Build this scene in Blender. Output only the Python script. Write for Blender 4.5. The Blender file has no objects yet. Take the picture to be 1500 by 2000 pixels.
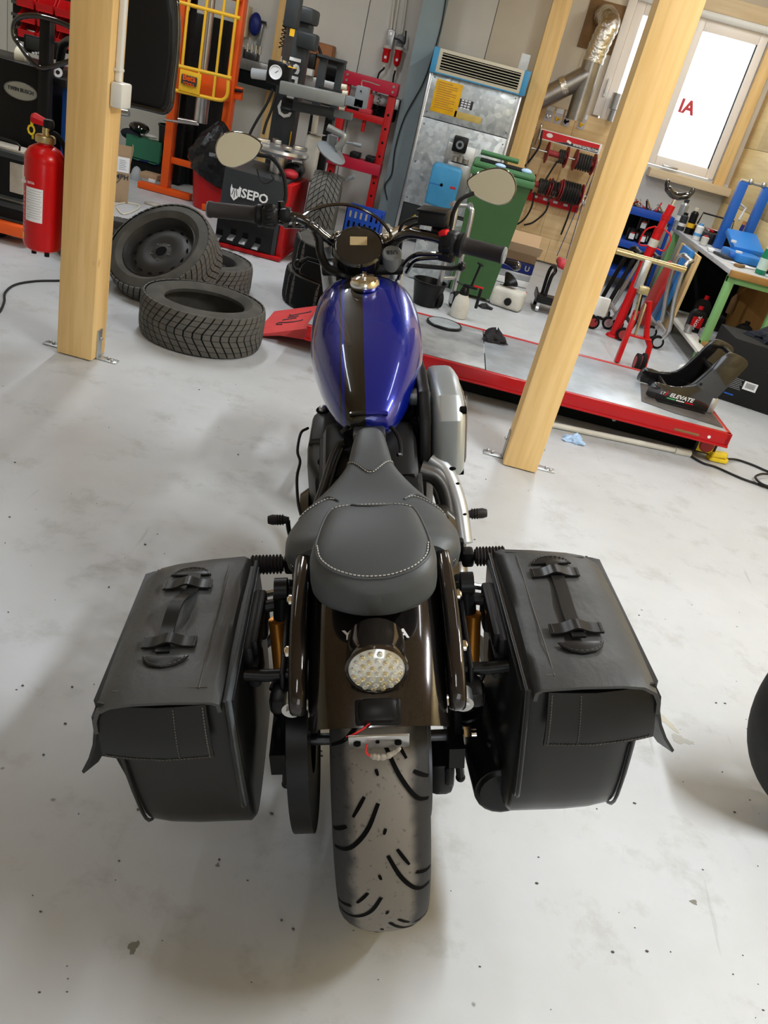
import bpy, bmesh, math, random
from mathutils import Vector, Matrix, Euler
random.seed(7)
SC = bpy.context.scene
COL = SC.collection
PI = math.pi

# ------------------------------------------------------------------ camera
FPX, CAMH = 1580.0, 1.385                 # focal length in pixels of the 1500 wide frame, eye height
_dx, _dy = -764.0, 2862.0                 # image offset of the point straight below the camera
_D = math.hypot(_dx, _dy)
_th = math.atan(FPX / _D)                 # pitch below the horizon
_n = (_dx / _D, _dy / _D); _l = (_n[1], -_n[0])
CF = Vector((0, math.cos(_th), -math.sin(_th)))
_Dn = Vector((0, -math.sin(_th), -math.cos(_th)))
CR = Vector((1, 0, 0)) * _l[0] + _Dn * _n[0]
CD = Vector((1, 0, 0)) * _l[1] + _Dn * _n[1]
CAMP = Vector((0, 0, CAMH))
cam_d = bpy.data.cameras.new('camera'); cam = bpy.data.objects.new('camera', cam_d); COL.objects.link(cam)
cam_d.sensor_fit = 'HORIZONTAL'; cam_d.sensor_width = 36.0; cam_d.lens = 36.0 * FPX / 1500.0
cam_d.clip_start = 0.02; cam_d.clip_end = 100
_m = Matrix((CR, -CD, -CF)).transposed().to_4x4(); _m.translation = CAMP
cam.matrix_world = _m
SC.camera = cam
# ------------------------------------------------------------------ world, lamps, exposure
W = bpy.data.worlds.new('daylight'); SC.world = W; W.use_nodes = True
_bg = W.node_tree.nodes['Background']; _bg.inputs[0].default_value = (0.86, 0.93, 1.0, 1); _bg.inputs[1].default_value = 3.4
SC.view_settings.view_transform = 'Standard'; SC.view_settings.look = 'None'
SC.view_settings.exposure = -0.18; SC.view_settings.gamma = 1.0; SC.view_settings.use_curve_mapping = False
CEIL = 3.0
TUBE_COL = (0.90, 0.955, 1.0)
# fluorescent rows on the ceiling: x, y, length, watts
TUBES = [(0.8, 2.4, 1.5, 8), (0.85, 5.4, 1.5, 48), (-1.9, 2.6, 1.5, 8), (-1.7, 5.2, 1.5, 52), (1.75, 1.55, 1.2, 118), (-3.4, 5.6, 1.5, 22), (-0.4, -1.3, 1.5, 16), (2.05, 7.3, 1.5, 28)]
# daylight falls in through openings: the window of the back wall and the open gate behind the camera
def portal(name, loc, rot, sx, sy):
    d = bpy.data.lights.new(name, 'AREA'); d.shape = 'RECTANGLE'; d.size = sx; d.size_y = sy; d.cycles.is_portal = True
    o = bpy.data.objects.new(name, d); COL.objects.link(o); o.location = loc; o.rotation_euler = rot
    return o

# ------------------------------------------------------------------ helpers
def at(px, py, Y):
    """point of the photograph's pixel on the upright plane y = Y"""
    r = CF + CR * ((px - 750) / FPX) + CD * ((py - 1000) / FPX)
    return CAMP + r * (Y / r.y)
def on(px, py, z=0.0):
    """point of the photograph's pixel on the level plane z"""
    r = CF + CR * ((px - 750) / FPX) + CD * ((py - 1000) / FPX)
    return CAMP + r * ((z - CAMH) / r.z)
def T(x, y=None, z=None):
    return Matrix.Translation(x if y is None else (x, y, z))
def RX(a): return Matrix.Rotation(a, 4, 'X')
def RY(a): return Matrix.Rotation(a, 4, 'Y')
def RZ(a): return Matrix.Rotation(a, 4, 'Z')
def S(x, y, z): return Matrix.Diagonal((x, y, z, 1))
def aim(p, d, up=(0, 0, 1)):
    """matrix at p whose z axis runs along d"""
    z = Vector(d).normalized(); u = Vector(up)
    if abs(z.dot(u)) > 0.98: u = Vector((1, 0, 0)) if abs(z.x) < 0.9 else Vector((0, 1, 0))
    x = u.cross(z).normalized(); y = z.cross(x)
    m = Matrix((x, y, z)).transposed().to_4x4(); m.translation = Vector(p)
    return m
def smooth(pts, k=4, closed=False):
    P = [Vector(p) for p in pts]; n = len(P); out = []
    rng = n if closed else n - 1
    for i in range(rng):
        if closed: a, b, c, d = P[(i - 1) % n], P[i], P[(i + 1) % n], P[(i + 2) % n]
        else:
            b, c = P[i], P[i + 1]
            a = P[i - 1] if i > 0 else b * 2 - c
            d = P[i + 2] if i + 2 < n else c * 2 - b
        for j in range(k):
            t = j / k
            out.append(0.5 * ((2 * b) + (c - a) * t + (2 * a - 5 * b + 4 * c - d) * t * t + (3 * b - a - 3 * c + d) * t ** 3))
    if not closed: out.append(P[-1])
    return out
class MB:
    """collects shapes; becomes one mesh"""
    def __init__(s): s.v = []; s.f = []
    def add(s, vs, fs, M=None):
        o = len(s.v)
        s.v += [(M @ Vector(v)) if M is not None else Vector(v) for v in vs]
        s.f += [tuple(i + o for i in f) for f in fs]; return s
    def bm(s, b, M=None):
        b.verts.index_update()
        s.add([v.co.copy() for v in b.verts], [[v.index for v in f.verts] for f in b.faces], M); b.free(); return s
    def box(s, c, d, M=None, bev=0.0, seg=2, R=None):
        b = bmesh.new(); bmesh.ops.create_cube(b, size=1.0)
        for v in b.verts: v.co = Vector((v.co.x * d[0], v.co.y * d[1], v.co.z * d[2]))
        if bev > 0: bmesh.ops.bevel(b, geom=b.edges[:], offset=min(bev, min(d) * .49), segments=seg, affect='EDGES', profile=0.5)
        m = T(Vector(c))
        if R is not None: m = m @ R
        return s.bm(b, (M @ m) if M is not None else m)
    def span(s, a, b, **k):
        a, b = Vector(a), Vector(b)
        return s.box((a + b) / 2, [abs(x) for x in (b - a)], **k)
    def beam(s, a, b, w, h, up=(0, 0, 1), bev=0.0):
        a, b = Vector(a), Vector(b); L = (b - a).length
        return s.box((0, 0, L / 2), (w, h, L), M=aim(a, b - a, up), bev=bev)
    def tube(s, pts, r, n=8, closed=False, caps=True):
        P = [Vector(p) for p in pts]; k = len(P); rs = r if isinstance(r, (list, tuple)) else [r] * k
        tan = []
        for i in range(k):
            a = P[(i - 1) % k] if (closed or i > 0) else P[i]; b = P[(i + 1) % k] if (closed or i < k - 1) else P[i]
            d = b - a; tan.append(d.normalized() if d.length > 1e-9 else Vector((0, 0, 1)))
        u = Vector((0, 0, 1)) if abs(tan[0].z) < .9 else Vector((1, 0, 0))
        u = (u - tan[0] * u.dot(tan[0])).normalized(); vs = []
        for i in range(k):
            u = u - tan[i] * u.dot(tan[i])
            u = u.normalized() if u.length > 1e-6 else tan[i].orthogonal().normalized()
            w = tan[i].cross(u)
            for j in range(n):
                a = 2 * PI * j / n; vs.append(P[i] + (u * math.cos(a) + w * math.sin(a)) * rs[i])
        fs = []
        for i in range(k if closed else k - 1):
            for j in range(n):
                a = i * n + j; b = i * n + (j + 1) % n; c = ((i + 1) % k) * n + (j + 1) % n; d = ((i + 1) % k) * n + j
                fs.append((a, b, c, d))
        if caps and not closed: fs += [tuple(range(n - 1, -1, -1)), tuple(range((k - 1) * n, k * n))]
        return s.add(vs, fs)
    def cyl(s, a, b, r, n=16, r2=None):
        return s.tube([a, b], [r, r if r2 is None else r2], n)
    def lathe(s, prof, n=32, M=None, closed=False, sweep=2 * PI, start=0.0):
        """profile (radius, height) turned about z"""
        k = len(prof); full = abs(sweep - 2 * PI) < 1e-6; m = n if full else n + 1; vs = []
        for i in range(m):
            a = start + sweep * i / n
            for r, z in prof: vs.append((r * math.cos(a), r * math.sin(a), z))
        fs = []
        for i in range(n):
            i2 = (i + 1) % m
            for j in range(k if closed else k - 1):
                j2 = (j + 1) % k
                q = (i * k + j, i2 * k + j, i2 * k + j2, i * k + j2)
                if prof[j][0] < 1e-7: q = (q[0], q[2], q[3])
                elif prof[j2][0] < 1e-7: q = (q[0], q[1], q[2])
                fs.append(q)
        return s.add(vs, fs, M)
    def prism(s, out, h, M=None, bev=0.0, seg=2):
        """outline in xy pushed up by h"""
        b = bmesh.new(); lo = [b.verts.new((p[0], p[1], 0)) for p in out]; hi = [b.verts.new((p[0], p[1], h)) for p in out]
        n = len(out); b.faces.new(lo[::-1]); b.faces.new(hi)
        for i in range(n): b.faces.new((lo[i], lo[(i + 1) % n], hi[(i + 1) % n], hi[i]))
        bmesh.ops.recalc_face_normals(b, faces=b.faces[:])
        if bev > 0:
            e = [x for x in b.edges if abs(x.verts[0].co.z - x.verts[1].co.z) < 1e-9]
            bmesh.ops.bevel(b, geom=e, offset=bev, segments=seg, affect='EDGES', profile=0.5)
        return s.bm(b, M)
    def loft(s, secs, caps=True, closed=True, M=None):
        n = len(secs[0]); vs = [p for q in secs for p in q]; fs = []
        for i in range(len(secs) - 1):
            for j in range(n if closed else n - 1):
                j2 = (j + 1) % n; fs.append((i * n + j, i * n + j2, (i + 1) * n + j2, (i + 1) * n + j))
        if caps and closed: fs += [tuple(range(n - 1, -1, -1)), tuple(range((len(secs) - 1) * n, len(secs) * n))]
        return s.add(vs, fs, M)
    def ball(s, c, r, M=None, n=16, m=10):
        if not isinstance(r, (list, tuple)): r = (r, r, r)
        pr = [(math.sin(PI * i / m), -math.cos(PI * i / m)) for i in range(m + 1)]; pr[0] = (0, -1); pr[-1] = (0, 1)
        mm = T(Vector(c)) @ S(*r)
        return s.lathe(pr, n, (M @ mm) if M is not None else mm)
    def mirror(s, ax=1):
        for v in s.v: v[ax] = -v[ax]
        s.f = [f[::-1] for f in s.f]; return s
    def shift(s, M):
        s.v = [M @ v for v in s.v]; return s
def mesh_of(name, mb, mats, sharp=38):
    me = bpy.data.meshes.new(name); me.from_pydata([tuple(v) for v in mb.v], [], mb.f); me.validate()
    b = bmesh.new(); b.from_mesh(me); bmesh.ops.remove_doubles(b, verts=b.verts[:], dist=1e-6)
    bmesh.ops.recalc_face_normals(b, faces=b.faces[:]); b.to_mesh(me); b.free()
    for m in (mats if isinstance(mats, (list, tuple)) else [mats]): me.materials.append(M_[m] if isinstance(m, str) else m)
    if sharp:
        me.polygons.foreach_set('use_smooth', [True] * len(me.polygons)); me.set_sharp_from_angle(angle=math.radians(sharp))
    return me
def tag(o, label=None, cat=None, group=None, kind=None):
    if label: o['label'] = label
    if cat: o['category'] = cat
    if group: o['group'] = group
    if kind: o['kind'] = kind
    return o
def thing(name, label, cat, M=(0, 0, 0), rz=0.0, group=None):
    o = bpy.data.objects.new(name, None); COL.objects.link(o); o.empty_display_size = .05
    if not isinstance(M, Matrix): M = T(Vector(M)) @ RZ(rz)
    o.matrix_basis = M
    return tag(o, label, cat, group)
def wmat(o):
    return (wmat(o.parent) @ o.matrix_basis) if o.parent else o.matrix_basis.copy()
def part(name, mb, mat, parent, w=False, sharp=38, label=None, M=None):
    """a mesh under its thing; w: the shape was drawn in world coordinates"""
    if w: mb.shift(wmat(parent).inverted())
    o = bpy.data.objects.new(name, mesh_of(name, mb, mat, sharp)); COL.objects.link(o); o.parent = parent
    if M is not None: o.matrix_basis = M
    if label: o['label'] = label
    return o
def single(name, mb, mat, label, cat, base=None, group=None, sharp=38, kind=None):
    """a thing of one mesh drawn in world coordinates; its origin goes to its base"""
    xs = [v.x for v in mb.v]; ys = [v.y for v in mb.v]; zs = [v.z for v in mb.v]
    b = Vector(base) if base else Vector(((min(xs) + max(xs)) / 2, (min(ys) + max(ys)) / 2, min(zs)))
    mb.shift(T(-b)); o = bpy.data.objects.new(name, mesh_of(name, mb, mat, sharp)); COL.objects.link(o); o.location = b
    return tag(o, label, cat, group, kind)
def struct(name, mb, mat, parent=None, sharp=38):
    o = bpy.data.objects.new(name, mesh_of(name, mb, mat, sharp)); COL.objects.link(o)
    if parent: o.parent = parent
    else: o['kind'] = 'structure'
    return o
def copy_tree(o, parent=None):
    c = o.copy(); COL.objects.link(c); c.parent = parent
    for ch in list(o.children): copy_tree(ch, c)
    return c
def letters(name, txt, size, mat, parent, M, depth=0.0006, align='CENTER', sx=1.0, bold=0.0, w=False, shear=0.0):
    """raised lettering as a mesh; text lies in the xy plane of M"""
    cu = bpy.data.curves.new(name, 'FONT'); cu.body = txt; cu.size = size; cu.align_x = align; cu.align_y = 'CENTER'; cu.extrude = depth; cu.offset = bold; cu.shear = shear
    cu.resolution_u = 2
    t = bpy.data.objects.new('t', cu); COL.objects.link(t); dg = bpy.context.evaluated_depsgraph_get()
    me = bpy.data.meshes.new_from_object(t.evaluated_get(dg)); bpy.data.objects.remove(t); bpy.data.curves.remove(cu)
    if w: M = wmat(parent).inverted() @ M
    me.transform(M @ S(sx, 1, 1)); me.materials.clear(); me.materials.append(M_[mat])
    o = bpy.data.objects.new(name, me); COL.objects.link(o); o.parent = parent
    return o
# ------------------------------------------------------------------ materials
M_ = {}
def mat(name, col, rough=.5, metal=0.0, coat=0.0, noise=None, bump=None, stretch=(1, 1, 1), spec=.3, trans=0.0, emit=0.0, col2=None, coatr=.05, aniso=0.0):
    m = bpy.data.materials.new(name); m.use_nodes = True; nt = m.node_tree; p = nt.nodes['Principled BSDF']
    c = (*col, 1); p.inputs['Base Color'].default_value = c; p.inputs['Roughness'].default_value = rough; p.inputs['Metallic'].default_value = metal
    p.inputs['Coat Weight'].default_value = coat; p.inputs['Coat Roughness'].default_value = coatr; p.inputs['Specular IOR Level'].default_value = spec
    p.inputs['Transmission Weight'].default_value = trans
    if emit: p.inputs['Emission Color'].default_value = c; p.inputs['Emission Strength'].default_value = emit
    if noise or bump:
        tc = nt.nodes.new('ShaderNodeTexCoord'); mp = nt.nodes.new('ShaderNodeMapping'); mp.inputs['Scale'].default_value = stretch
        nt.links.new(tc.outputs['Object'], mp.inputs[0])
    if noise:
        nz = nt.nodes.new('ShaderNodeTexNoise'); nz.inputs['Scale'].default_value = noise[0]; nz.inputs['Detail'].default_value = 5; nz.inputs['Roughness'].default_value = .6
        nt.links.new(mp.outputs[0], nz.inputs['Vector'])
        rp = nt.nodes.new('ShaderNodeValToRGB'); rp.color_ramp.elements[0].position = .35; rp.color_ramp.elements[1].position = .68
        c2 = col2 if col2 else tuple(x * (1 - noise[1]) for x in col)
        rp.color_ramp.elements[0].color = (*c2, 1); rp.color_ramp.elements[1].color = c
        nt.links.new(nz.outputs[0], rp.inputs[0]); nt.links.new(rp.outputs[0], p.inputs['Base Color'])
    if bump:
        nb = nt.nodes.new('ShaderNodeTexNoise'); nb.inputs['Scale'].default_value = bump[0]; nb.inputs['Detail'].default_value = 4
        nt.links.new(mp.outputs[0], nb.inputs['Vector'])
        bp = nt.nodes.new('ShaderNodeBump'); bp.inputs['Strength'].default_value = bump[1]; bp.inputs['Distance'].default_value = bump[2] if len(bump) > 2 else .002
        nt.links.new(nb.outputs[0], bp.inputs['Height']); nt.links.new(bp.outputs[0], p.inputs['Normal'])
    M_[name] = m
    return m
def N(nt, t, **k):
    n = nt.nodes.new(t)
    for a, b in k.items():
        if a in n.inputs: n.inputs[a].default_value = b
        else: setattr(n, a, b)
    return n
# painted concrete floor: light grey paint, drips, tyre scuffs, fine dirt
def floor_mat():
    m = mat('floor_paint', (.62, .63, .63), .38, spec=.45); nt = m.node_tree; p = nt.nodes['Principled BSDF']; L = nt.links.new
    tc = N(nt, 'ShaderNodeTexCoord'); ob = tc.outputs['Object']
    n1 = N(nt, 'ShaderNodeTexNoise', Scale=.9, Detail=6.0, Roughness=.62); L(ob, n1.inputs['Vector'])
    r1 = N(nt, 'ShaderNodeValToRGB'); e = r1.color_ramp.elements; e[0].position = .32; e[0].color = (.455, .465, .47, 1); e[1].position = .62; e[1].color = (.54, .56, .585, 1)
    L(n1.outputs[0], r1.inputs[0])
    n2 = N(nt, 'ShaderNodeTexNoise', Scale=5.0, Detail=8.0, Roughness=.7); L(ob, n2.inputs['Vector'])
    r2 = N(nt, 'ShaderNodeValToRGB'); e = r2.color_ramp.elements; e[0].position = .30; e[0].color = (.72, .70, .66, 1); e[1].position = .46; e[1].color = (1, 1, 1, 1)
    L(n2.outputs[0], r2.inputs[0])
    m1 = N(nt, 'ShaderNodeMix', data_type='RGBA', blend_type='MULTIPLY'); m1.inputs[0].default_value = .75; L(r1.outputs[0], m1.inputs[6]); L(r2.outputs[0], m1.inputs[7])
    vo = N(nt, 'ShaderNodeTexVoronoi', Scale=7.0, feature='F1'); vo.inputs['Randomness'].default_value = 1.0; L(ob, vo.inputs['Vector'])
    r3 = N(nt, 'ShaderNodeValToRGB'); e = r3.color_ramp.elements; e[0].position = .028; e[0].color = (.30, .29, .27, 1); e[1].position = .045; e[1].color = (1, 1, 1, 1)
    n4 = N(nt, 'ShaderNodeTexNoise', Scale=60.0, Detail=2.0); L(ob, n4.inputs['Vector'])
    ma = N(nt, 'ShaderNodeMath', operation='MULTIPLY_ADD'); L(n4.outputs[0], ma.inputs[0]); ma.inputs[1].default_value = .06; L(vo.outputs['Distance'], ma.inputs[2])
    ms = N(nt, 'ShaderNodeMath', operation='SUBTRACT'); L(ma.outputs[0], ms.inputs[0]); ms.inputs[1].default_value = .02; L(ms.outputs[0], r3.inputs[0])
    m2 = N(nt, 'ShaderNodeMix', data_type='RGBA', blend_type='MULTIPLY'); m2.inputs[0].default_value = .8; L(m1.outputs[2], m2.inputs[6]); L(r3.outputs[0], m2.inputs[7])
    # thin scratches
    mp = N(nt, 'ShaderNodeMapping'); mp.inputs['Scale'].default_value = (14, 1.2, 1); mp.inputs['Rotation'].default_value = (0, 0, .9); L(ob, mp.inputs[0])
    n5 = N(nt, 'ShaderNodeTexNoise', Scale=2.2, Detail=3.0); L(mp.outputs[0], n5.inputs['Vector'])
    r5 = N(nt, 'ShaderNodeValToRGB'); e = r5.color_ramp.elements; e[0].position = .24; e[0].color = (.62, .60, .57, 1); e[1].position = .30; e[1].color = (1, 1, 1, 1); L(n5.outputs[0], r5.inputs[0])
    m3 = N(nt, 'ShaderNodeMix', data_type='RGBA', blend_type='MULTIPLY'); m3.inputs[0].default_value = .5; L(m2.outputs[2], m3.inputs[6]); L(r5.outputs[0], m3.inputs[7])
    L(m3.outputs[2], p.inputs['Base Color'])
    r6 = N(nt, 'ShaderNodeMapRange'); r6.inputs[1].default_value = .3; r6.inputs[2].default_value = .7; r6.inputs[3].default_value = .52; r6.inputs[4].default_value = .30; L(n2.outputs[0], r6.inputs[0]); L(r6.outputs[0], p.inputs['Roughness'])
    bp = N(nt, 'ShaderNodeBump'); bp.inputs['Strength'].default_value = .12; bp.inputs['Distance'].default_value = .004; L(n2.outputs[0], bp.inputs['Height']); L(bp.outputs[0], p.inputs['Normal'])
floor_mat()
def wood_mat(name, a, b, knot, rough=.55, axis='Z', knots=True):
    """glulam spruce: long grain along one axis, a few dark knots"""
    m = mat(name, a, rough); nt = m.node_tree; p = nt.nodes['Principled BSDF']; L = nt.links.new
    tc = N(nt, 'ShaderNodeTexCoord'); ob = tc.outputs['Object']; mp = N(nt, 'ShaderNodeMapping')
    mp.inputs['Scale'].default_value = {'Z': (1, 1, .06), 'X': (.06, 1, 1), 'Y': (1, .06, 1)}[axis]; L(ob, mp.inputs[0])
    n1 = N(nt, 'ShaderNodeTexNoise', Scale=38.0, Detail=4.0, Roughness=.55); n1.inputs['Distortion'].default_value = .4; L(mp.outputs[0], n1.inputs['Vector'])
    r1 = N(nt, 'ShaderNodeValToRGB'); e = r1.color_ramp.elements; e[0].position = .36; e[0].color = (*b, 1); e[1].position = .62; e[1].color = (*a, 1); L(n1.outputs[0], r1.inputs[0])
    out = r1.outputs[0]
    mp3 = N(nt, 'ShaderNodeMapping'); mp3.inputs['Scale'].default_value = {'Z': (9, 9, .9), 'X': (.9, 9, 9), 'Y': (9, .9, 9)}[axis]; L(ob, mp3.inputs[0])
    n3 = N(nt, 'ShaderNodeTexNoise', Scale=1.0, Detail=1.0); L(mp3.outputs[0], n3.inputs['Vector'])
    r3 = N(nt, 'ShaderNodeValToRGB'); e = r3.color_ramp.elements; e[0].position = .4; e[0].color = (.88, .84, .78, 1); e[1].position = .6; e[1].color = (1, 1, 1, 1); L(n3.outputs[0], r3.inputs[0])
    mm = N(nt, 'ShaderNodeMix', data_type='RGBA', blend_type='MULTIPLY'); mm.inputs[0].default_value = .8; L(out, mm.inputs[6]); L(r3.outputs[0], mm.inputs[7]); out = mm.outputs[2]
    if knots:
        mp2 = N(nt, 'ShaderNodeMapping'); mp2.inputs['Scale'].default_value = {'Z': (3.2, 3.2, 2.0), 'X': (2.0, 3.2, 3.2), 'Y': (3.2, 2.0, 3.2)}[axis]; L(ob, mp2.inputs[0])
        vo = N(nt, 'ShaderNodeTexVoronoi', Scale=1.3); L(mp2.outputs[0], vo.inputs['Vector'])
        r2 = N(nt, 'ShaderNodeValToRGB'); e = r2.color_ramp.elements; e[0].position = .03; e[0].color = (*knot, 1); e[1].position = .085; e[1].color = (1, 1, 1, 1); L(vo.outputs['Distance'], r2.inputs[0])
        m2 = N(nt, 'ShaderNodeMix', data_type='RGBA', blend_type='MULTIPLY'); m2.inputs[0].default_value = .85; L(out, m2.inputs[6]); L(r2.outputs[0], m2.inputs[7]); out = m2.outputs[2]
    L(out, p.inputs['Base Color'])
wood_mat('spruce', (.90, .63, .29), (.82, .55, .225), (.50, .27, .11))
wood_mat('spruce_x', (.84, .62, .34), (.78, .54, .27), (.45, .25, .11), axis='X')
wood_mat('spruce_y', (.88, .68, .33), (.82, .60, .26), (.45, .25, .11), axis='Y')
wood_mat('ceiling_wood', (.58, .43, .25), (.51, .36, .19), (.40, .22, .1), axis='Y', knots=False)
wood_mat('beige_board', (.74, .60, .40), (.69, .54, .34), (.5, .32, .18), axis='X', knots=False)
mat('wall_panel', (.72, .71, .67), .5, noise=(2.0, .08)); mat('cream_wall', (.84, .80, .66), .6); mat('seam', (.25, .24, .22), .7)
mat('beige_wall', (.74, .66, .53), .6, noise=(2, .07)); mat('white_paint', (.80, .79, .76), .4); mat('window_white', (.92, .85, .78), .35); mat('dark_gap', (.03, .03, .03), .8)
mat('steel_paint', (.27, .34, .36), .45, noise=(3, .1))
mat('galv', (.60, .62, .62), .38, .85, noise=(9, .3)); mat('zinc', (.62, .63, .62), .35, .9, noise=(30, .2))
def speckle():
    m = mat('galv_sheet', (.55, .60, .62), .42, .55); nt = m.node_tree; p = nt.nodes['Principled BSDF']; L = nt.links.new
    tc = N(nt, 'ShaderNodeTexCoord'); vo = N(nt, 'ShaderNodeTexVoronoi', Scale=26.0); L(tc.outputs['Object'], vo.inputs['Vector'])
    r = N(nt, 'ShaderNodeValToRGB'); e = r.color_ramp.elements; e[0].position = .1; e[0].color = (.42, .46, .48, 1); e[1].position = .95; e[1].color = (.62, .66, .67, 1)
    sp = N(nt, 'ShaderNodeSeparateColor'); L(vo.outputs['Color'], sp.inputs[0]); L(sp.outputs[0], r.inputs[0]); L(r.outputs[0], p.inputs['Base Color'])
    r2 = N(nt, 'ShaderNodeMapRange'); r2.inputs[3].default_value = .3; r2.inputs[4].default_value = .55; L(sp.outputs[1], r2.inputs[0]); L(r2.outputs[0], p.inputs['Roughness'])
speckle()
# metals, plastics, rubbers, paints
mat('chrome', (.82, .80, .77), .06, 1.0); mat('steel', (.55, .55, .54), .28, .95); mat('dark_steel', (.10, .10, .105), .35, .8); mat('silver_paint', (.50, .52, .54), .32, .6, noise=(12, .1))
mat('alu', (.66, .67, .68), .3, .9, noise=(15, .15)); mat('brass', (.55, .42, .2), .3, .9); mat('gold_zinc', (.60, .51, .28), .35, .8, noise=(20, .2))
mat('black_gloss', (.008, .007, .007), .10, 0, coat=.8, spec=.6); mat('fender_black', (.040, .034, .032), .16, .7, coat=1.0, spec=.7, noise=(220, .5))
mat('black_satin', (.007, .007, .0075), .36, spec=.25); mat('black_matte', (.008, .008, .008), .65, spec=.15); mat('black_plastic', (.010, .010, .011), .45, spec=.22, bump=(400, .15, .0004)); mat('cover_black', (.040, .039, .037), .42, .3)
mat('near_black', (.004, .006, .006), .8, spec=.2); mat('pure_dark', (.003, .003, .003), .9, spec=.1)
mat('seat_vinyl', (.060, .066, .070), .50, spec=.45, bump=(300, .18, .0006)); mat('stitch', (.52, .50, .46), .8)
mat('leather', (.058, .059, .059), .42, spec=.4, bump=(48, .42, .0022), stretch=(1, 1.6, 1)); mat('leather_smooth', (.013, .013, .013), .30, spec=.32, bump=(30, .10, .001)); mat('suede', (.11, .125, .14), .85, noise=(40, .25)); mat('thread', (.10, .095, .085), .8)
mat('rubber', (.024, .020, .020), .62, spec=.35, bump=(120, .1, .001)); mat('tyre', (.032, .031, .029), .72, spec=.3, noise=(14, .35)); mat('tyre_side', (.078, .074, .064), .75, spec=.3, noise=(9, .4)); mat('rim_black', (.030, .028, .026), .45, .3)
mat('red', (.58, .006, .010), .35); mat('red_dull', (.55, .035, .05), .5); mat('red_lift', (.44, .005, .010), .32, coat=.1); mat('red_ramp', (.72, .07, .07), .5, noise=(10, .12)); mat('red_plastic', (.48, .008, .010), .4)
mat('crimson', (.48, .012, .04), .4); mat('orange', (.78, .10, .01), .4); mat('orange_red', (.85, .12, .02), .45); mat('yellow', (.86, .50, .03), .38); mat('yellow_bright', (.85, .62, .03), .4, noise=(20, .12)); mat('blue_paint', (.02, .10, .45), .4); mat('blue_light', (.07, .34, .62), .45, noise=(8, .12)); mat('blue_plastic', (.012, .07, .42), .4)
mat('blue_bench', (.02, .13, .52), .4); mat('sky_blue', (.12, .38, .72), .4); mat('blue_dark', (.01, .02, .16), .4); mat('green_bin', (.050, .125, .042), .48, noise=(4, .12)); mat('green_bin_lid', (.065, .185, .075), .45); mat('green_leg', (.24, .50, .19), .45); mat('green_dark', (.03, .16, .09), .6); mat('green_glass', (.02, .36, .20), .12, trans=.5)
mat('grey_dark', (.038, .043, .046), .42, noise=(6, .1)); mat('grey_mid', (.20, .22, .235), .42); mat('grey_arm', (.28, .29, .28), .35, .5); mat('cream', (.66, .61, .47), .45); mat('cream_tube', (.68, .64, .56), .4, noise=(7, .15)); mat('cardboard', (.45, .31, .19), .8, noise=(6, .1)); mat('cardboard_in', (.33, .22, .13), .85); mat('cardboard_lt', (.66, .46, .28), .8)
mat('white', (.82, .82, .80), .45); mat('white_paper', (.83, .84, .86), .7); mat('off_white', (.70, .68, .60), .5, noise=(10, .2)); mat('white_plastic', (.76, .75, .70), .4); mat('ink', (.04, .04, .05), .7); mat('ink_grey', (.35, .35, .37), .7); mat('white_ink', (.85, .85, .85), .6); mat('grey_ink', (.30, .30, .30), .7); mat('badge', (.42, .43, .40), .35, .8)
mat('red_ink', (.75, .01, .06), .5); mat('label_yellow', (.92, .50, .01), .5, noise=(14, .18)); mat('label_faded', (.68, .50, .14), .55, noise=(14, .2)); mat('cloth_black', (.022, .020, .023), .8, bump=(60, .3, .002)); mat('cloth_blue', (.42, .60, .85), .75); mat('cloth_navy', (.016, .018, .026), .9, bump=(90, .5, .003)); mat('bag_black', (.010, .010, .011), .28, bump=(28, .5, .006)); mat('paper_dirty', (.52, .47, .40), .8, noise=(9, .3))
mat('clear_plastic', (.72, .76, .80), .2, trans=.6); mat('amber', (.75, .32, .02), .3); mat('orange_brown', (.42, .17, .06), .6); mat('brown_leather', (.36, .15, .06), .6); mat('bronze', (.50, .20, .03), .3, .7); mat('foil', (.66, .62, .55), .22, 1.0, bump=(34, .9, .012)); mat('duct_steel', (.40, .37, .33), .33, .9, noise=(5, .35)); mat('wood_dark', (.30, .17, .07), .6, noise=(8, .3)); mat('bench_brown', (.45, .24, .07), .55, noise=(6, .2), stretch=(1, 1, .2)); mat('bench_top', (.60, .61, .62), .35, noise=(8, .15)); mat('shelf_white', (.72, .70, .64), .6)
mat('lift_plate', (.52, .57, .62), .34, .45, noise=(7, .28), bump=(30, .06, .001)); mat('lift_plate_b', (.44, .46, .48), .42, .4, noise=(5, .5)); mat('screen', (.40, .30, .16), .3); mat('glass_face', (.012, .012, .012), .08, coat=1.0); mat('reel_red', (.36, .04, .04), .5); mat('hose', (.035, .033, .03), .55); mat('hose_dark', (.014, .014, .014), .5); mat('blue_strap', (.03, .08, .26), .6); mat('mirror_glass', (.88, .88, .84), .01, 1.0); mat('tape_white', (.80, .78, .74), .6)
mat('lens_clear', (.80, .80, .74), .10, .35); mat('lens_led', (.86, .78, .55), .12, .6); mat('housing', (.10, .085, .075), .10, .9); mat('strut_gloss', (.035, .030, .028), .12, .6, coat=.6); mat('brown_case', (.075, .062, .05), .18, .75); mat('airbox', (.46, .50, .52), .36, .65); mat('airbox_side', (.30, .26, .22), .3, .75); mat('exhaust', (.20, .20, .20), .3, .85); mat('wire_red', (.7, .03, .03), .4)
mat('bag_debris', (.10, .09, .08), .8); mat('extinguisher', (.58, .003, .005), .30, coat=.15); mat('bright_green', (.1, .55, .2), .5); mat('pvc', (.70, .68, .60), .4)
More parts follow.
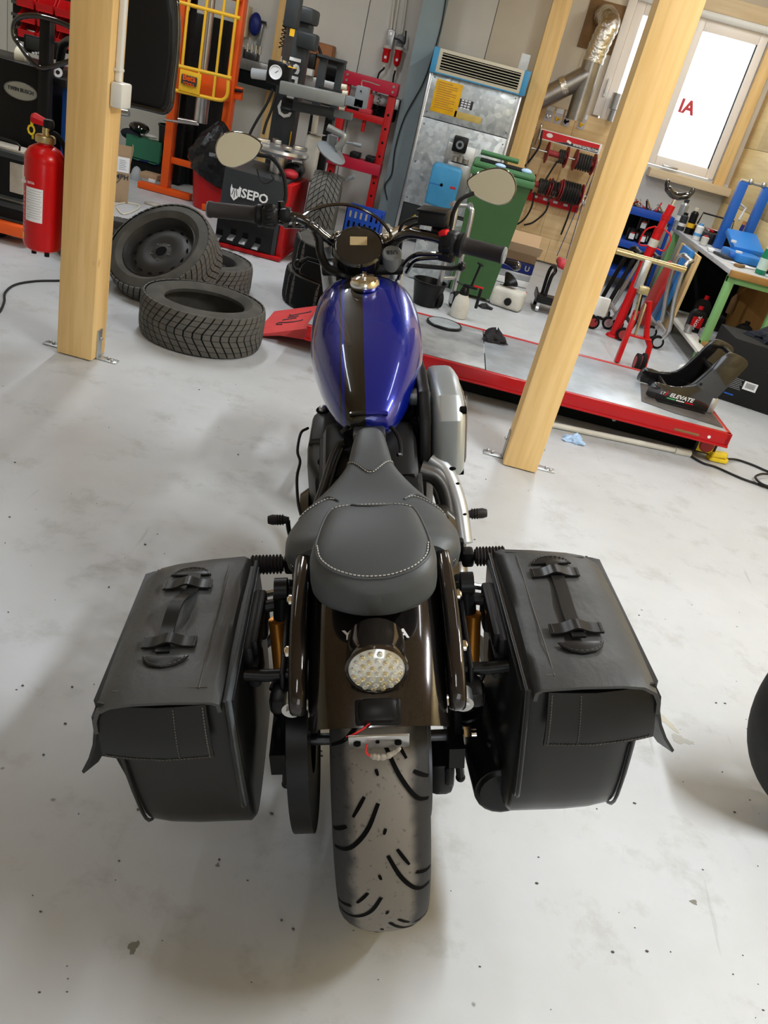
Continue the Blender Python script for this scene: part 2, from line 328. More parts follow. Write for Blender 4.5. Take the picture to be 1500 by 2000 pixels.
# tank paint: blue metallic with black stripes left of the centre line, printed under the lacquer
def tank_mat():
    m = mat('tank_paint', (.012, .018, .26), .26, .35, coat=1.0, coatr=.03); nt = m.node_tree; p = nt.nodes['Principled BSDF']; L = nt.links.new
    tc = N(nt, 'ShaderNodeTexCoord'); se = N(nt, 'ShaderNodeSeparateXYZ'); L(tc.outputs['Object'], se.inputs[0])
    r = N(nt, 'ShaderNodeValToRGB'); r.color_ramp.interpolation = 'CONSTANT'
    mr = N(nt, 'ShaderNodeMapRange'); mr.inputs[1].default_value = -.1; mr.inputs[2].default_value = .1; L(se.outputs[1], mr.inputs[0]); L(mr.outputs[0], r.inputs[0])
    B = (.003, .011, .23, 1); K = (.010, .009, .007, 1)
    e = r.color_ramp.elements; e[0].position = 0; e[0].color = B; e[1].position = .53; e[1].color = K
    for pos, cc in ((.752, B), (.792, K), (.815, B)):
        q = r.color_ramp.elements.new(pos); q.color = cc
    L(r.outputs[0], p.inputs['Base Color'])
tank_mat()
# rear tyre: dusty brown running band, darker shoulders
def rtyre():
    m = mat('rear_tread', (.13, .12, .11), .68, spec=.35); nt = m.node_tree; p = nt.nodes['Principled BSDF']; L = nt.links.new
    tc = N(nt, 'ShaderNodeTexCoord'); se = N(nt, 'ShaderNodeSeparateXYZ'); L(tc.outputs['Object'], se.inputs[0])
    n = N(nt, 'ShaderNodeTexNoise', Scale=16.0, Detail=4.0); L(tc.outputs['Object'], n.inputs['Vector'])
    ab = N(nt, 'ShaderNodeMath', operation='ABSOLUTE'); L(se.outputs[1], ab.inputs[0])
    ma = N(nt, 'ShaderNodeMath', operation='MULTIPLY_ADD'); L(n.outputs[0], ma.inputs[0]); ma.inputs[1].default_value = .03; L(ab.outputs[0], ma.inputs[2])
    r = N(nt, 'ShaderNodeValToRGB'); e = r.color_ramp.elements; e[0].position = .054; e[0].color = (.21, .19, .165, 1); e[1].position = .068; e[1].color = (.028, .028, .029, 1)
    L(ma.outputs[0], r.inputs[0])
    n2 = N(nt, 'ShaderNodeTexNoise', Scale=110.0, Detail=2.0); L(tc.outputs['Object'], n2.inputs['Vector'])
    r2 = N(nt, 'ShaderNodeValToRGB'); e = r2.color_ramp.elements; e[0].position = .30; e[0].color = (.45, .45, .45, 1); e[1].position = .37; e[1].color = (1, 1, 1, 1); L(n2.outputs[0], r2.inputs[0])
    mx = N(nt, 'ShaderNodeMix', data_type='RGBA', blend_type='MULTIPLY'); mx.inputs[0].default_value = .7; L(r.outputs[0], mx.inputs[6]); L(r2.outputs[0], mx.inputs[7]); L(mx.outputs[2], p.inputs['Base Color'])
rtyre()
mat('wood_scuffed', (.12, .105, .095), .55, noise=(9, .4)); mat('sky_blue2', (.03, .22, .60), .4); mat('red_ribbed', (.50, .03, .03), .45, bump=(18, .6, .01), stretch=(.1, .1, 2)); mat('clear_tray', (.50, .54, .58), .25, trans=.3); mat('blue_bench2', (.03, .22, .66), .38); mat('pale_label', (.55, .72, .66), .5); mat('pale_blue', (.60, .72, .82), .6); mat('carton_black', (.008, .008, .008), .7); mat('scuff', (.36, .33, .32), .8)
# ------------------------------------------------------------------ the room
XL, XR, YF, YB = -5.4, 2.47, -4.0, 8.92
WX0, WX1, WZ0, WZ1 = 1.02, 2.29, 1.15, 2.43           # window opening
GX0, GX1, GZ1 = 0.5, 2.3, 2.5                          # gate opening behind the camera
struct('floor', MB().span((XL - .2, YF - .2, -.12), (XR + .2, YB + .2, 0)), 'floor_paint')
struct('ceiling', MB().span((XL - .2, YF - .2, CEIL), (XR + .2, YB + .2, CEIL + .12)), 'ceiling_wood')
wb = struct('wall_back', MB().span((XL, YB, 0), (WX0, YB + .2, CEIL)).span((WX1, YB, 0), (XR + .2, YB + .2, CEIL)).span((WX0, YB, 0), (WX1, YB + .2, WZ0)).span((WX0, YB, WZ1), (WX1, YB + .2, CEIL)), 'seam')
sx = [XL, -4.9, -3.72, -2.54, -1.367, -0.19]
for a, b in zip(sx[:-1], sx[1:]): part('panel', MB().span((a + .004, YB - .02, 0), (b - .004, YB, CEIL), bev=.002), 'wall_panel', wb)
for i, (a, b, z0, z1) in enumerate(((-.19, 1.02, 0, CEIL), (1.02, 2.47, 0, WZ0), (1.02, 2.47, WZ1, CEIL), (2.29, 2.47, WZ0, WZ1))):
    part('panel', MB().span((a + .002, YB - .02, z0), (b - .002, YB, z1), bev=.001), 'beige_wall' if i != 1 else 'wall_panel', wb)
wr = struct('wall_right', MB().span((XR, YF, 0), (XR + .2, YB, CEIL)), 'seam')
for k in range(6):
    for j in range(8):
        y0 = YF + (j - .5 * (k % 2)) * 1.92; y1 = min(y0 + 1.92, YB - .02); y0 = max(y0, YF)
        if y1 - y0 > .05: part('plank', MB().span((XR - .022, y0 + .0015, k * .5 + .0015), (XR, y1 - .0015, k * .5 + .4985), bev=.001), 'spruce_y', wr)
struct('wall_left', MB().span((XL - .2, YF, 0), (XL, YB, CEIL)), 'cream_wall')
struct('wall_front', MB().span((XL, YF - .2, 0), (GX0, YF, CEIL)).span((GX1, YF - .2, 0), (XR, YF, CEIL)).span((GX0, YF - .2, GZ1), (GX1, YF, CEIL)), 'cream_wall')
portal('window_daylight', ((WX0 + WX1) / 2, YB + .19, (WZ0 + WZ1) / 2), (-PI / 2, 0, 0), WX1 - WX0, WZ1 - WZ0)
portal('gate_daylight', ((GX0 + GX1) / 2, YF - .19, GZ1 / 2), (PI / 2, 0, 0), GX1 - GX0, GZ1)
# window: two casements, panes, handle, blind box, wooden reveal and sill beam
win = tag(bpy.data.objects.new('window_1', None), kind='structure'); COL.objects.link(win); win.location = ((WX0 + WX1) / 2, YB, WZ0)
def casement(x0, x1, z0, z1, fl, fr, ft, fb):
    y0, y1 = YB - .035, YB + .03; m = MB()
    m.span((x0, y0, z0), (x0 + fl, y1, z1), bev=.006).span((x1 - fr, y0, z0), (x1, y1, z1), bev=.006).span((x0 + fl, y0, z1 - ft), (x1 - fr, y1, z1), bev=.006).span((x0 + fl, y0, z0), (x1 - fr, y1, z0 + fb), bev=.006)
    f = part('window_frame', m, 'window_white', win, w=True)
    part('window_pane', MB().span((x0 + fl, YB + .004, z0 + fb), (x1 - fr, YB + .008, z1 - ft)), 'pane_glass', f, w=True)
    return f
def pane_mat():
    m = bpy.data.materials.new('pane_glass'); m.use_nodes = True; nt = m.node_tree; nt.nodes.clear()
    o = nt.nodes.new('ShaderNodeOutputMaterial'); mx = nt.nodes.new('ShaderNodeMixShader'); tr = nt.nodes.new('ShaderNodeBsdfTransparent'); gl = nt.nodes.new('ShaderNodeBsdfGlossy')
    tr.inputs[0].default_value = (.97, .98, .98, 1); gl.inputs['Roughness'].default_value = .02; mx.inputs[0].default_value = .06
    nt.links.new(tr.outputs[0], mx.inputs[1]); nt.links.new(gl.outputs[0], mx.inputs[2]); nt.links.new(mx.outputs[0], o.inputs[0]); M_['pane_glass'] = m
pane_mat()
casement(1.035, 1.60, 1.16, 2.42, .085, .08, .10, .085)
casement(1.60, 2.275, 1.16, 2.42, .085, .075, .10, .085)
part('window_handle', MB().box((1.0, YB - .09, 1.70), (.022, .02, .13), bev=.008).box((1.0, YB - .08, 1.64), (.03, .02, .07), bev=.006), 'white_paint', win, w=True)
part('window_latch', MB().span(at(1296, 318, 8.84) - Vector((0, .02, .012)), at(1322, 333, 8.84) + Vector((0, .02, .0)), bev=.004), 'steel', win, w=True)
# red writing on the outside of the pane, seen mirrored
lw = letters('window_lettering', 'AI', .16, 'red_ink', win, T(1.80, YB + .012, 1.70) @ RX(PI / 2) @ RZ(-.02) @ S(-1, 1, 1), bold=.006, w=True)
struct('trim_1', MB().span((1.64, YB - .19, 1.055), (2.465, YB - .02, 1.13), bev=.004), 'beige_board')          # sill beam
struct('trim_2', MB().span((2.285, YB - .10, 1.13), (2.38, YB - .02, 2.44), bev=.003), 'spruce')                # upright beside the window
struct('trim_3', MB().span((.95, YB - .07, 1.44), (1.03, YB - .02, 2.44), bev=.004), 'window_white')
struct('trim_4', MB().span((1.0, YB - .10, 2.47), (2.46, YB - .02, 2.60), bev=.004), 'beige_board')
bl = MB().cyl((1.02, YB - .07, 2.445), (2.46, YB - .07, 2.445), .033, 20)
single('roller_blind', bl, 'white', 'white rolled-up blind tube along the top of the window', 'blind', base=(1.7, YB - .07, 2.41))
# posts -------------------------------------------------------------
def bracket(m0, parent, p, out, side):
    """angle bracket at a post's foot: upright leaf, foot leaf, bolts"""
    o = Vector(out); t = o.cross(Vector((0, 0, 1)))
    m = MB(); f = aim(p, (0, 0, 1)); R = Matrix((t, o, Vector((0, 0, 1)))).transposed().to_4x4()
    M = T(Vector(p)) @ R
    b = part('foot_bracket', MB().box((0, .003, .065), (.045, .006, .13), M=M, bev=.002).box((0, .045, .003), (.045, .09, .006), M=M, bev=.002), 'galv', parent, w=True)
    for q in ((0, .012, .09), (0, .05, .012), (.012, .07, .010)):
        part('bolt', MB().box(q, (.012, .012, .012), M=M, bev=.003), 'steel', b, w=True)
def post(x0, x1, y0, y1, label, brs=()):
    t = thing('wooden_post', label, 'post', ((x0 + x1) / 2, (y0 + y1) / 2, 0), group='wooden posts of the workshop')
    part('post_shaft', MB().span((x0, y0, .004), (x1, y1, CEIL - .002), bev=.005), 'spruce', t, w=True)
    for p, o in brs: bracket(None, t, p, o, 0)
    return t
post(-1.55, -1.394, 3.235, 3.375, 'thick wooden post beside the red fire extinguisher', [((-1.394, 3.30, 0), (1, 0, 0)), ((-1.55, 3.31, 0), (-1, 0, 0))])
post(.452, .603, 3.305, 3.455, 'thick wooden post standing in front of the red lift platform', [((.452, 3.40, 0), (-1, 0, 0)), ((.603, 3.385, 0), (1, 0, 0))])
post(.275, .44, 8.40, 8.55, 'wooden post between the heater and the hose reel board')
post(-2.19, -2.07, 8.78, 8.90, 'narrow wooden post on the wall behind the tyre changer column')
sp = thing('steel_column', 'blue-grey painted steel column beside the galvanised heater', 'column', (-.71, 8.62, 0))
part('flange', MB().span((-.835, 8.46, .004), (-.64, 8.475, CEIL - .002)), 'steel_paint', sp, w=True)
part('flange', MB().span((-.835, 8.775, .004), (-.64, 8.79, CEIL - .002)), 'steel_paint', sp, w=True)
part('web', MB().span((-.745, 8.475, .004), (-.735, 8.775, CEIL - .002)), 'steel_paint', sp, w=True)
# ceiling lamps: sheet housing with its tube light
for i, (x, y, ln, w) in enumerate(TUBES):
    lab = ['ceiling tube lamp over the motorcycle', 'ceiling tube lamp over the red lift', 'ceiling tube lamp in front of the left post', 'ceiling tube lamp over the tyre changer', 'ceiling tube lamp along the right wall', 'ceiling tube lamp over the wheel balancer', 'ceiling tube lamp behind the camera', 'ceiling tube lamp over the workbench'][i]
    single('ceiling_lamp', MB().span((x - .07, y - ln / 2 - .04, CEIL - .06), (x + .07, y + ln / 2 + .04, CEIL - .001), bev=.01), 'white', lab, 'lamp', group='ceiling lamps', base=(x, y, CEIL - .06))
    d = bpy.data.lights.new('lamp_tube', 'AREA'); d.shape = 'RECTANGLE'; d.size = .10; d.size_y = ln; d.energy = w; d.color = TUBE_COL
    o = bpy.data.objects.new('lamp_tube', d); COL.objects.link(o); o.location = (x, y, CEIL - .065)
# ------------------------------------------------------------------ motorcycle, on its side stand: leaning left, headed a little left
def _ray(px, py): return CF + CR * ((px - 750) / FPX) + CD * ((py - 1000) / FPX)
_bn = _ray(712, 545).cross(_ray(748, 1700)).normalized()
if _bn.x < 0: _bn = -_bn
_bf = Vector((0, 0, 1)).cross(_bn).normalized(); _bu = _bn.cross(_bf)
if _bu.z < 0: _bu = -_bu
_bo = CAMP - _bu * (CAMH / _bu.z) + _bf * 1.112
BM = Matrix((_bf, -_bn, _bu)).transposed().to_4x4(); BM.translation = _bo
bike = thing('motorcycle', 'blue and black cruiser motorcycle leaning on its side stand, seen from behind', 'motorcycle', BM)
def P(name, mb, m, parent=bike, **k):
    if parent is not bike: mb.shift(wmat(parent).inverted() @ BM)
    return part(name, mb, m, parent, **k)
def L_(name, txt, size, m, parent, M, **k):
    if parent is not bike: M = wmat(parent).inverted() @ BM @ M
    return letters(name, txt, size, m, parent, M, **k)
def ring(w, zt, zb, n=24, e=2.3, zc=None, eb=None):
    """cross-section in y-z: rounded, half width w, from zb up to zt, widest at zc"""
    zc = (zt + zb) / 2 if zc is None else zc; out = []
    for i in range(n):
        a = 2 * PI * i / n; c, s = math.cos(a), math.sin(a); ee = e if s >= 0 else (eb or e)
        y = w * abs(c) ** (2 / ee) * (1 if c >= 0 else -1); h = (zt - zc) if s >= 0 else (zc - zb)
        out.append((y, zc + h * abs(s) ** (2 / ee) * (1 if s >= 0 else -1)))
    return out
def body(keys, n=24, e=2.3, k=3, eb=None):
    """keys: (x, half width, top, bottom, widest height)"""
    ks = smooth([Vector((q[0], q[1], q[2])) for q in keys], k); kb = smooth([Vector((q[3], q[4], 0)) for q in keys], k)
    return MB().loft([[(a.x, y, z) for y, z in ring(max(a.y, .002), a.z, b.x, n, e, b.y, eb)] for a, b in zip(ks, kb)])
# wheels -------------------------------------------------------------
WYM = RX(PI / 2)                          # turns lathe axis z into y
def tyre_prof(R, w, ri, crown=.5, n=9):
    o = []
    hw = w / 2
    for i in range(n + 1):
        a = PI * i / n; y = -hw * math.cos(a); o.append((R - hw * crown * (1 - math.sin(a) ** .8), y))
    o = [(ri, -hw * .62), (ri + (R - ri) * .28, -hw * .96)] + o + [(ri + (R - ri) * .28, hw * .96), (ri, hw * .62)]
    return o
RW = T(0, 0, .323)
rt = P('rear_tire', MB().lathe(tyre_prof(.323, .152, .205, .62, 14), 72, RW @ WYM, closed=True), 'rear_tread', M=None)
# the tyre material reads y across the tread: origin lies on the wheel's middle plane
g = MB()
def rsurf(a, y, up=.0008):
    hw = .076; q = max(-1, min(1, y / hw)); s = math.sin(math.acos(-q)); r = .323 - hw * .62 * (1 - s ** .8) + up
    return Vector((-r * math.cos(a), y, .323 + r * math.sin(a)))
def groove(pts, w0):
    pts = smooth([Vector((a, y, 0)) for a, y in pts], 5); vs = []; n = len(pts)
    for i, p in enumerate(pts):
        t = i / (n - 1); w = w0 * (.35 + .65 * math.sin(PI * min(1, .25 + t * .6)))
        d = (pts[min(i + 1, n - 1)] - pts[max(i - 1, 0)]); tx, ty = d.x * .323, d.y; l = math.hypot(tx, ty); nx, ny = -ty / l, tx / l
        for sg in (-1, 1):
            vs.append(rsurf(p.x + sg * nx * w / .323, p.y + sg * ny * w))
    g.add(vs, [(2 * i, 2 * i + 1, 2 * i + 3, 2 * i + 2) for i in range(n - 1)])
for k in range(12):
    b = k * 2 * PI / 12 - .1
    groove([(b + .33, -.008), (b + .19, -.028), (b + .08, -.052), (b + .05, -.072)], .0036)
    groove([(b + .59, .004), (b + .46, .022), (b + .36, .048), (b + .33, .072)], .0036)
    groove([(b + .36, -.022), (b + .26, -.040)], .003); groove([(b + .62, .024), (b + .52, .042)], .003)
    groove([(b + .22, .006), (b + .19, .003)], .0026); groove([(b + .47, -.006), (b + .44, -.003)], .0026)
    groove([(b + .20, -.050), (b + .16, -.073)], .0034); groove([(b + .47, .052), (b + .43, .073)], .0034)
gr = P('tread_grooves', g, 'pure_dark', rt); gr['kind'] = 'stuff'
wh = P('rear_wheel', MB().lathe([(.21, -.05), (.205, -.035), (.185, -.03), (.18, 0), (.185, .03), (.205, .035), (.21, .05)], 48, RW @ WYM).lathe([(.0, -.06), (.045, -.06), (.045, .06), (.0, .06)], 24, RW @ WYM), 'rim_black')
for k in range(10):
    a = 2 * PI * k / 10; P('spoke', MB().beam((.04 * math.cos(a), 0, .323 + .04 * math.sin(a)), (.187 * math.cos(a + .12), 0, .323 + .187 * math.sin(a + .12)), .022, .03, (0, 1, 0), bev=.005), 'rim_black', wh)
P('belt_pulley', MB().lathe([(.06, .122), (.152, .124), (.163, .120), (.163, .156), (.152, .153), (.06, .150)], 56, RW @ WYM @ S(1, 1, -1), closed=True).lathe([(.09, .15), (.08, .160), (.06, .165), (.0, .165)], 24, RW @ WYM @ S(1, 1, -1)), 'black_satin')
P('brake_disc', MB().lathe([(.075, .084), (.142, .084), (.142, .089), (.075, .089)], 48, RW @ WYM, closed=True), 'dark_steel')
P('brake_caliper', MB().box((.03, -.118, .22), (.10, .05, .085), bev=.016).box((.0, -.132, .235), (.05, .02, .05), bev=.008), 'black_satin')
P('rear_axle', MB().cyl((0, -.155, .323), (0, .172, .323), .011, 12), 'dark_steel')
ax = P('axle_nut', MB().cyl((0, -.158, .323), (0, -.172, .323), .019, 6).cyl((0, -.172, .323), (0, -.182, .323), .010, 12), 'chrome')
P('axle_nut', MB().cyl((0, .170, .323), (0, .186, .323), .019, 6), 'black_satin')
for s in (1, -1):
    P('swingarm', MB().loft([[(x, s * yy + dy, z + dz) for dy, dz in ((.014, h), (-.014, h), (-.014, -h), (.014, -h))] for x, yy, z, h in ((-.06, .140 if s < 0 else .183, .323, .024), (.05, .140 if s < 0 else .183, .323, .032), (.30, .13 if s < 0 else .16, .36, .035), (.52, .11, .40, .04))]), 'black_satin')
    yy = .168 if s > 0 else .143
    ro = P('support_rod', MB().tube(smooth([(-.02, s * yy, .47), (-.02, s * yy, .40), (-.02, s * (yy + .004), .30), (-.02, s * (yy + .010), .235)], 3), .008, 8).ball((-.02, s * (yy + .010), .232), .0095), 'black_satin')
# side stand, frame, dark masses under the seat
P('side_stand', MB().tube([(.62, .13, .24), (.55, .30, .10), (.52, .36, .012)], [.014, .012, .012], 8).box((.515, .365, .010), (.07, .05, .012), R=RX(-.2), bev=.004), 'black_satin')
for s in (1, -1):
    P('frame_rail', MB().tube(smooth([(1.12, s * .03, .80), (.80, s * .045, .68), (.50, s * .05, .60), (.30, s * .09, .58), (.10, s * .10, .60)], 5), .016, 8), 'black_satin')
    P('lower_rail', MB().tube(smooth([(1.22, s * .04, .70), (1.20, s * .11, .40), (1.08, s * .14, .20), (.70, s * .14, .18), (.50, s * .13, .30), (.46, s * .11, .56)], 5), .016, 8), 'black_satin')
P('battery_box', MB().box((.33, 0, .52), (.30, .22, .24), bev=.03), 'black_matte')
P('inner_fender', MB().lathe([(.345, -.085), (.352, -.07), (.352, .07), (.345, .085)], 18, RW @ RX(PI / 2), sweep=1.5, start=.0 - .1), 'black_matte')
P('tail_subframe', MB().box((.10, .122, .60), (.34, .03, .07), bev=.01).box((.10, -.122, .60), (.34, .03, .07), bev=.01), 'black_matte')
# rear fender: crowned sheet round the wheel, rolled edges
def fender_secs(r0, hw, drop, a0, a1, n=26, cy=.323):
    secs = []
    for i in range(n + 1):
        a = a0 + (a1 - a0) * i / n; row = []
        for j in range(15):
            t = -1 + 2 * j / 14; y = hw * math.sin(t * PI / 2 * .98) / math.sin(PI / 2 * .98); r = r0 - drop * (abs(t) ** 3.2)
            row.append((-r * math.cos(a), y, cy + r * math.sin(a)))
        for j in range(14, -1, -1):
            t = -1 + 2 * j / 14; y = (hw - .004) * math.sin(t * PI / 2 * .98) / math.sin(PI / 2 * .98); r = r0 - .005 - drop * (abs(t) ** 3.2)
            row.append((-r * math.cos(a), y, cy + r * math.sin(a)))
        secs.append(row)
    return secs
fen = P('rear_fender', MB().loft(fender_secs(.372, .107, .066, .82, 2.2)), 'fender_black', sharp=50)
for s in (1, -1):
    # glossy strut beside the fender, wide at both ends
    pr = [(.138, .628), (.134, .664), (.105, .690), (.05, .696), (0, .696), (-.07, .688), (-.14, .665), (-.19, .635), (-.215, .605), (-.205, .575), (-.16, .59), (-.08, .615), (.03, .63), (.12, .62)]
    st = P('fender_strut', MB().prism([(p.x, p.y) for p in smooth([Vector((a, b, 0)) for a, b in pr], 3, True)], .026, T(0, s * .119 + .013, 0) @ RX(PI / 2), bev=.009, seg=3), 'strut_gloss')
    for x, z in ((.075, .665), (-.02, .655), (-.115, .625)):
        P('strut_bolt', MB().cyl((x, s * .130, z), (x, s * .140, z), .010, 12).ball((x, s * .140, z), (.008, .005, .008)), 'chrome', st)
    # stub of the removed indicator: stalk, round end, bolt
    q = P('indicator_stub', MB().tube([(-.17, s * .094, .565), (-.165, s * .118, .560), (-.16, s * .130, .558)], [.012, .006, .007], 10).cyl((-.145, s * .133, .558), (-.172, s * .133, .556), .0155, 16), 'steel')
    P('bolt', MB().cyl((-.172, s * .133, .556), (-.178, s * .133, .5555), .009, 6), 'zinc', q)
    P('bracket', MB().box((-.13, s * .150, .545), (.05, .035, .03), bev=.008).box((-.11, s * .165, .52), (.03, .02, .03), bev=.006), 'black_satin', q)
# tail lamp facing back
TL = T(-.203, 0, .672) @ RY(-PI / 2 - .06) @ S(.94, .94, 1)
tl = P('tail_light', MB().lathe([(.034, -.055), (.0445, -.048), (.0465, -.02), (.0465, .004), (.0485, .008), (.0485, .016), (.045, .019), (.043, .012)], 48, TL).box((-.17, 0, .64), (.08, .05, .04), bev=.012), 'housing')
P('lens', MB().lathe([(.0445, .010), (.043, .016), (.034, .021), (.018, .0245), (.0, .0255)], 40, TL), 'lens_clear', tl)
nl = 0
for r, c in ((0, 1), (.0125, 6), (.0245, 12), (.0355, 16)):
    for k in range(c):
        a = 2 * PI * k / c + r * 40; z = .0255 - (r / .043) ** 2 * .008
        P('led', MB().lathe([(.0046, 0), (.0046, .0015), (.0028, .0028), (0, .0018)], 8, TL @ T(r * math.cos(a), r * math.sin(a), z)), 'lens_led' if (k + nl) % 3 else 'lens_clear', tl, sharp=20)
    nl += 1
L_('badge_lettering', 'YAMAHA', .021, 'white_ink', fen, T(-.137, 0, .670) @ RY(-.42) @ RZ(-PI / 2), depth=.0004, bold=.0006, sx=1.15)
pl = P('plate_light', MB().box((-.246, .0, .619), (.034, .056, .026), R=RY(-.70), bev=.009).box((-.240, .0, .611), (.036, .066, .008), R=RY(-.70), bev=.003), 'black_satin')
P('wire', MB().tube(smooth([(-.258, .012, .608), (-.266, .024, .603), (-.270, .038, .597), (-.266, .046, .590)], 5), .0016, 6), 'wire_red', pl)
P('wire', MB().tube(smooth([(-.258, .015, .606), (-.267, .028, .600), (-.270, .041, .594), (-.266, .049, .586)], 5), .0016, 6), 'black_matte', pl)
pb = P('plate_bracket', MB().box((-.272, 0, .586), (.004, .086, .036), R=RY(-.35), bev=.001), 'steel')
for y in (-.027, .031): P('hole', MB().cyl((-.2745, y, .586), (-.2770, y, .5855), .0052, 14), 'pure_dark', pb)
P('hole', MB().cyl((-.2745, .002, .589), (-.2770, .002, .5885), .003, 12), 'pure_dark', pb)
P('tape_wad', MB().tube(smooth([(-.282, .014, .569), (-.284, .002, .567), (-.284, -.010, .568), (-.281, -.022, .573), (-.279, -.030, .579)], 4), [.002, .003, .005, .004, .005, .0035, .005, .0045, .0035, .005, .004, .0035, .004, .003, .0035, .003, .002], 7), 'paper_dirty', pb)
P('wire', MB().tube(smooth([(-.279, .017, .588), (-.283, .019, .577), (-.283, .012, .568)], 4), .0015, 6), 'wire_red', pb)
# seats ---------------------------------------------------------------
def rim_line(keys, off, n=6):
    return smooth(keys, n)
rs = P('rider_seat', body([(.475, .012, .742, .715, .728), (.455, .030, .752, .69, .722), (.40, .040, .748, .66, .71), (.345, .052, .735, .63, .69), (.29, .088, .718, .61, .672), (.24, .126, .706, .60, .662), (.18, .150, .703, .60, .660), (.13, .157, .712, .60, .662), (.085, .152, .722, .60, .668), (.055, .132, .715, .61, .67)], 28, 3.0, 3, 2.4), 'seat_vinyl')
def dense(ks, k=8):
    A = smooth([Vector((q[0], q[1], q[2])) for q in ks], k); B = smooth([Vector((q[3], q[4], 0)) for q in ks], k)
    return [(p.x, p.y, p.z, q.x, q.y) for p, q in zip(A, B)]
DK = {}
def on_seat(x, y, ks, e=3.0, up=.0012):
    if id(ks) not in DK: DK[id(ks)] = dense(ks)
    for a, b in zip(DK[id(ks)][:-1], DK[id(ks)][1:]):
        if min(a[0], b[0]) <= x <= max(a[0], b[0]) and abs(b[0] - a[0]) > 1e-9:
            t = (x - a[0]) / (b[0] - a[0]); w = a[1] + t * (b[1] - a[1]); zt = a[2] + t * (b[2] - a[2]); zc = a[4] + t * (b[4] - a[4])
            q = min(1, abs(y) / w); return Vector((x, y, zc + (zt - zc) * (1 - q ** e) ** (1 / e) + up))
    return Vector((x, y, .7))
RK = [(.475, .012, .742, .715, .728), (.455, .030, .752, .69, .722), (.40, .040, .748, .66, .71), (.345, .052, .735, .63, .69), (.29, .088, .718, .61, .672), (.24, .126, .706, .60, .662), (.18, .150, .703, .60, .660), (.13, .157, .712, .60, .662), (.085, .152, .722, .60, .668), (.055, .132, .715, .61, .67)]
def seam(name, pts, r, m, parent, ks, e=3.0, up=.001):
    P(name, MB().tube([on_seat(p.x, p.y, ks, e, up) for p in smooth([Vector((a, b, 0)) for a, b in pts], 5)], r, 6), m, parent)
def stitches(name, pts, m, parent, ks, e=3.0, step=.0062, up=.0018):
    q = [on_seat(p.x, p.y, ks, e, up) for p in smooth([Vector((a, b, 0)) for a, b in pts], 12)]
    s = MB(); acc = 0; last = q[0]; st = q[0]; draw = True; i = 1
    dist = [0]
    for a, b in zip(q[:-1], q[1:]): dist.append(dist[-1] + (b - a).length)
    def pos(d):
        for k in range(len(dist) - 1):
            if dist[k + 1] >= d:
                t = (d - dist[k]) / max(1e-9, dist[k + 1] - dist[k]); return q[k].lerp(q[k + 1], t)
        return q[-1]
    d = 0
    while d + step * .6 < dist[-1]:
        s.tube([pos(d), pos(d + step * .62)], .0011, 5); d += step
    o = P(name, s, m, parent); o['kind'] = 'stuff'
seam('piping', [(.352, .046), (.335, .030), (.315, .012), (.310, 0), (.315, -.012), (.335, -.030), (.352, -.046)], .0022, 'seat_vinyl', rs, RK)
stitches('stitching', [(.347, .044), (.330, .028), (.310, .010), (.305, 0), (.310, -.010), (.330, -.028), (.347, -.044)], 'stitch', rs, RK)
for s in (1, -1):
    stitches('stitching', [(.205, s * .145), (.225, s * .115), (.240, s * .085), (.235, s * .070)], 'stitch', rs, RK)
    seam('piping', [(.215, s * .140), (.232, s * .112), (.247, s * .084), (.228, s * .062)], .002, 'seat_vinyl', rs, RK)
PK = [(.085, .062, .735, .70, .72), (.075, .074, .772, .70, .738), (.04, .080, .794, .70, .742), (-.02, .090, .800, .70, .745), (-.07, .097, .797, .70, .742), (-.105, .093, .789, .705, .738), (-.130, .076, .777, .71, .733), (-.145, .045, .762, .712, .731), (-.150, .012, .752, .715, .732)]
ps = P('passenger_seat', body(PK, 32, 4.2, 4, 3.0), 'seat_vinyl')
def rimpath(k):
    return [(.07, k * .062), (.04, k * .071), (-.02, k * .0815), (-.07, k * .087), (-.10, k * .081), (-.122, k * .062), (-.134, k * .033), (-.137, 0)]
full = rimpath(1) + rimpath(-1)[-2::-1]
seam('piping', full, .0022, 'seat_vinyl', ps, PK, 4.2, .0005)
stitches('stitching', [(a * .985, b * .97) for a, b in full[3:-3]], 'stitch', ps, PK, 4.2)
seam('piping', [(.062, .066), (.070, .035), (.071, 0), (.070, -.035), (.062, -.066)], .0035, 'seat_vinyl', ps, PK, 4.2)
stitches('stitching', [(.054, .066), (.062, .035), (.063, 0), (.062, -.035), (.054, -.066)], 'stitch', ps, PK, 4.2)
seam('piping', [(.058, .034), (.045, .022), (.040, 0), (.045, -.022), (.058, -.034)], .002, 'seat_vinyl', ps, PK, 4.2)
# tank -----------------------------------------------------------------
TK = [(.505, .040, .758, .715, .735), (.52, .054, .775, .70, .735), (.56, .076, .803, .69, .745), (.65, .107, .845, .68, .765), (.76, .132, .882, .685, .79), (.84, .138, .907, .69, .81), (.92, .134, .930, .70, .83), (.985, .122, .940, .72, .85), (1.04, .104, .932, .75, .855), (1.08, .076, .905, .78, .85), (1.095, .03, .875, .81, .845)]
tk = P('fuel_tank', body(TK, 40, 2.6, 4, 2.2), 'tank_paint', sharp=60)
P('tank_lip', MB().tube([on_seat(x, y, TK, 2.6, .004) for x, y in ((.512, .040), (.508, .02), (.507, 0), (.508, -.02), (.512, -.040))], .006, 8), 'tank_paint', tk)
CP = T(.925, 0, .934) @ RY(-.14)
cp = P('fuel_cap', MB().lathe([(.034, -.004), (.037, .002), (.037, .012), (.033, .020), (.020, .024), (.0, .025)], 36, CP).box((0, 0, .027), (.040, .012, .006), M=CP, bev=.002), 'chrome', tk)
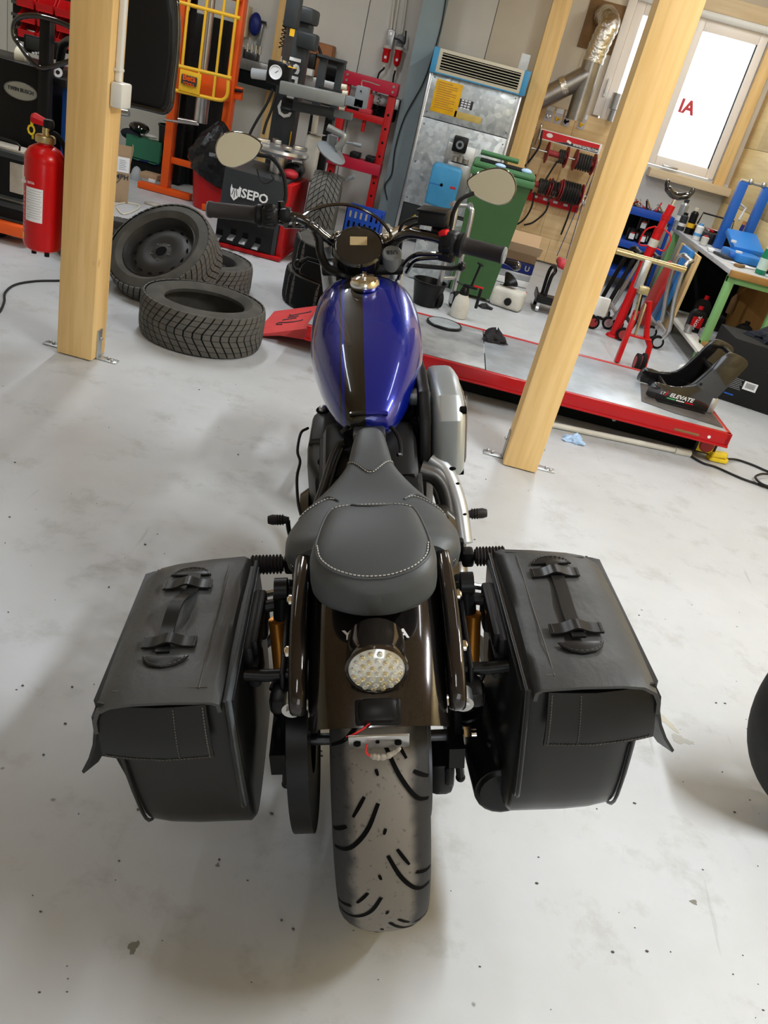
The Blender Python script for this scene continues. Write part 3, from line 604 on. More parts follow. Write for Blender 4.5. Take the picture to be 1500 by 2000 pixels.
P('cap_plate', MB().prism([(-.062, -.030), (-.050, -.036), (-.038, -.034), (-.034, 0), (-.038, .034), (-.050, .036), (-.062, .030)], .006, CP @ T(0, 0, -.008) @ RY(-.16), bev=.002), 'black_plastic', tk)
for s in (-1, 0, 1):
    P('rib', MB().box((-.054, s * .018, .0025 - .009), (.010, .002, .003), M=CP @ RY(-.16)), 'grey_mid', tk)
# engine and covers ------------------------------------------------------
P('crankcase', MB().box((.70, 0, .33), (.46, .24, .26), bev=.05).lathe([(0, .135), (.10, .135), (.115, .120), (.115, -.120), (.10, -.135), (0, -.135)], 32, T(.62, 0, .36) @ WYM), 'black_satin')
P('clutch_cover', MB().lathe([(0, .03), (.085, .028), (.105, .015), (.11, -.02)], 32, T(.50, .150, .40) @ RX(-PI / 2)).lathe([(0, .024), (.05, .022), (.065, .0)], 24, T(.62, .150, .46) @ RX(-PI / 2)), 'brown_case')
P('clutch_cover', MB().lathe([(0, .035), (.105, .032), (.125, .015), (.13, -.03)], 32, T(.42, -.150, .44) @ RX(PI / 2)), 'brown_case')
for nm, x, z, tl_ in (('front_cylinder', .88, .50, .42), ('rear_cylinder', .60, .50, -.42)):
    c = P(nm, MB().lathe([(.075, -.06), (.075, .14)], 20, T(x, 0, z) @ RY(tl_)), 'black_satin')
    for k in range(7): P('cooling_fin', MB().box((0, 0, -.04 + k * .026), (.20, .235, .007), M=T(x, 0, z) @ RY(tl_), bev=.003), 'cover_black', c)
    P('cylinder_head', MB().box((0, 0, .165), (.17, .21, .07), M=T(x, 0, z) @ RY(tl_), bev=.025), 'black_satin', c)
for s in (1, -1):
    SH = Matrix.Identity(4); SH[2][0] = .25; SH[2][3] = -.20      # the covers slope down to the rear
    # two-step side cover beside the seat nose, each with two socket bolts
    cv = P('side_cover', MB().prism([(.54, .042), (.60, .035), (.72, .040), (.80, .055), (.80, .120), (.77, .142), (.66, .150), (.60, .148), (.545, .128)], .165, SH @ T(0, 0, .50) @ S(1, s * 1.0, 1), bev=.018, seg=3), 'cover_black')
    P('cover_step', MB().prism([(.655, .060), (.72, .055), (.785, .068), (.785, .118), (.755, .138), (.655, .146)], .022, SH @ T(0, 0, .653) @ S(1, s, 1), bev=.010, seg=2), 'cover_black', cv)
    P('cover_lug', MB().box((.635, s * .095, .667), (.030, .022, .012), bev=.004).shift(SH), 'black_plastic', cv)
    for x, z, yb in ((.772, .675, .114 if s > 0 else .090), (.590, .665, .106 if s > 0 else .082)):
        b = P('socket_bolt', MB().lathe([(0, 0), (.0095, 0), (.0095, .006), (.006, .009), (0, .009)], 16, SH @ T(x, s * yb, z + .002)), 'alu', cv)
        P('bolt_recess', MB().lathe([(.0095, .001), (.016, .0012), (.017, .0)], 20, SH @ T(x, s * yb, z)), 'pure_dark', cv)
P('breather_hose', MB().tube(smooth([(.50, .050, .70), (.50, .066, .69), (.46, .082, .67), (.40, .095, .65), (.34, .11, .63)], 5), .012, 10), 'black_satin')
P('cable_loop', MB().tube(smooth([(.50, .060, .725), (.525, .035, .735), (.53, 0, .738), (.525, -.035, .735), (.49, -.062, .715), (.44, -.066, .70), (.43, -.058, .70)], 5), .0045, 7), 'black_satin')
P('pipe_loop', MB().tube(smooth([(.75, .152, .63), (.72, .168, .63), (.64, .172, .62), (.60, .164, .61), (.54, .168, .60), (.46, .162, .58), (.40, .150, .57)], 5), .0035, 7), 'black_satin')
P('tank_mount', MB().box((.49, 0, .725), (.05, .07, .02), bev=.006), 'dark_steel')
P('connector', MB().box((.64, -.112, .68), (.03, .022, .025), R=RZ(.5), bev=.004).box((.61, -.118, .67), (.03, .02, .02), R=RZ(.3), bev=.004), 'black_plastic')
# air cleaner on the right
ac = P('air_cleaner', MB().prism([(.555, .585), (.60, .56), (.70, .555), (.80, .60), (.85, .68), (.83, .755), (.72, .775), (.60, .765), (.555, .72)], .075, T(0, -.143, 0) @ RX(PI / 2), bev=.022, seg=3), 'airbox')
P('back_plate', MB().prism([(.56, .575), (.61, .55), (.71, .55), (.82, .60), (.865, .69), (.84, .77), (.72, .785), (.60, .775), (.56, .72)], .028, T(0, -.112, 0) @ RX(PI / 2), bev=.006), 'black_satin', ac)
P('side_face', MB().prism([(.59, .60), (.70, .585), (.78, .62), (.81, .68), (.79, .735), (.70, .745), (.60, .735)], .014, T(0, -.212, 0) @ RX(PI / 2), bev=.010), 'airbox_side', ac)
for x, z in ((.585, .735), (.60, .575)): P('bolt_hole', MB().cyl((x - .004, -.206, z), (x - .004, -.2195, z), .009, 14), 'pure_dark', ac)
for dx in (0, -.045): P('intake_duct', MB().tube([(.72 + dx, -.075, .735), (.70 + dx, -.115, .742), (.695 + dx, -.150, .735)], [.020, .021, .016], 12), 'airbox', ac)
# exhaust: two headers into a low muffler on the right
P('exhaust_pipe', MB().tube(smooth([(.56, -.115, .60), (.55, -.155, .585), (.52, -.178, .55), (.46, -.185, .48), (.40, -.19, .40), (.28, -.19, .34), (.12, -.20, .31)], 5), .024, 14), 'exhaust')
hs = P('heat_shield', MB().tube(smooth([(.575, -.140, .618), (.555, -.172, .595), (.50, -.196, .54), (.44, -.205, .47)], 5), .021, 12), 'silver_paint')
for k in range(4): P('slot', MB().ball((.545 - k * .025, -.186 - k * .006, .607 - k * .026), (.006, .010, .004)), 'pure_dark', hs)
P('muffler', MB().tube(smooth([(.40, -.185, .30), (.30, -.20, .28), (.10, -.205, .28), (-.08, -.215, .285), (-.11, -.216, .287)], 4), [.035] * 4 + [.05] * 8 + [.05, .05, .049, .046, .04], 20), 'black_satin')
P('exhaust_pipe', MB().tube(smooth([(.86, -.12, .50), (.80, -.19, .40), (.62, -.20, .27), (.40, -.195, .26)], 5), .022, 12), 'exhaust')
# foot controls
for s, x, z in ((1, .25, .553), (-1, .25, .556)):
    r0, r1 = (.180, .243) if s > 0 else (.203, .262)
    pg = P('foot_peg', MB().tube([(x, s * r0, z), (x, s * r1, z)], [.015, .0175], 14), 'rubber')
    for k in range(9): P('rubber_rib', MB().lathe([(.0185, -.0018), (.0205, 0), (.0185, .0018)], 14, T(x, s * (r0 + .005 + k * (r1 - r0 - .008) / 8), z) @ WYM @ S(1, 1, 1)), 'rubber', pg)
    P('peg_hinge', MB().box((x + .003, s * (r0 - .014), z - .002), (.032, .024, .034), bev=.006).box((x + .02, s * (r0 - .03), z + .005), (.02, .02, .05), bev=.005), 'black_satin', pg)
    P('peg_bracket', MB().beam((x + .02, s * (r0 - .03), z), (x + .12, s * .13, z - .06), .02, .03, bev=.006), 'black_satin', pg)
    e = .238 if s > 0 else .264
    lv = P('shift_lever' if s > 0 else 'brake_pedal', MB().tube(smooth([(.36, s * .175, .40), (.47, s * (e - .055), .445), (.495, s * (e - .046), .49), (.50, s * (e - .045), .51)], 4), .0055, 8), 'black_satin')
    pd = P('pedal_rubber', MB().tube([(.50, s * (e - .048), .511), (.50, s * (e - .030), .512), (.50, s * (e - .01), .513), (.50, s * e, .513)], [.007, .011, .012, .009], 12), 'rubber', lv)
    for k in range(3): P('rubber_rib', MB().lathe([(.0115, -.0012), (.0135, 0), (.0115, .0012)], 12, T(.50, s * (e - .034 + k * .006), .512) @ WYM), 'rubber', lv)
# shock absorbers and bag carriers
for s in (1, -1):
    y = s * .168
    sh = P('shock_absorber', MB().tube([(.05, s * .160, .62), (.035, y, .50), (.03, y, .38)], [.016, .016, .016], 12).cyl((.05, s * .150, .63), (.05, s * .172, .63), .02, 14), 'black_satin')
    P('shock_reservoir', MB().cyl((.035, y + s * .004, .575), (.028, y + s * .004, .465), .0145, 16), 'bronze', sh)
    P('coil_spring', MB().tube([(.03 + .026 * math.sin(k * .55), y + .026 * math.cos(k * .55), .455 - k * .0024) for k in range(60)], .0045, 6), 'black_satin', sh)
    ca = P('bag_carrier', MB().tube(smooth([(.05, s * .13, .600), (.05, s * .17, .598), (.045, s * .205, .594)], 3), .011, 10), 'black_satin')
    P('carrier_arm', MB().tube([(-.10, s * .115, .566), (-.10, s * .18, .566), (-.10, s * .213, .570)], .0105, 10), 'black_satin', ca)
    P('carrier_plate', MB().prism([(.09, .60), (.05, .61), (-.12, .585), (-.13, .55), (-.06, .50), (.02, .53), (.09, .57)], .008, T(0, s * .150 + .004, 0) @ RX(PI / 2), bev=.003), 'black_satin', ca)
    P('clamp', MB().cyl((.058, s * .140, .604), (.058, s * .168, .604), .021, 14).box((.085, s * .155, .605), (.03, .024, .03), bev=.007), 'black_satin', ca)
    P('rod', MB().tube([(.10, s * .13, .60), (.105, s * .23, .575)], .006, 8), 'steel', ca)
# handlebar, turned to the right lock ---------------------------------------
hb = P('handlebar', MB().tube(smooth([(1.10, .270, 1.084), (1.075, .215, 1.080), (1.068, .170, 1.078), (1.072, .135, 1.058), (1.078, .105, 1.030), (1.084, .070, 1.006), (1.07, 0, 1.000), (1.05, -.065, 1.006), (1.02, -.092, 1.030), (.995, -.12, 1.044), (.965, -.165, 1.042), (.94, -.214, 1.030)], 5), .0125, 12), 'black_gloss')
def gripset(name, a, b, lab=None):
    a, b = Vector(a), Vector(b); d = (b - a).normalized(); ln = (b - a).length; M = aim(a, d)
    g_ = P('grip', MB().lathe([(.0, -.002), (.020, -.002), (.024, .004), (.0205, .010), (.0195, .02), (.0195, ln - .008), (.021, ln - .006), (.021, ln), (0, ln)], 24, M), 'rubber')
    P('grip_end', MB().lathe([(.0205, ln), (.0195, ln + .004), (.004, ln + .005), (.003, ln + .003), (0, ln + .003)], 24, M), 'grey_mid', g_)
gripset('left', (1.079, .268, 1.085), (1.098, .394, 1.098)); gripset('right', (.934, -.240, 1.0255), (.892, -.338, 1.006))
SL = aim((1.074, .236, 1.081), (.10, .99, .08)); SR = aim((.942, -.212, 1.030), (-.36, -.92, -.17))
sl = P('switch_housing', MB().box((0, 0, 0), (.062, .052, .044), M=SL, bev=.014, seg=3).lathe([(.026, .02), (.028, .024), (.028, .031), (.020, .034)], 24, SL), 'black_plastic')
sr = P('switch_housing', MB().box((0, 0, 0), (.060, .054, .046), M=SR, bev=.014, seg=3).lathe([(.026, .02), (.030, .026), (.030, .034), (.020, .038)], 24, SR).box((.0, -.03, .0), (.04, .03, .04), M=SR, bev=.006), 'black_plastic')
P('dimmer_switch', MB().box((1.052, .236, 1.104), (.012, .022, .020), R=RY(.6), bev=.003), 'black_satin', sl); P('horn_switch', MB().box((1.046, .238, 1.065), (.010, .024, .010), bev=.003), 'black_satin', sl); P('signal_switch', MB().box((1.045, .238, 1.083), (.010, .016, .010), bev=.003), 'black_satin', sl)
P('kill_switch', MB().box((.930, -.196, 1.056), (.030, .020, .012), R=RZ(-.4) @ RX(-.2), bev=.003), 'red', sr)
for dz in (0, -.017): P('push_switch', MB().box((.916, -.200, 1.022 + dz), (.010, .018, .008), R=RZ(-.4), bev=.002), 'black_satin', sr)
lv = P('clutch_lever', MB().tube(smooth([(1.12, .195, 1.052), (1.135, .23, 1.058), (1.15, .30, 1.075), (1.155, .38, 1.092)], 4), [.009, .009, .008, .007, .007, .006, .006, .006, .006, .006, .006, .007, .009], 8).box((1.09, .190, 1.062), (.05, .03, .024), bev=.006).ball((1.11, .165, 1.050), (.012, .035, .008)), 'black_gloss')
P('perch_clamp', MB().box((1.072, .196, 1.084), (.034, .028, .034), bev=.005), 'black_satin', lv)
P('brake_lever', MB().tube(smooth([(.985, -.20, 1.015), (.985, -.25, 1.005), (.975, -.33, .985), (.955, -.378, .968)], 4), [.009, .009, .008, .008, .007, .007, .006, .006, .006, .006, .007, .008, .011], 8).ball((.953, -.382, .966), .012), 'black_gloss')
mc = P('master_cylinder', MB().box((.985, -.178, 1.082), (.062, .072, .034), R=RZ(-.35) @ RX(.10), bev=.006).cyl((.98, -.17, 1.05), (.98, -.20, 1.045), .014, 12), 'black_plastic'); P('cap', MB().box((.985, -.178, 1.100), (.066, .076, .006), R=RZ(-.35) @ RX(.10), bev=.003), 'black_satin', mc)
# mirrors: teardrop heads on curved stalks
def mirror(c, out, nrm, stalk, s):
    c, n_ = Vector(c), Vector(nrm).normalized(); M = aim(c, n_); ml = P('mirror', MB().prism([(x * 1.06, y * 1.06) for x, y in out], -.016, M, bev=.005), 'black_gloss')
    P('mirror_glass', MB().prism(out, .001, M @ T(0, 0, .0012)), 'mirror_glass', ml, sharp=0)
    P('mirror_stalk', MB().tube(smooth(stalk, 5), [.0055] * (5 * (len(stalk) - 1) + 1), 8), 'black_satin', ml)
    P('stalk_nut', MB().cyl(Vector(stalk[-1]) - Vector((0, 0, .004)), Vector(stalk[-1]) + Vector((0, 0, .022)), .0085, 6), 'black_satin', ml)
tear = [(-.062, .012), (-.052, .024), (-.030, .036), (0, .0425), (.022, .040), (.040, .028), (.050, .008), (.050, -.010), (.040, -.028), (.022, -.036), (.004, -.036), (-.030, -.024), (-.050, -.010)]
tear = [(p.x, p.y) for p in smooth([Vector((a, b, 0)) for a, b in tear], 4, True)]
MLp = Vector((1.12, .312, 1.232)); MRp = Vector((.95, -.316, 1.152))
def basis(n_, up):                        # how aim() lays x, y for this normal
    return aim((0, 0, 0), n_)
nL = Vector((-.95, -.02, .05)); nR = Vector((-.95, .20, .04))
mirror(MLp, [(-x, y) for x, y in tear], nL, [(1.125, .262, 1.222), (1.125, .225, 1.212), (1.120, .200, 1.175), (1.110, .196, 1.125), (1.090, .208, 1.092)], 1)
mirror(MRp, [(-x * -1, y) for x, y in tear], nR, [(.958, -.270, 1.140), (.958, -.240, 1.128), (.955, -.222, 1.100), (.955, -.215, 1.065), (.955, -.206, 1.045)], -1)
# gauge, socket, risers, headlight, indicators, cables
GM = aim((1.035, .013, 1.005), (-.62, -.02, .78))
ga = P('speedometer', MB().lathe([(.0, -.05), (.050, -.05), (.064, -.035), (.066, -.008), (.0665, .004), (.062, .010), (.060, .006)], 44, GM), 'black_gloss')
P('dial', MB().lathe([(.0615, .006), (.057, .008), (0, .0085)], 44, GM), 'glass_face', ga)
sc_ = aim((1.035, .013, 1.005), (-.62, -.02, .78))
P('display', MB().box((.0, .014, .009), (.044, .027, .001), M=sc_ @ RZ(-.06)), 'screen', ga)
ub = P('power_socket', MB().lathe([(0, -.05), (.023, -.05), (.025, -.02), (.025, .0), (.022, .003), (0, .003)], 28, aim((1.012, -.072, .994), (-.6, 0, .8))), 'grey_mid')
L_('lettering', 'USB', .017, 'near_black', ub, aim((1.012, -.072, .994), (-.6, 0, .8)) @ T(0, 0, .0035) @ RZ(PI), depth=.0004)
for y in (.066, -.058): 
    rr = P('riser', MB().box((1.085 + y * .2, y, 1.0), (.05, .040, .05), R=RY(-.5), bev=.01), 'black_gloss')
    for k in (-1, 1): P('riser_bolt', MB().lathe([(0, .003), (.005, .003), (.007, .008), (.0085, .006), (.0085, 0)], 14, T(1.085 + y * .2 + k * .015 - .01, y, 1.026) @ RY(-.5)), 'chrome', rr)
P('top_yoke', MB().prism([(1.03, .11), (1.10, .115), (1.14, .05), (1.14, -.06), (1.08, -.11), (1.02, -.10)], .03, T(0, 0, .935), bev=.008), 'black_satin')
P('lower_yoke', MB().prism([(1.10, .11), (1.17, .115), (1.21, .05), (1.21, -.06), (1.15, -.11), (1.09, -.10)], .035, T(0, 0, .76), bev=.008), 'black_satin')
ST = T(1.70, 0, 0) @ Matrix.Rotation(-.28, 4, Vector((-.485, 0, .875))) @ T(-1.70, 0, 0)   # steering turned right about the raked axis
for s in (1, -1):
    fk = P('fork_leg', MB().tube([(1.105, s * .095, .99), (1.38, s * .095, .55)], .0205, 14).shift(ST), 'silver_paint')
    P('fork_slider', MB().tube([(1.33, s * .095, .62), (1.56, s * .095, .29)], .028, 14).shift(ST), 'black_satin', fk)
hl = P('headlight', MB().lathe([(0, -.07), (.05, -.06), (.080, -.02), (.088, .03), (.088, .05), (.082, .055)], 36, aim((1.26, 0, .90), (1, 0, -.1))).shift(ST), 'black_gloss'); P('headlight_lens', MB().lathe([(.082, .052), (.05, .062), (0, .066)], 36, aim((1.26, 0, .90), (1, 0, -.1))).shift(ST), 'lens_clear', hl); P('headlight_ring', MB().lathe([(.088, .04), (.092, .05), (.086, .06), (.08, .055)], 36, aim((1.26, 0, .90), (1, 0, -.1))).shift(ST), 'chrome', hl)
P('headlight_ear', MB().tube(smooth([(1.19, -.06, 1.0), (1.20, -.10, 1.02), (1.20, -.15, 1.012), (1.20, -.175, .99)], 4), .008, 8), 'chrome')
for s, tip, kn in ((1, (1.10, .150, .968), (1.095, .176, .955)), (-1, (1.10, -.235, .931), (1.10, -.262, .936))):
    P('front_indicator', MB().tube([(1.11, s * .09, .945), tip, kn], [.006, .006, .010], 8).ball(kn, (.015, .012, .013)), 'black_satin')
fw_ = P('front_tire', MB().lathe(tyre_prof(.318, .10, .235, .6, 12), 60, T(1.57, 0, .318) @ WYM, closed=True).shift(ST), 'tyre')
fr = P('front_wheel', MB().lathe([(.24, -.04), (.225, 0), (.24, .04)], 40, T(1.57, 0, .318) @ WYM).lathe([(0, -.06), (.035, -.06), (.035, .06), (0, .06)], 20, T(1.57, 0, .318) @ WYM).shift(ST), 'rim_black')
for k in range(10):
    a = 2 * PI * k / 10; P('spoke', MB().beam((1.57 + .03 * math.cos(a), 0, .318 + .03 * math.sin(a)), (1.57 + .228 * math.cos(a), 0, .318 + .228 * math.sin(a)), .02, .025, (0, 1, 0)).shift(ST), 'rim_black', fr)
P('front_brake_disc', MB().lathe([(.08, .064), (.15, .064), (.15, .069), (.08, .069)], 40, T(1.57, 0, .318) @ WYM, closed=True).shift(ST), 'steel')
P('front_fender', MB().loft(fender_secs(.345, .062, .04, .45, 2.2, 18, 0)).shift(ST @ T(1.57, 0, .318)), 'black_gloss', sharp=50)
for nm, pts, r in (('clutch_cable', [(1.10, .175, 1.062), (1.13, .14, 1.082), (1.16, .08, 1.092), (1.17, .02, 1.085), (1.16, -.04, 1.055), (1.15, -.075, 1.01), (1.16, -.08, .93)], .0045),
                   ('brake_hose', [(.985, -.150, 1.082), (1.02, -.125, 1.075), (1.07, -.10, 1.05), (1.10, -.09, 1.0), (1.12, -.08, .92)], .0045), ('brake_hose', [(.985, -.155, 1.070), (1.02, -.128, 1.06), (1.06, -.105, 1.035), (1.09, -.095, .98), (1.11, -.085, .90)], .0045),
                   ('throttle_cable', [(.925, -.195, 1.005), (.96, -.16, 1.0), (.99, -.13, .992), (1.02, -.105, .965), (1.05, -.09, .92)], .006), ('throttle_cable', [(.93, -.20, .995), (.965, -.165, .988), (1.0, -.13, .975), (1.03, -.11, .94)], .005),
                   ('wiring_loom', [(1.075, .125, 1.045), (1.07, .115, 1.02), (1.05, .112, .99), (1.03, .095, .958), (1.01, .06, .945), (1.02, .02, .93)], .011)):
    P(nm, MB().tube(smooth(pts, 6), r, 8), 'black_gloss' if 'cable' in nm else 'black_satin')
P('bar_tie', MB().lathe([(.0138, -.004), (.0145, 0), (.0138, .004)], 14, aim((1.076, .12, 1.044), (.05, .6, .5))).lathe([(.0138, -.004), (.0145, 0), (.0138, .004)], 14, aim((1.072, .14, 1.06), (.05, .6, .5))), 'black_satin', hb)
# ------------------------------------------------------------------ leather saddlebags on the carriers
def sheet(rows, th):
    """a leather sheet from a grid of points, given thickness"""
    n, m = len(rows), len(rows[0]); mb = MB(); vs = [Vector(p) for r in rows for p in r]
    nor = []
    for i in range(n):
        for j in range(m):
            a = vs[min(i + 1, n - 1) * m + j] - vs[max(i - 1, 0) * m + j]; b = vs[i * m + min(j + 1, m - 1)] - vs[i * m + max(j - 1, 0)]
            q = a.cross(b); nor.append(q.normalized() if q.length > 1e-12 else Vector((0, 0, 1)))
    top = [v + q * th / 2 for v, q in zip(vs, nor)]; bot = [v - q * th / 2 for v, q in zip(vs, nor)]; o = n * m; fs = []
    for i in range(n - 1):
        for j in range(m - 1):
            a, b, c, d = i * m + j, i * m + j + 1, (i + 1) * m + j + 1, (i + 1) * m + j; fs += [(a, b, c, d), (o + d, o + c, o + b, o + a)]
    ed = [i for i in range(m)] + [i * m + m - 1 for i in range(1, n)] + [(n - 1) * m + j for j in range(m - 2, -1, -1)] + [i * m for i in range(n - 2, 0, -1)]
    for a, b in zip(ed, ed[1:] + ed[:1]): fs.append((a, o + a, o + b, b))
    return mb.add(top + bot, fs)
def saddlebag(s, label):
    base = Vector((-.02, s * .30, .30)); root = thing('saddlebag', label, 'saddlebag', BM @ T(base), group='leather saddlebags on the motorcycle')
    def Q(name, mb, m, parent=root, **k):
        for v in mb.v: v.y *= s
        if s < 0: mb.f = [f[::-1] for f in mb.f]
        mb.shift(wmat(parent).inverted() @ BM); return part(name, mb, m, parent, **k)
    rnd = random.Random(3 + s)
    # body: side outline swept outward, belly rounded
    prof = [(.165, .605), (.172, .50), (.150, .38), (.115, .315), (.06, .295), (-.09, .280), (-.150, .292), (-.180, .345), (-.196, .47), (-.203, .605)]
    prof = [(p.x, p.y) for p in smooth([Vector((a, b, 0)) for a, b in prof], 3)]
    secs = []
    for y, k, lift in ((.213, .97, .0), (.220, 1.0, 0), (.26, 1.0, .0), (.31, 1.0, -.004), (.36, .99, .0), (.395, .965, .012), (.410, .92, .03)):
        secs.append([(-.02 + (x + .02) * k, y + (.012 if z > .5 and y > .3 else 0) - (.02 * (.6 - z) if y > .34 else 0), .605 - (.605 - z) * (1 - (1 - k) * .8)) for x, z in prof])
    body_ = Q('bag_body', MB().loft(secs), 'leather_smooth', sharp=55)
    Q('piping', MB().tube([(x * 1.0 - .002 * 0, .400 - (.02 * (.6 - z)), z) for x, z in [(-.02 + (a + .02) * .975, .605 - (.605 - b) * .985) for a, b in prof]], .003, 7), 'leather_smooth', body_)
    # lid: broad top with rounded outer edge
    cols = [(.231, .604), (.233, .618), (.242, .6235), (.30, .626), (.36, .625), (.390, .621), (.408, .610), (.416, .592), (.417, .57)]
    rows = []
    for i in range(13):
        t = i / 12; x = .180 - t * .398; dip = -.010 * max(0, (.10 - t) / .10) ** 2 - .004 * max(0, (t - .93) / .07) ** 2
        wv = .0015 * math.sin(t * 9 + s) + .001 * math.sin(t * 23)
        rows.append([(x + (.03 * (y - .24) / .16 * -1 * (1 - t)), y + (.004 * math.sin(t * PI)), z + dip + (wv if .24 < y < .40 else 0)) for y, z in cols])
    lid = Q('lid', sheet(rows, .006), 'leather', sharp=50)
    Q('lid_seam', MB().tube([(.135 - .33 * i / 10, .262, .6285 + .0012 * math.sin(i)) for i in range(11)], .0012, 5), 'thread', lid)
    Q('lid_seam', MB().tube([(-.192, .25 + .14 * i / 8, .6275 - (.003 if i > 6 else 0)) for i in range(9)], .0012, 5), 'thread', lid)
    if s < 0: Q('lid_seam', MB().tube([(.155 - .028 * i / 8, .245 + .14 * i / 8, .6255) for i in range(9)], .0012, 5), 'thread', lid)
    # rear flap under the lid's back edge
    rows = []
    for i in range(7):
        t = i / 6; z = .616 - .098 * t
        rows.append([(-.216 - .010 * math.sin(t * 2.2) + .012 * (u ** 3 if u > .5 else 0), .250 + .160 * u - .002 * t + (.010 * u * t), z - .004 * math.sin(u * PI)) for u in [j / 9 for j in range(10)]])
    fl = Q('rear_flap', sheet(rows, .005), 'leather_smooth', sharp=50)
    def flap_pt(u, t, up=.0035):
        return (-.216 - .010 * math.sin(t * 2.2) + .012 * (u ** 3 if u > .5 else 0) - up, .250 + .160 * u - .002 * t + (.010 * u * t), .616 - .098 * t - .004 * math.sin(u * PI))
    st = MB()
    for k in range(30):
        a = k / 30; st.tube([flap_pt(.02 + .96 * a, .955), flap_pt(.02 + .96 * a + .02, .955)], .0011, 4)
    for k in range(18):
        a = k / 18; st.tube([flap_pt(.03, .03 + .92 * a), flap_pt(.03, .03 + .92 * a + .032)], .0011, 4); st.tube([flap_pt(.30, .03 + .92 * a), flap_pt(.30, .03 + .92 * a + .03)], .0009, 4)
    q = Q('stitching', st, 'thread', fl); q['kind'] = 'stuff'
    # outer flap, its rear corner curls away as a point
    rows = []
    for i in range(11):
        t = i / 10; x = .16 - t * .372; hang = (.10 + .035 * max(0, (t - .5) / .5)) * (1 if t < .95 else .93); fl_ = .038 * max(0, (t - .55) / .45) ** 2
        rows.append([(x + .012 * u * (t > .9), .418 + fl_ * u * u + .006 * u, .595 - hang * u) for u in (0, .25, .5, .75, 1)])
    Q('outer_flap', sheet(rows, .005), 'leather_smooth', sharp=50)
    # inner cheek, stands proud of the back
    out = [(.17, .615), (.17, .50), (.14, .40), (.05, .36), (-.08, .345), (-.13, .345), (-.188, .372), (-.203, .395), (-.210, .48), (-.214, .618)]
    ck = Q('inner_panel', MB().prism([(p.x, p.y) for p in smooth([Vector((a, b, 0)) for a, b in out], 2, False)], .006, T(0, .222, 0) @ RX(PI / 2), bev=.002), 'suede' if s > 0 else 'leather_smooth')
    Q('piping', MB().tube([(p.x, .222, p.y) for p in smooth([Vector((a, b, 0)) for a, b in out[4:]], 3)], .003, 6), 'leather_smooth', ck)
    # snap mounts toward the bike
    mt = Q('mounting_clip', MB().box((.0, .206, .575), (.17, .018, .07), bev=.008).box((.0, .196, .60), (.15, .012, .03), bev=.005), 'black_plastic')
    Q('clip_block', MB().box((-.06, .200, .555), (.06, .022, .05), bev=.008), 'black_plastic', mt)
    Q('clip_block', MB().box((.05, .198, .565), (.06, .018, .05), bev=.008), 'black_plastic', mt)
    # carrying handle: strap through two loops, half-moon ends
    yc = .325 if s > 0 else .318
    def top(x, y, up=0): return Vector((x, y, .6295 + up))
    hd = Q('handle', sheet([[top(.100 - .215 * t + 0, yc + w + (.010 * math.sin((t - .5) * 5) if s > 0 else .002 * math.sin(t * 6)), .003 + (.020 * math.sin(PI * min(1, max(0, (t - .2) / .6))) ** 2 if s > 0 else .002)) for w in (-.011, 0, .011)] for t in [i / 16 for i in range(17)]], .004), 'leather_smooth')
    for x in (.068, -.092):
        lp = Q('loop', sheet([[top(x + dx, yc + w, .004 + .009 * math.exp(-(w / .016) ** 2)) for dx in (-.0125, 0, .0125)] for w in [-.042 + .006 * i for i in range(15)]], .0035), 'leather_smooth')
        for sg in (-1, 1):
            sti = MB()
            for k in range(5): sti.tube([top(x - .010 + k * .0045, yc + sg * .038, .0068), top(x - .0075 + k * .0045, yc + sg * .038, .0068)], .0008, 4)
            q = Q('stitching', sti, 'thread', lp); q['kind'] = 'stuff'
    for x, d in ((.098, 1), (-.125, -1)):
        pts = [(x, -.036), (x + d * .012, -.031), (x + d * .022, -.020), (x + d * .027, 0), (x + d * .022, .020), (x + d * .012, .031), (x, .036)]
        cu = .010 if (s > 0 and d < 0) else .0
        tb = Q('strap_end', MB().prism([(a, yc + b) for a, b in pts], .004, T(0, 0, .6305) @ T(0, 0, 0), bev=.0012), 'leather_smooth')
        sti = MB()
        for k in range(12):
            a = PI * (k + .2) / 12; b = a + .15
            sti.tube([top(x + d * .023 * math.sin(a), yc + .031 * math.cos(a), .0058), top(x + d * .023 * math.sin(b), yc + .031 * math.cos(b), .0058)], .0008, 4)
        q = Q('stitching', sti, 'thread', tb); q['kind'] = 'stuff'
    return root
saddlebag(1, 'black leather saddlebag on the left of the motorcycle, handle arched up')
saddlebag(-1, 'black leather saddlebag on the right of the motorcycle, handle lying flat')
# ------------------------------------------------------------------ left side of the workshop
def fb(tl, br, Y, d):
    """span of an upright box from the pixels of its front face's top-left and bottom-right corners"""
    a, b = at(tl[0], tl[1], Y), at(br[0], br[1], Y)
    return (min(a.x, b.x), Y, min(a.z, b.z)), (max(a.x, b.x), Y + d, max(a.z, b.z))
def fbox(tl, br, Y, d, bev=.004, z0=None, mb=None):
    a, b = fb(tl, br, Y, d)
    if z0 is not None: a = (a[0], a[1], z0)
    return (mb or MB()).span(a, b, bev=bev)
def chain(pts, Y): return [at(x, y, Y) for x, y in pts]
FACE = RX(PI / 2)                         # lettering upright, read from -y
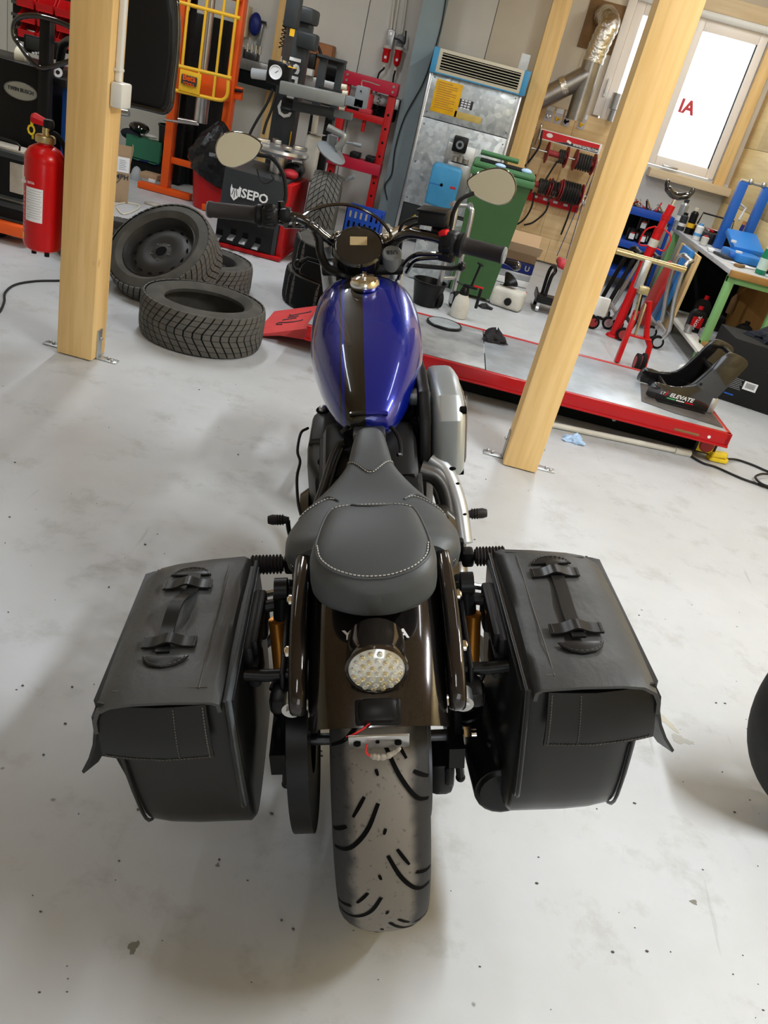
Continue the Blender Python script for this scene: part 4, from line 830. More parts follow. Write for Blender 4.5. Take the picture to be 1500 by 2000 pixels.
# tyres and wheels
def tread(R, w, rows, n, chev=.5, h=.006, gap=.11, crown=.012):
    m = MB(); rw = w * .96 / rows
    for r in range(rows):
        y0 = -w * .48 + r * rw; ya, yb = y0 + rw * gap * .5, y0 + rw * (1 - gap * .5)
        for k in range(n):
            t0 = 2 * PI * k / n; dt = 2 * PI / n * (1 - gap * 1.7)
            def pt(t, y, rr): 
                sk = chev * abs(y) / (w * .5) * 2 * PI / n * 3.0; q = rr - crown * (abs(y) / (w * .5)) ** 4
                return (q * math.cos(t + sk), q * math.sin(t + sk), y)
            lo = [pt(t0, ya, R - .002), pt(t0 + dt, ya, R - .002), pt(t0 + dt, yb, R - .002), pt(t0, yb, R - .002)]; hi = [pt(t0, ya, R + h), pt(t0 + dt, ya, R + h), pt(t0 + dt, yb, R + h), pt(t0, yb, R + h)]
            m.add(lo + hi, [(4, 5, 6, 7), (0, 1, 5, 4), (1, 2, 6, 5), (2, 3, 7, 6), (3, 0, 4, 7)])
    return m
def tyre_shell(R, w, ri):
    hw = w / 2
    pr = [(ri, -hw * .78), (ri + .012, -hw * .90), (ri + (R - ri) * .35, -hw * 1.04), (R - .045, -hw * 1.0), (R - .016, -hw * .90), (R - .004, -hw * .6), (R - .002, 0), (R - .004, hw * .6), (R - .016, hw * .90), (R - .045, hw * 1.0), (ri + (R - ri) * .35, hw * 1.04), (ri + .012, hw * .90), (ri, hw * .78), (ri + .008, hw * .6), (R - .03, hw * .5), (R - .022, 0), (R - .03, -hw * .5), (ri + .008, -hw * .6)]
    return MB().lathe(pr, 56, closed=True)
TYRES = {}
def car_tyre(name, label, M, R=.30, w=.20, ri=.20, rim=False, rows=7, n=46, chev=.5, tread_m='tyre_side', group='car tyres on the workshop floor'):
    t = thing(name, label, 'wheel' if rim else 'tyre', M, group=group); key = (R, w, ri, rows, n, chev)
    if key not in TYRES: TYRES[key] = (mesh_of('carcass', tyre_shell(R, w, ri), 'tyre_side'), mesh_of('tread_blocks', tread(R, w, rows, n, chev), 'tread_rubber', 30))
    for nm, me in zip(('carcass', 'tread_blocks'), TYRES[key]):
        o = bpy.data.objects.new(nm, me); COL.objects.link(o); o.parent = t
        if nm == 'tread_blocks': o['kind'] = 'stuff'
    part('groove_base', MB().lathe([(R - .0035, -w * .44), (R + .0005, -w * .3), (R + .001, 0), (R + .0005, w * .3), (R - .0035, w * .44)], 48), 'near_black', t)
    if rim:
        hw = w / 2
        part('steel_rim', MB().lathe([(ri + .004, hw * .80), (ri - .004, hw * .86), (ri - .012, hw * .70), (ri - .020, hw * .48), (ri - .024, hw * .34), (ri - .042, hw * .36), (ri - .070, hw * .54), (.085, hw * .58), (.062, hw * .46), (.055, hw * .46), (.032, hw * .50), (.030, hw * .2), (0, hw * .2)], 48), 'rim_black', t)
        part('rim_barrel', MB().lathe([(ri - .012, hw * .70), (ri - .03, 0), (ri - .012, -hw * .75), (ri + .004, -hw * .8)], 40), 'rim_black', t)
        for k in range(14):
            a = 2 * PI * k / 14; part('vent_hole', MB().ball((0, 0, 0), (.012, .0145, .003), M=RZ(a) @ T(ri - .056, 0, hw * .455) @ RY(-.5), n=12, m=6), 'pure_dark', t)
        for k in range(5):
            a = 2 * PI * k / 5; part('bolt_hole', MB().lathe([(.011, 0), (.009, .004), (.006, .001), (0, .001)], 10, RZ(a) @ T(.055, 0, hw * .46)), 'dark_steel', t)
        part('centre_bore', MB().lathe([(.030, .001), (.0, .001)], 20, T(0, 0, hw * .51)), 'pure_dark', t)
        part('valve', MB().cyl((ri - .028, 0, hw * .25), (ri - .036, 0, hw * .55), .004, 8), 'brass', t)
    return t
mat('tread_rubber', (.125, .120, .108), .8, spec=.25, noise=(10, .3))
car_tyre('car_tyre', 'loose winter tyre without a rim lying flat in front of the wheels', T(-1.125, 3.90, .106), .30, .205, .195, n=44)
def tilt(px, py, Y, cosv, up):
    """pose of a leaning wheel: how far its face turns from the eye, and to which image side its axis points"""
    c = at(px, py, Y); v = (CAMP - c).normalized(); u = (CR * up[0] + CD * up[1]); u = (u - v * u.dot(v)).normalized()
    return aim(c, v * cosv + u * math.sqrt(1 - cosv * cosv))
car_tyre('car_wheel', 'winter tyre on a black steel rim leaning over two other wheels', tilt(322, 503, 4.42, .66, (-.50, -.86)), .30, .205, .205, True, n=50)
car_tyre('car_wheel', 'winter tyre on a black steel rim lying flat behind the loose tyre', T(-1.42, 4.74, .10) @ RX(.0), .30, .19, .205, True, n=44)
car_tyre('car_wheel', 'steel-rimmed wheel lying flat behind the left post and the cardboard box', T(-2.02, 4.86, .10), .30, .19, .205, True, n=44)
car_tyre('car_tyre', 'lower tyre of the dark stack behind the red ramp', T(-.665, 5.08, .105), .315, .20, .20, rows=5, n=8, chev=.0, group='stacked dark tyres')
car_tyre('car_tyre', 'upper tyre of the dark stack behind the red ramp', T(-.64, 5.06, .312) @ RX(.03), .31, .20, .20, rows=5, n=8, chev=.0, group='stacked dark tyres')
car_tyre('car_tyre', 'winter tyre standing upright on its tread beside the tyre changer', T(-1.02, 6.25, .318) @ RZ(.12) @ RX(.0) @ RY(PI / 2), .31, .215, .20, n=40, rows=6, chev=.9)
# fire extinguisher hung on the left post
ex = at(84, 400, 3.29); EXM = T(ex.x, 3.295, .405)
fe = thing('fire_extinguisher', 'red fire extinguisher hanging beside the left wooden post', 'extinguisher', EXM)
part('cylinder', MB().lathe([(0, .002), (.05, .002), (.068, .012), (.075, .032), (.075, .345), (.074, .352), (.0755, .358), (.073, .372), (.060, .395), (.040, .408), (.030, .412), (.028, .425), (0, .425)], 40), 'extinguisher', fe)
part('neck_ring', MB().lathe([(.036, .420), (.038, .424), (.038, .442), (.033, .447), (.022, .449), (0, .449)], 28), 'brass', fe)
vb = part('valve', MB().cyl((.004, 0, .447), (.004, 0, .475), .016, 14), 'brass', fe)
part('head', MB().box((.012, 0, .490), (.040, .034, .036), bev=.012, R=RY(-.1)), 'black_plastic', vb)
part('push_knob', MB().loft([[(x, y * w, .494 + z * w + dz) for y, z in ((-.015, -.014), (.015, -.014), (.017, .004), (.008, .016), (-.008, .016), (-.017, .004))] for x, w, dz in ((.008, .8, -.004), (-.02, 1.0, .0), (-.045, 1.2, .004), (-.055, .9, .003))]), 'red', vb)
part('safety_tag', MB().lathe([(.010, -.0015), (.016, -.0015), (.016, .0015), (.010, .0015)], 8, T(-.052, -.012, .455) @ RX(PI / 2) @ S(1, 1.25, 1), closed=True).box((-.050, -.012, .480), (.010, .004, .022)).box((-.045, -.012, .430), (.008, .003, .014)), 'yellow_bright', fe)
part('hose', MB().tube(smooth([(.015, 0, .462), (.045, .0, .458), (.070, .012, .42), (.078, .03, .34), (.080, .03, .20), (.075, .03, .08)], 5), .0095, 10), 'black_matte', fe)
def cyl_patch(R, a0, a1, z0, z1, n=10):
    m = MB(); vs = []
    for i in range(n + 1):
        a = a0 + (a1 - a0) * i / n; vs += [(R * math.cos(a), R * math.sin(a), z0), (R * math.cos(a), R * math.sin(a), z1)]
    return m.add(vs, [(2 * i, 2 * i + 2, 2 * i + 3, 2 * i + 1) for i in range(n)])
lb = part('inspection_label', cyl_patch(.0756, -PI / 2 - .56, -PI / 2 + .42, .125, .255), 'white_paper', fe)
for k in range(12):
    z = .244 - k * .0095; part('text_line', cyl_patch(.0758, -PI / 2 - (.48 if k % 3 else .30), -PI / 2 + (.30 if k % 2 else .36), z, z + .0016, 6), 'ink_grey', lb)
part('side_label', cyl_patch(.0756, -PI / 2 - 1.35, -PI / 2 - .72, .26, .285, 6), 'white_paper', fe)
part('side_label', cyl_patch(.0756, -PI / 2 - 1.05, -PI / 2 - .70, .045, .07, 4), 'yellow_bright', fe)
for k in range(10): part('text_line', cyl_patch(.0757, -PI / 2 - 1.3, -PI / 2 - .66, .085 + k * .016, .0862 + k * .016, 4), 'white_paper', fe)
letters('lettering', 'C E 0036', .014, 'white_ink', fe, T(-.028, -.0762, .272) @ FACE @ T(0, 0, 0), depth=.0002)
for x in (-.02, .035): part('foot', MB().cyl((x, -.03, -.012), (x, -.03, .006), .010, 10), 'black_matte', fe)
part('wall_hook', MB().box((.085, .05, .33), (.03, .03, .03), bev=.004).box((.060, .068, .33), (.08, .012, .02), bev=.003), 'steel', fe)
# junction box and trunking on the post's right face
jb = thing('junction_box', 'white junction box with cable trunking on the left post', 'electric box', (-1.37, 3.30, 1.02))
part('box_shell', MB().span((-1.392, 3.250, 1.018), (-1.345, 3.345, 1.105), bev=.008), 'white_plastic', jb, w=True)
part('cable_duct', MB().span((-1.393, 3.285, 1.105), (-1.372, 3.312, CEIL - .01), bev=.004), 'white', jb, w=True)
part('clip', MB().span((-1.394, 3.275, 1.14), (-1.37, 3.320, 1.150), bev=.002), 'white_plastic', jb, w=True)
# wheel balancer
BY = 4.95
wbz = thing('wheel_balancer', 'black and blue wheel balancing machine behind the left post', 'machine', (-2.45, 5.2, 0))
a, b = at(-40, 110, BY), at(97, 300, BY)
part('cabinet', MB().span((-3.05, BY, .004), (at(80, 200, BY).x, BY + .5, at(40, 122, BY).z), bev=.015), 'black_satin', wbz, w=True)
part('blue_panel', MB().span((at(97, 200, BY).x, BY + .15, .1), (at(140, 220, BY + .15).x, BY + .45, at(110, 168, BY + .15).z), bev=.004), 'blue_paint', wbz, w=True)
part('top_tray', MB().span((at(92, 200, BY).x, BY + .05, at(110, 165, BY + .15).z), (at(142, 220, BY + .15).x, BY + .5, at(110, 148, BY + .15).z), bev=.008), 'black_plastic', wbz, w=True)
part('upright', MB().span((at(76, 140, BY - .03).x, BY - .04, .3), (at(97, 140, BY - .03).x, BY + .02, at(84, 38, BY).z), bev=.006), 'black_satin', wbz, w=True)
part('guard_tube', MB().tube(smooth(chain([(140, 118), (100, 131), (78, 132), (58, 115), (40, 90), (27, 70), (28, 45), (42, 33), (70, 31), (100, 38), (125, 47), (150, 60)], BY - .05), 5), .014, 10), 'black_gloss', wbz, w=True)
dp = part('display_panel', fbox((45, 65), (112, 118), BY + .30, .06, .01), 'black_plastic', wbz, w=True)
part('screen', fbox((50, 70), (90, 105), BY + .29, .01, .002), 'grey_dark', dp, w=True)
part('key_label', fbox((97, 92), (103, 112), BY + .29, .01, .001), 'white_paper', dp, w=True)
for x in (62, 68, 74): part('key', fbox((x, 101), (x + 4, 107), BY + .285, .01, .001), 'white_paper', dp, w=True)
sh = part('shaft', MB().cyl(at(35, 112, BY + .12), at(62, 125, BY + .12), .014, 14).cyl(at(58, 122, BY + .12), at(64, 124, BY + .12), .022, 14), 'steel', wbz, w=True)
part('cone', MB().lathe([(.01, 0), (.05, .0), (.03, .05), (.01, .06)], 20, aim(at(36, 108, BY + .12), (1, 0, 0))), 'cream', sh, w=True)
part('flange_nut', MB().lathe([(.012, -.012), (.026, -.012), (.026, .012), (.012, .012)], 18, aim(at(113, 141, BY + .1), (.4, -.9, 0)), closed=True), 'steel', wbz, w=True)
bc = at(42, 178, BY); bg = part('badge', MB().lathe([(0, .008), (.92, .008), (1.0, .0)], 36, T(bc.x, BY - .001, bc.z) @ RX(PI / 2) @ S(.100, .048, 1)), 'badge', wbz, w=True)
part('badge_ring', MB().lathe([(.93, .008), (.96, .013), (1.0, .010), (1.0, .0)], 36, T(bc.x, BY - .001, bc.z) @ RX(PI / 2) @ S(.100, .048, 1)), 'steel', bg, w=True)
letters('badge_lettering', 'TWIN BUSCH', .030, 'grey_dark', bg, T(bc.x, BY - .012, bc.z + .004) @ FACE, depth=.0015, w=True, sx=.85)
# hood: deep shell with a tubular edge
hood = [(236, -60), (292, -60), (328, -20), (336, 40), (335, 110), (327, 170), (320, 205), (310, 218), (290, 212), (236, 198)]
hp = [at(x, y, 4.60) for x, y in hood]
part('wheel_hood', MB().prism([(p.x, p.z) for p in hp], .12, T(0, 4.60, 0) @ RX(PI / 2) @ S(1, 1, -1), bev=.02, seg=3), 'black_plastic', wbz, w=True)
part('hood_tube', MB().tube(smooth(chain([(225, 199), (262, 206), (300, 215), (322, 219), (334, 205), (338, 170), (346, 105), (348, 40), (338, -25), (300, -70)], 4.585), 4), .014, 10), 'black_gloss', wbz, w=True)
part('hood_arm', MB().cyl(at(228, 218, 4.9), at(252, 222, 4.9), .02, 12), 'steel', wbz, w=True)
hq = at(245, 120, 4.66); part('hood_arm', MB().tube(smooth([hq, hq + Vector((-.12, .10, 0)), (-2.45, 5.12, hq.z), (-2.55, 5.22, hq.z - .15), (-2.55, 5.22, .6)], 4), .024, 12), 'black_satin', wbz, w=True)
# red storage bins on their rail plate
rk = thing('bin_rack', 'dark wall rack carrying red storage bins at the upper left', 'rack', (at(85, 60, 6.2).x, 6.2, at(85, 85, 6.2).z))
part('back_plate', fbox((25, -40), (150, 110), 6.28, .02), 'black_matte', rk, w=True)
for z in range(3): part('rail', MB().span((at(20, 20, 6.25).x, 6.26, at(85, 22 + z * 24, 6.25).z), (at(150, 20, 6.25).x, 6.278, at(85, 16 + z * 24, 6.25).z)), 'dark_steel', rk, w=True)
rowname = ('top', 'middle', 'bottom'); colname = ('left', 'middle', 'right')
bw, bh, bd = .118, .10, .15
b0 = at(36, 15, 6.1); bz = [at(80, 6, 6.1).z, at(80, 36, 6.1).z, at(80, 66, 6.1).z]
for r in range(3):
    for c in range(3):
        x = at(52, 20, 6.1).x + c * .135 - (.0 if r else .012); z = bz[r] - .05
        bn = thing('storage_bin', 'red storage bin, %s row %s, in the rack at the upper left' % (rowname[r], colname[c]), 'bin', (x, 6.18, z), group='red storage bins')
        part('bin_shell', MB().prism([(-bd / 2, 0), (bd / 2, 0), (bd / 2, bh), (-.02, bh), (-bd / 2 + .015, bh * .5), (-bd / 2 - .012, bh * .48)], .004, T(-bw / 2, 0, 0) @ RZ(PI / 2) @ RX(PI / 2) @ S(1, 1, 1)).prism([(-bd / 2, 0), (bd / 2, 0), (bd / 2, bh), (-.02, bh), (-bd / 2 + .015, bh * .5), (-bd / 2 - .012, bh * .48)], .004, T(bw / 2 - .004, 0, 0) @ RZ(PI / 2) @ RX(PI / 2)).box((0, -0, .002), (bw, bd, .004)).box((0, bd / 2, bh / 2), (bw, .004, bh)).box((0, -bd / 2 - .006, bh * .24), (bw, .005, bh * .48), R=RX(.18)), 'red_plastic', bn)
        part('label_slot', MB().box((0, -bd / 2 - .004, bh * .10), (bw * .7, .004, bh * .14)), 'red', bn)
        if (r, c) in ((2, 0), (2, 2), (1, 1)): part('small_parts', MB().box((.01, -.02, bh * .45), (.05, .05, .02), R=RZ(.4), bev=.006).box((-.02, 0, bh * .45), (.03, .03, .02), bev=.006), 'galv', bn)
# old batteries on the orange pallet truck
pj = thing('pallet_truck', 'orange pallet truck under the old batteries at the left edge', 'pallet truck', (-2.7, 4.9, 0))
part('fork', MB().span((-3.3, 4.60, .05), (at(52, 470, 4.6).x, 4.78, .115), bev=.008), 'orange_red', pj, w=True)
part('fork', MB().span((-3.3, 4.95, .05), (at(52, 470, 4.6).x, 5.13, .115), bev=.008), 'orange_red', pj, w=True)
part('cross_plate', MB().span((-3.3, 4.78, .06), (-2.9, 4.95, .11), bev=.004), 'orange_red', pj, w=True)
for y in (4.69, 5.04): part('roller', MB().cyl((-2.62, y - .05, .036), (-2.62, y + .05, .036), .035, 16), 'black_matte', pj, w=True)
def battery(label, x0, x1, y0, y1, z0, z1, side, handle=True):
    t = thing('car_battery', label, 'battery', ((x0 + x1) / 2, (y0 + y1) / 2, z0), group='old batteries')
    part('case', MB().span((x0, y0, z0), (x1, y1, z1 - .03), bev=.006), 'black_matte', t, w=True)
    part('lid', MB().span((x0 - .006, y0 - .006, z1 - .035), (x1 + .006, y1 + .006, z1), bev=.008), 'grey_dark', t, w=True)
    part('base_lip', MB().span((x0 - .008, y0 - .008, z0), (x1 + .008, y1 + .008, z0 + .014), bev=.004), 'grey_dark', t, w=True)
    if side: part('side_plate', MB().span((x1 - .075, y0 - .004, z0 + .04), (x1 + .002, y0 + .02, z1 - .05), bev=.003), 'paper_dirty', t, w=True)
    if handle: part('handle', MB().tube(smooth([(x0 + .03, y0 + .05, z1), (x0 + .04, y0 + .04, z1 + .05), (x1 - .06, y0 + .04, z1 + .05), (x1 - .05, y0 + .05, z1)], 3), .006, 6), 'black_satin', t, w=True)
    part('lid_plate', MB().span((x0 + .02, y0 + .03, z1 - .002), (x1 - .02, y1 - .03, z1 + .012), bev=.004), 'paper_dirty', t, w=True)
bx1 = at(46, 350, 4.66).x
battery('black battery on the pallet truck, lower of two', bx1 - .34, bx1, 4.66, 4.9, .117, at(30, 398, 4.66).z, False, False)
battery('grey-topped battery with carry handle, upper of two', bx1 - .32, bx1 - .005, 4.66, 4.88, at(30, 396, 4.66).z + .014, at(30, 300, 4.66).z, True)
# cardboard box printed with a motorcycle maker's name
ctop = at(255, 318, 6.45).z; CB = T(-2.565, 6.45, 0) @ RZ(.40)      # front right corner, turned to face the room
cb = thing('cardboard_box', 'brown cardboard box with a printed word behind the left post', 'box', CB @ T(-.2, .15, 0))
def CBP(name, mb, m): return part(name, mb.shift(CB), m, cb, w=True)
CBP('carton', MB().span((-.40, 0, .003), (0, .3, ctop), bev=.003), 'cardboard'); CBP('flap', MB().box((-.20, .005, ctop + .055), (.40, .004, .12), R=RX(.10)), 'cardboard'); CBP('flap', MB().box((.006, .15, ctop + .045), (.004, .28, .10), R=RY(.12)), 'cardboard')
CBP('shipping_label', MB().span((-.095, -.004, ctop - .08), (-.008, -.002, ctop + .03)), 'white_paper')
for k in range(6): CBP('text_line', MB().span((-.082, -.005, ctop - .06 + k * .013), (-.03 - .008 * (k % 2), -.004, ctop - .056 + k * .013)), 'ink_grey')
letters('lettering', 'TRIUMPH', .052, 'ink', cb, CB @ T(-.115, -.004, ctop - .115) @ FACE, depth=.0005, bold=.0012, w=True)
CBP('print_arc', MB().tube(smooth([(-.16, -.003, ctop - .14), (-.13, -.003, ctop - .165), (-.09, -.003, ctop - .16), (-.07, -.003, ctop - .135)], 4), .0022, 5), 'ink')
# cables, rag and rubble near the box
single('floor_cable', MB().tube(smooth([on(-40, 615, .006), on(-5, 612, .006), on(8, 590, .006), on(10, 572, .006), on(30, 556, .006), on(70, 549, .006), on(118, 548, .006), on(150, 546, .006)], 6), .006, 7), 'hose_dark', 'dark cable curling over the floor at the left edge', 'cable')
single('floor_cable', MB().tube(smooth([on(215, 402, .006), on(245, 396, .006), on(272, 402, .006), on(262, 412, .006), on(240, 418, .006), on(228, 406, .006)], 6), .006, 7), 'cream', 'pale cable looped on the floor by the cardboard box', 'cable')
single('crumpled_paper', MB().prism([(0, 0), (.07, -.01), (.13, .01), (.15, .04), (.10, .07), (.03, .06)], .02, T(on(281, 398)) , bev=.006), 'paper_dirty', 'crumpled white paper on the floor in front of the orange press', 'paper')
# ------------------------------------------------------------------ along the back wall
def bars(t, name, segs, Y, r, m, n=8):
    for s in segs: part(name, MB().tube(smooth(chain(s, Y), 4) if len(s) > 2 else chain(s, Y), r, n), m, t, w=True)
def up(px0, px1, py, Y, z0, z1, d, bev=.003, mb=None):
    """upright bar between two pixel columns at row py"""
    return (mb or MB()).span((at(px0, py, Y).x, Y, z0), (at(px1, py, Y).x, Y + d, z1), bev=bev)
# orange hydraulic press with yellow guard
PY = 7.2
hp_ = thing('hydraulic_press', 'orange hydraulic press with a yellow bar guard', 'press', (at(380, 300, PY).x, PY, 0))
zc = at(400, 170, PY).z
part('upright', up(318, 333, 300, PY, .05, 1.75, .10), 'orange', hp_, w=True)
part('upright', up(431, 447, 245, PY, .05, 1.75, .10), 'orange', hp_, w=True)
part('foot_beam', MB().span((at(270, 362, PY).x, PY - .02, .004), (at(372, 380, PY).x, PY + .06, .055), bev=.004), 'orange', hp_, w=True)
part('foot_beam', MB().span((at(440, 245, PY).x - .04, PY - .25, .004), (at(440, 245, PY).x + .06, PY + .3, .055), bev=.004), 'orange', hp_, w=True)
part('brace', MB().span((at(325, 312, PY).x, PY + .03, at(345, 318, PY).z - .02), (at(440, 330, PY).x, PY + .07, at(345, 318, PY).z + .03), bev=.004), 'orange', hp_, w=True)
part('cross_beam', MB().span((at(335, 170, PY).x, PY - .05, zc - .06), (at(452, 180, PY).x, PY + .12, zc + .10), bev=.006), 'orange', hp_, w=True)
part('head_beam', MB().span((at(335, 170, PY).x, PY - .04, 1.55), (at(452, 180, PY).x, PY + .14, 1.75), bev=.006), 'orange', hp_, w=True)
part('ram_cylinder', MB().lathe([(0, 0), (.055, 0), (.055, .33), (.06, .34), (.06, .38), (0, .38)], 24, T(at(386, 240, PY - .05).x, PY + .02, at(386, 240, PY - .05).z)), 'alu', hp_, w=True)
part('ram_rod', MB().cyl((at(386, 240, PY).x, PY + .02, zc), (at(386, 240, PY).x, PY + .02, 1.56), .028, 14), 'steel', hp_, w=True)
part('pump_lever', MB().tube(chain([(320, 234), (348, 238), (388, 243)], PY - .08), .010, 8).cyl(at(348, 233, PY - .08), at(386, 240, PY - .08), .016, 10), 'steel', hp_, w=True)
gd = part('guard_rail', MB().tube(smooth(chain([(337, 175), (385, 186), (425, 195), (437, 194), (444, 184), (446, 157)], PY - .18), 4), .014, 8), 'yellow', hp_, w=True)
bars(hp_, 'guard_rail', [[(346, 128), (452, 153)], [(346, 3), (469, 36)], [(346, -90), (480, -60)]], PY - .18, .014, 'yellow')
bars(hp_, 'guard_bar', [[(384, -80), (369, 0), (356, 128)], [(420, -80), (405, 0), (389, 139)], [(455, -80), (439, 0), (422, 147)], [(482, -80), (465, 0), (447, 152)], [(350, -60), (344, 40), (348, 126)], [(389, 139), (387, 186)], [(421, 147), (416, 194)]], PY - .18, .011, 'yellow')
pz = part('name_plate', fbox((352, 134), (389, 186), PY - .20, .012, .002), 'yellow', hp_, w=True)
q0, q1 = at(355, 146, PY - .21), at(384, 168, PY - .21)
part('logo_field', MB().prism([(q0.x + (q1.x - q0.x) * i / 20, q0.z + (.012 if i % 2 else 0)) for i in range(21)] + [(q1.x - (q1.x - q0.x) * i / 20, q1.z - (.012 if i % 2 else 0)) for i in range(21)], .004, T(0, PY - .21, 0) @ RX(PI / 2) @ S(1, 1, 1)), 'ink', pz, w=True)
letters('logo_lettering', 'Beta', .058, 'orange', pz, T((q0.x + q1.x) / 2, PY - .217, (q0.z + q1.z) / 2 + .014) @ FACE, depth=.001, bold=.002, w=True)
letters('logo_lettering', 'TOOLS', .028, 'orange', pz, T((q0.x + q1.x) / 2, PY - .217, (q0.z + q1.z) / 2 - .028) @ FACE, depth=.001, bold=.001, w=True)
part('valve_block', fbox((459, 168), (470, 197), PY + .05, .06, .006), 'orange', hp_, w=True); part('valve_knob', MB().tube(chain([(447, 172), (458, 176), (474, 178)], PY + .04), .012, 8), 'black_satin', hp_, w=True)
part('hose', MB().tube(smooth(chain([(418, 190), (414, 225), (410, 250), (402, 262)], PY + .1), 4), .010, 7), 'hose_dark', hp_, w=True)
part('inner_post', up(348, 358, 245, PY + .12, .1, 1.5, .05), 'black_matte', hp_, w=True)
# dark shelf goods behind the guard
tall = [((368, 20), (388, 165), 7.9, 'black_satin', 'tall black tool cabinet panel behind the yellow guard'), ((406, 30), (428, 180), 7.95, 'black_matte', 'black cabinet panel right of the tall one behind the yellow guard')]
for tl, br, Y, m, lab in tall:
    a_, b_ = fb(tl, br, Y, .25); single('tool_cabinet', MB().span((a_[0], Y, .01), b_, bev=.01), m, lab, 'cabinet', group='black cabinets behind the press')
# low heap left of the press: tarp, case, small box
tc_ = at(283, 290, 7.75)
single('folded_tarp', MB().loft([[(tc_.x - .16 + .32 * i / 8, 7.70 + .0 * j, tc_.z - .10 + .16 * (1 if j in (1, 2) else 0) + .012 * math.sin(i * 1.7 + j) + (.02 if j == 1 else 0)) if j < 2 else (tc_.x - .16 + .32 * i / 8, 8.0, tc_.z - .10 + .16 * (1 if j in (1, 2) else 0) + .012 * math.sin(i * 1.3)) for j in range(4)] for i in range(9)]), 'green_dark', 'dark green folded tarp heaped left of the orange press', 'tarp')
single('plastic_case', MB().span((tc_.x - .17, 7.70, .17), (tc_.x + .16, 8.0, tc_.z - .11), bev=.015), 'blue_dark', 'dark blue case under the green tarp', 'case')
single('drawer_unit', MB().span((tc_.x - .2, 7.72, .004), (tc_.x + .25, 8.1, .165), bev=.01), 'near_black', 'black low box carrying the dark blue case', 'box')
sb = thing('parts_carton', 'small brown carton on the press foot beside the cardboard box', 'box', (at(288, 355, 7.32).x, 7.4, .06)); part('carton', fbox((273, 335), (305, 362), 7.35, .14, .003, z0=.06), 'cardboard', sb, w=True); part('sticker', fbox((290, 348), (303, 358), 7.345, .004, .0005), 'white_paper', sb, w=True)
single('crumpled_bag', MB().ball(at(266, 345, 7.5), (.05, .05, .09), n=10, m=7), 'clear_plastic', 'clear crumpled plastic bag beside the small carton', 'plastic bag')
bk = at(333, 275, 7.8); single('black_bucket', MB().lathe([(0, 0), (.11, 0), (.13, .24), (.138, .245), (.138, .26), (.125, .26), (.10, .02)], 24, T(bk.x, 7.85, bk.z - .14)), 'black_satin', 'black bucket behind the press upright', 'bucket')
single('bucket_stand', MB().span((bk.x - .14, 7.74, .005), (bk.x + .14, 7.98, bk.z - .142), bev=.01), 'near_black', 'black crate under the bucket behind the press', 'crate')
for i, (px, py, c) in enumerate(((268, 245, 'black_gloss'), (252, 258, 'cloth_navy'), (290, 262, 'white_plastic'))):
    p_ = at(px, py, 7.8); single('oil_rag' if i < 2 else 'spray_nozzle', MB().ball((p_.x, 7.85, p_.z - .02), (.10, .07, .05) if i < 2 else (.07, .02, .016), n=10, m=6), c, ('glossy black bundle on top of the heap', 'dark cloth bundle by the left post', 'white plastic nozzle on the green tarp')[i], ('bundle', 'cloth', 'nozzle')[i])
# red waste bin with black liner
rb = on(400, 412); RBM = T(rb.x, 7.12, 0)
wbn = thing('waste_bin', 'red round waste bin with a black bin liner', 'waste bin', RBM)
part('bin_body', MB().lathe([(0, .004), (.15, .004), (.19, .38), (.195, .385), (.195, .40), (.18, .40), (.145, .02)], 36), 'red_plastic', wbn)
secs = []; rl = random.Random(2)
for i in range(15):
    t = i / 14; r = (.205 + .012 * math.sin(t * 5)) * (1 - max(0, (t - .45) / .55) ** 1.6 * .92); z = .25 + .44 * t
    secs.append([(r * w_ * math.cos(a), r * w_ * math.sin(a), z - (.07 * math.cos(a) * max(0, 1 - 4 * t)) + rl.uniform(-.008, .008)) for a, w_ in [(2 * PI * k / 36, 1 + .07 * math.sin(k * 1.05 * 5 + i * .7) + rl.uniform(-.07, .07)) for k in range(36)]])
part('bin_liner', MB().loft(secs), 'bag_black', wbn, sharp=20)
# tyre changer
CY = 5.90
tcg = thing('tyre_changer', 'dark grey and red tyre changing machine with a tall column', 'machine', (-1.45, 6.2, 0))
zt = at(480, 338, CY).z; xl, xr = -1.69, -1.245
cbn = part('cabinet', MB().prism([(CY, .12), (CY + .03, zt), (CY + .60, zt + .02), (CY + .60, .03), (CY, .03)], xr - xl, T(xl, 0, 0) @ RZ(PI / 2) @ RX(PI / 2) @ S(1, 1, 1), bev=.008), 'grey_dark', tcg, w=True)
part('red_side', MB().span((xr + .002, CY + .02, .03), (xr + .045, CY + .62, zt - .01), bev=.006), 'red_plastic', tcg, w=True)
part('base_strip', MB().span((xl - .01, CY - .03, .004), (xr + .05, CY + .62, .03), bev=.004), 'red_plastic', tcg, w=True)
pp = part('pedal_plate', MB().span((xl + .005, CY - .012, .035), (xr - .03, CY + .002, at(480, 432, CY).z), bev=.002), 'black_satin', tcg, w=True)
for px, py in ((428, 457), (455, 457), (478, 465), (503, 475)):
    p_ = at(px, py, CY - .02); part('pedal', MB().box((p_.x, CY - .05, p_.z - .02), (.045, .08, .012), R=RX(.25), bev=.003), 'steel', pp, w=True); part('pedal_slot', MB().box((p_.x, CY - .013, p_.z + .005), (.04, .004, .06)), 'pure_dark', pp, w=True)
zl = at(490, 388, CY).z
letters('cabinet_lettering', 'ISEPO', .085, 'white_ink', cbn, T(at(494, 384, CY).x, CY - .004 + .014, at(494, 384, CY).z) @ RX(PI / 2 - .06), depth=.003, bold=.002, w=True)
hx, hz = at(458, 376, CY).x, at(458, 376, CY).z
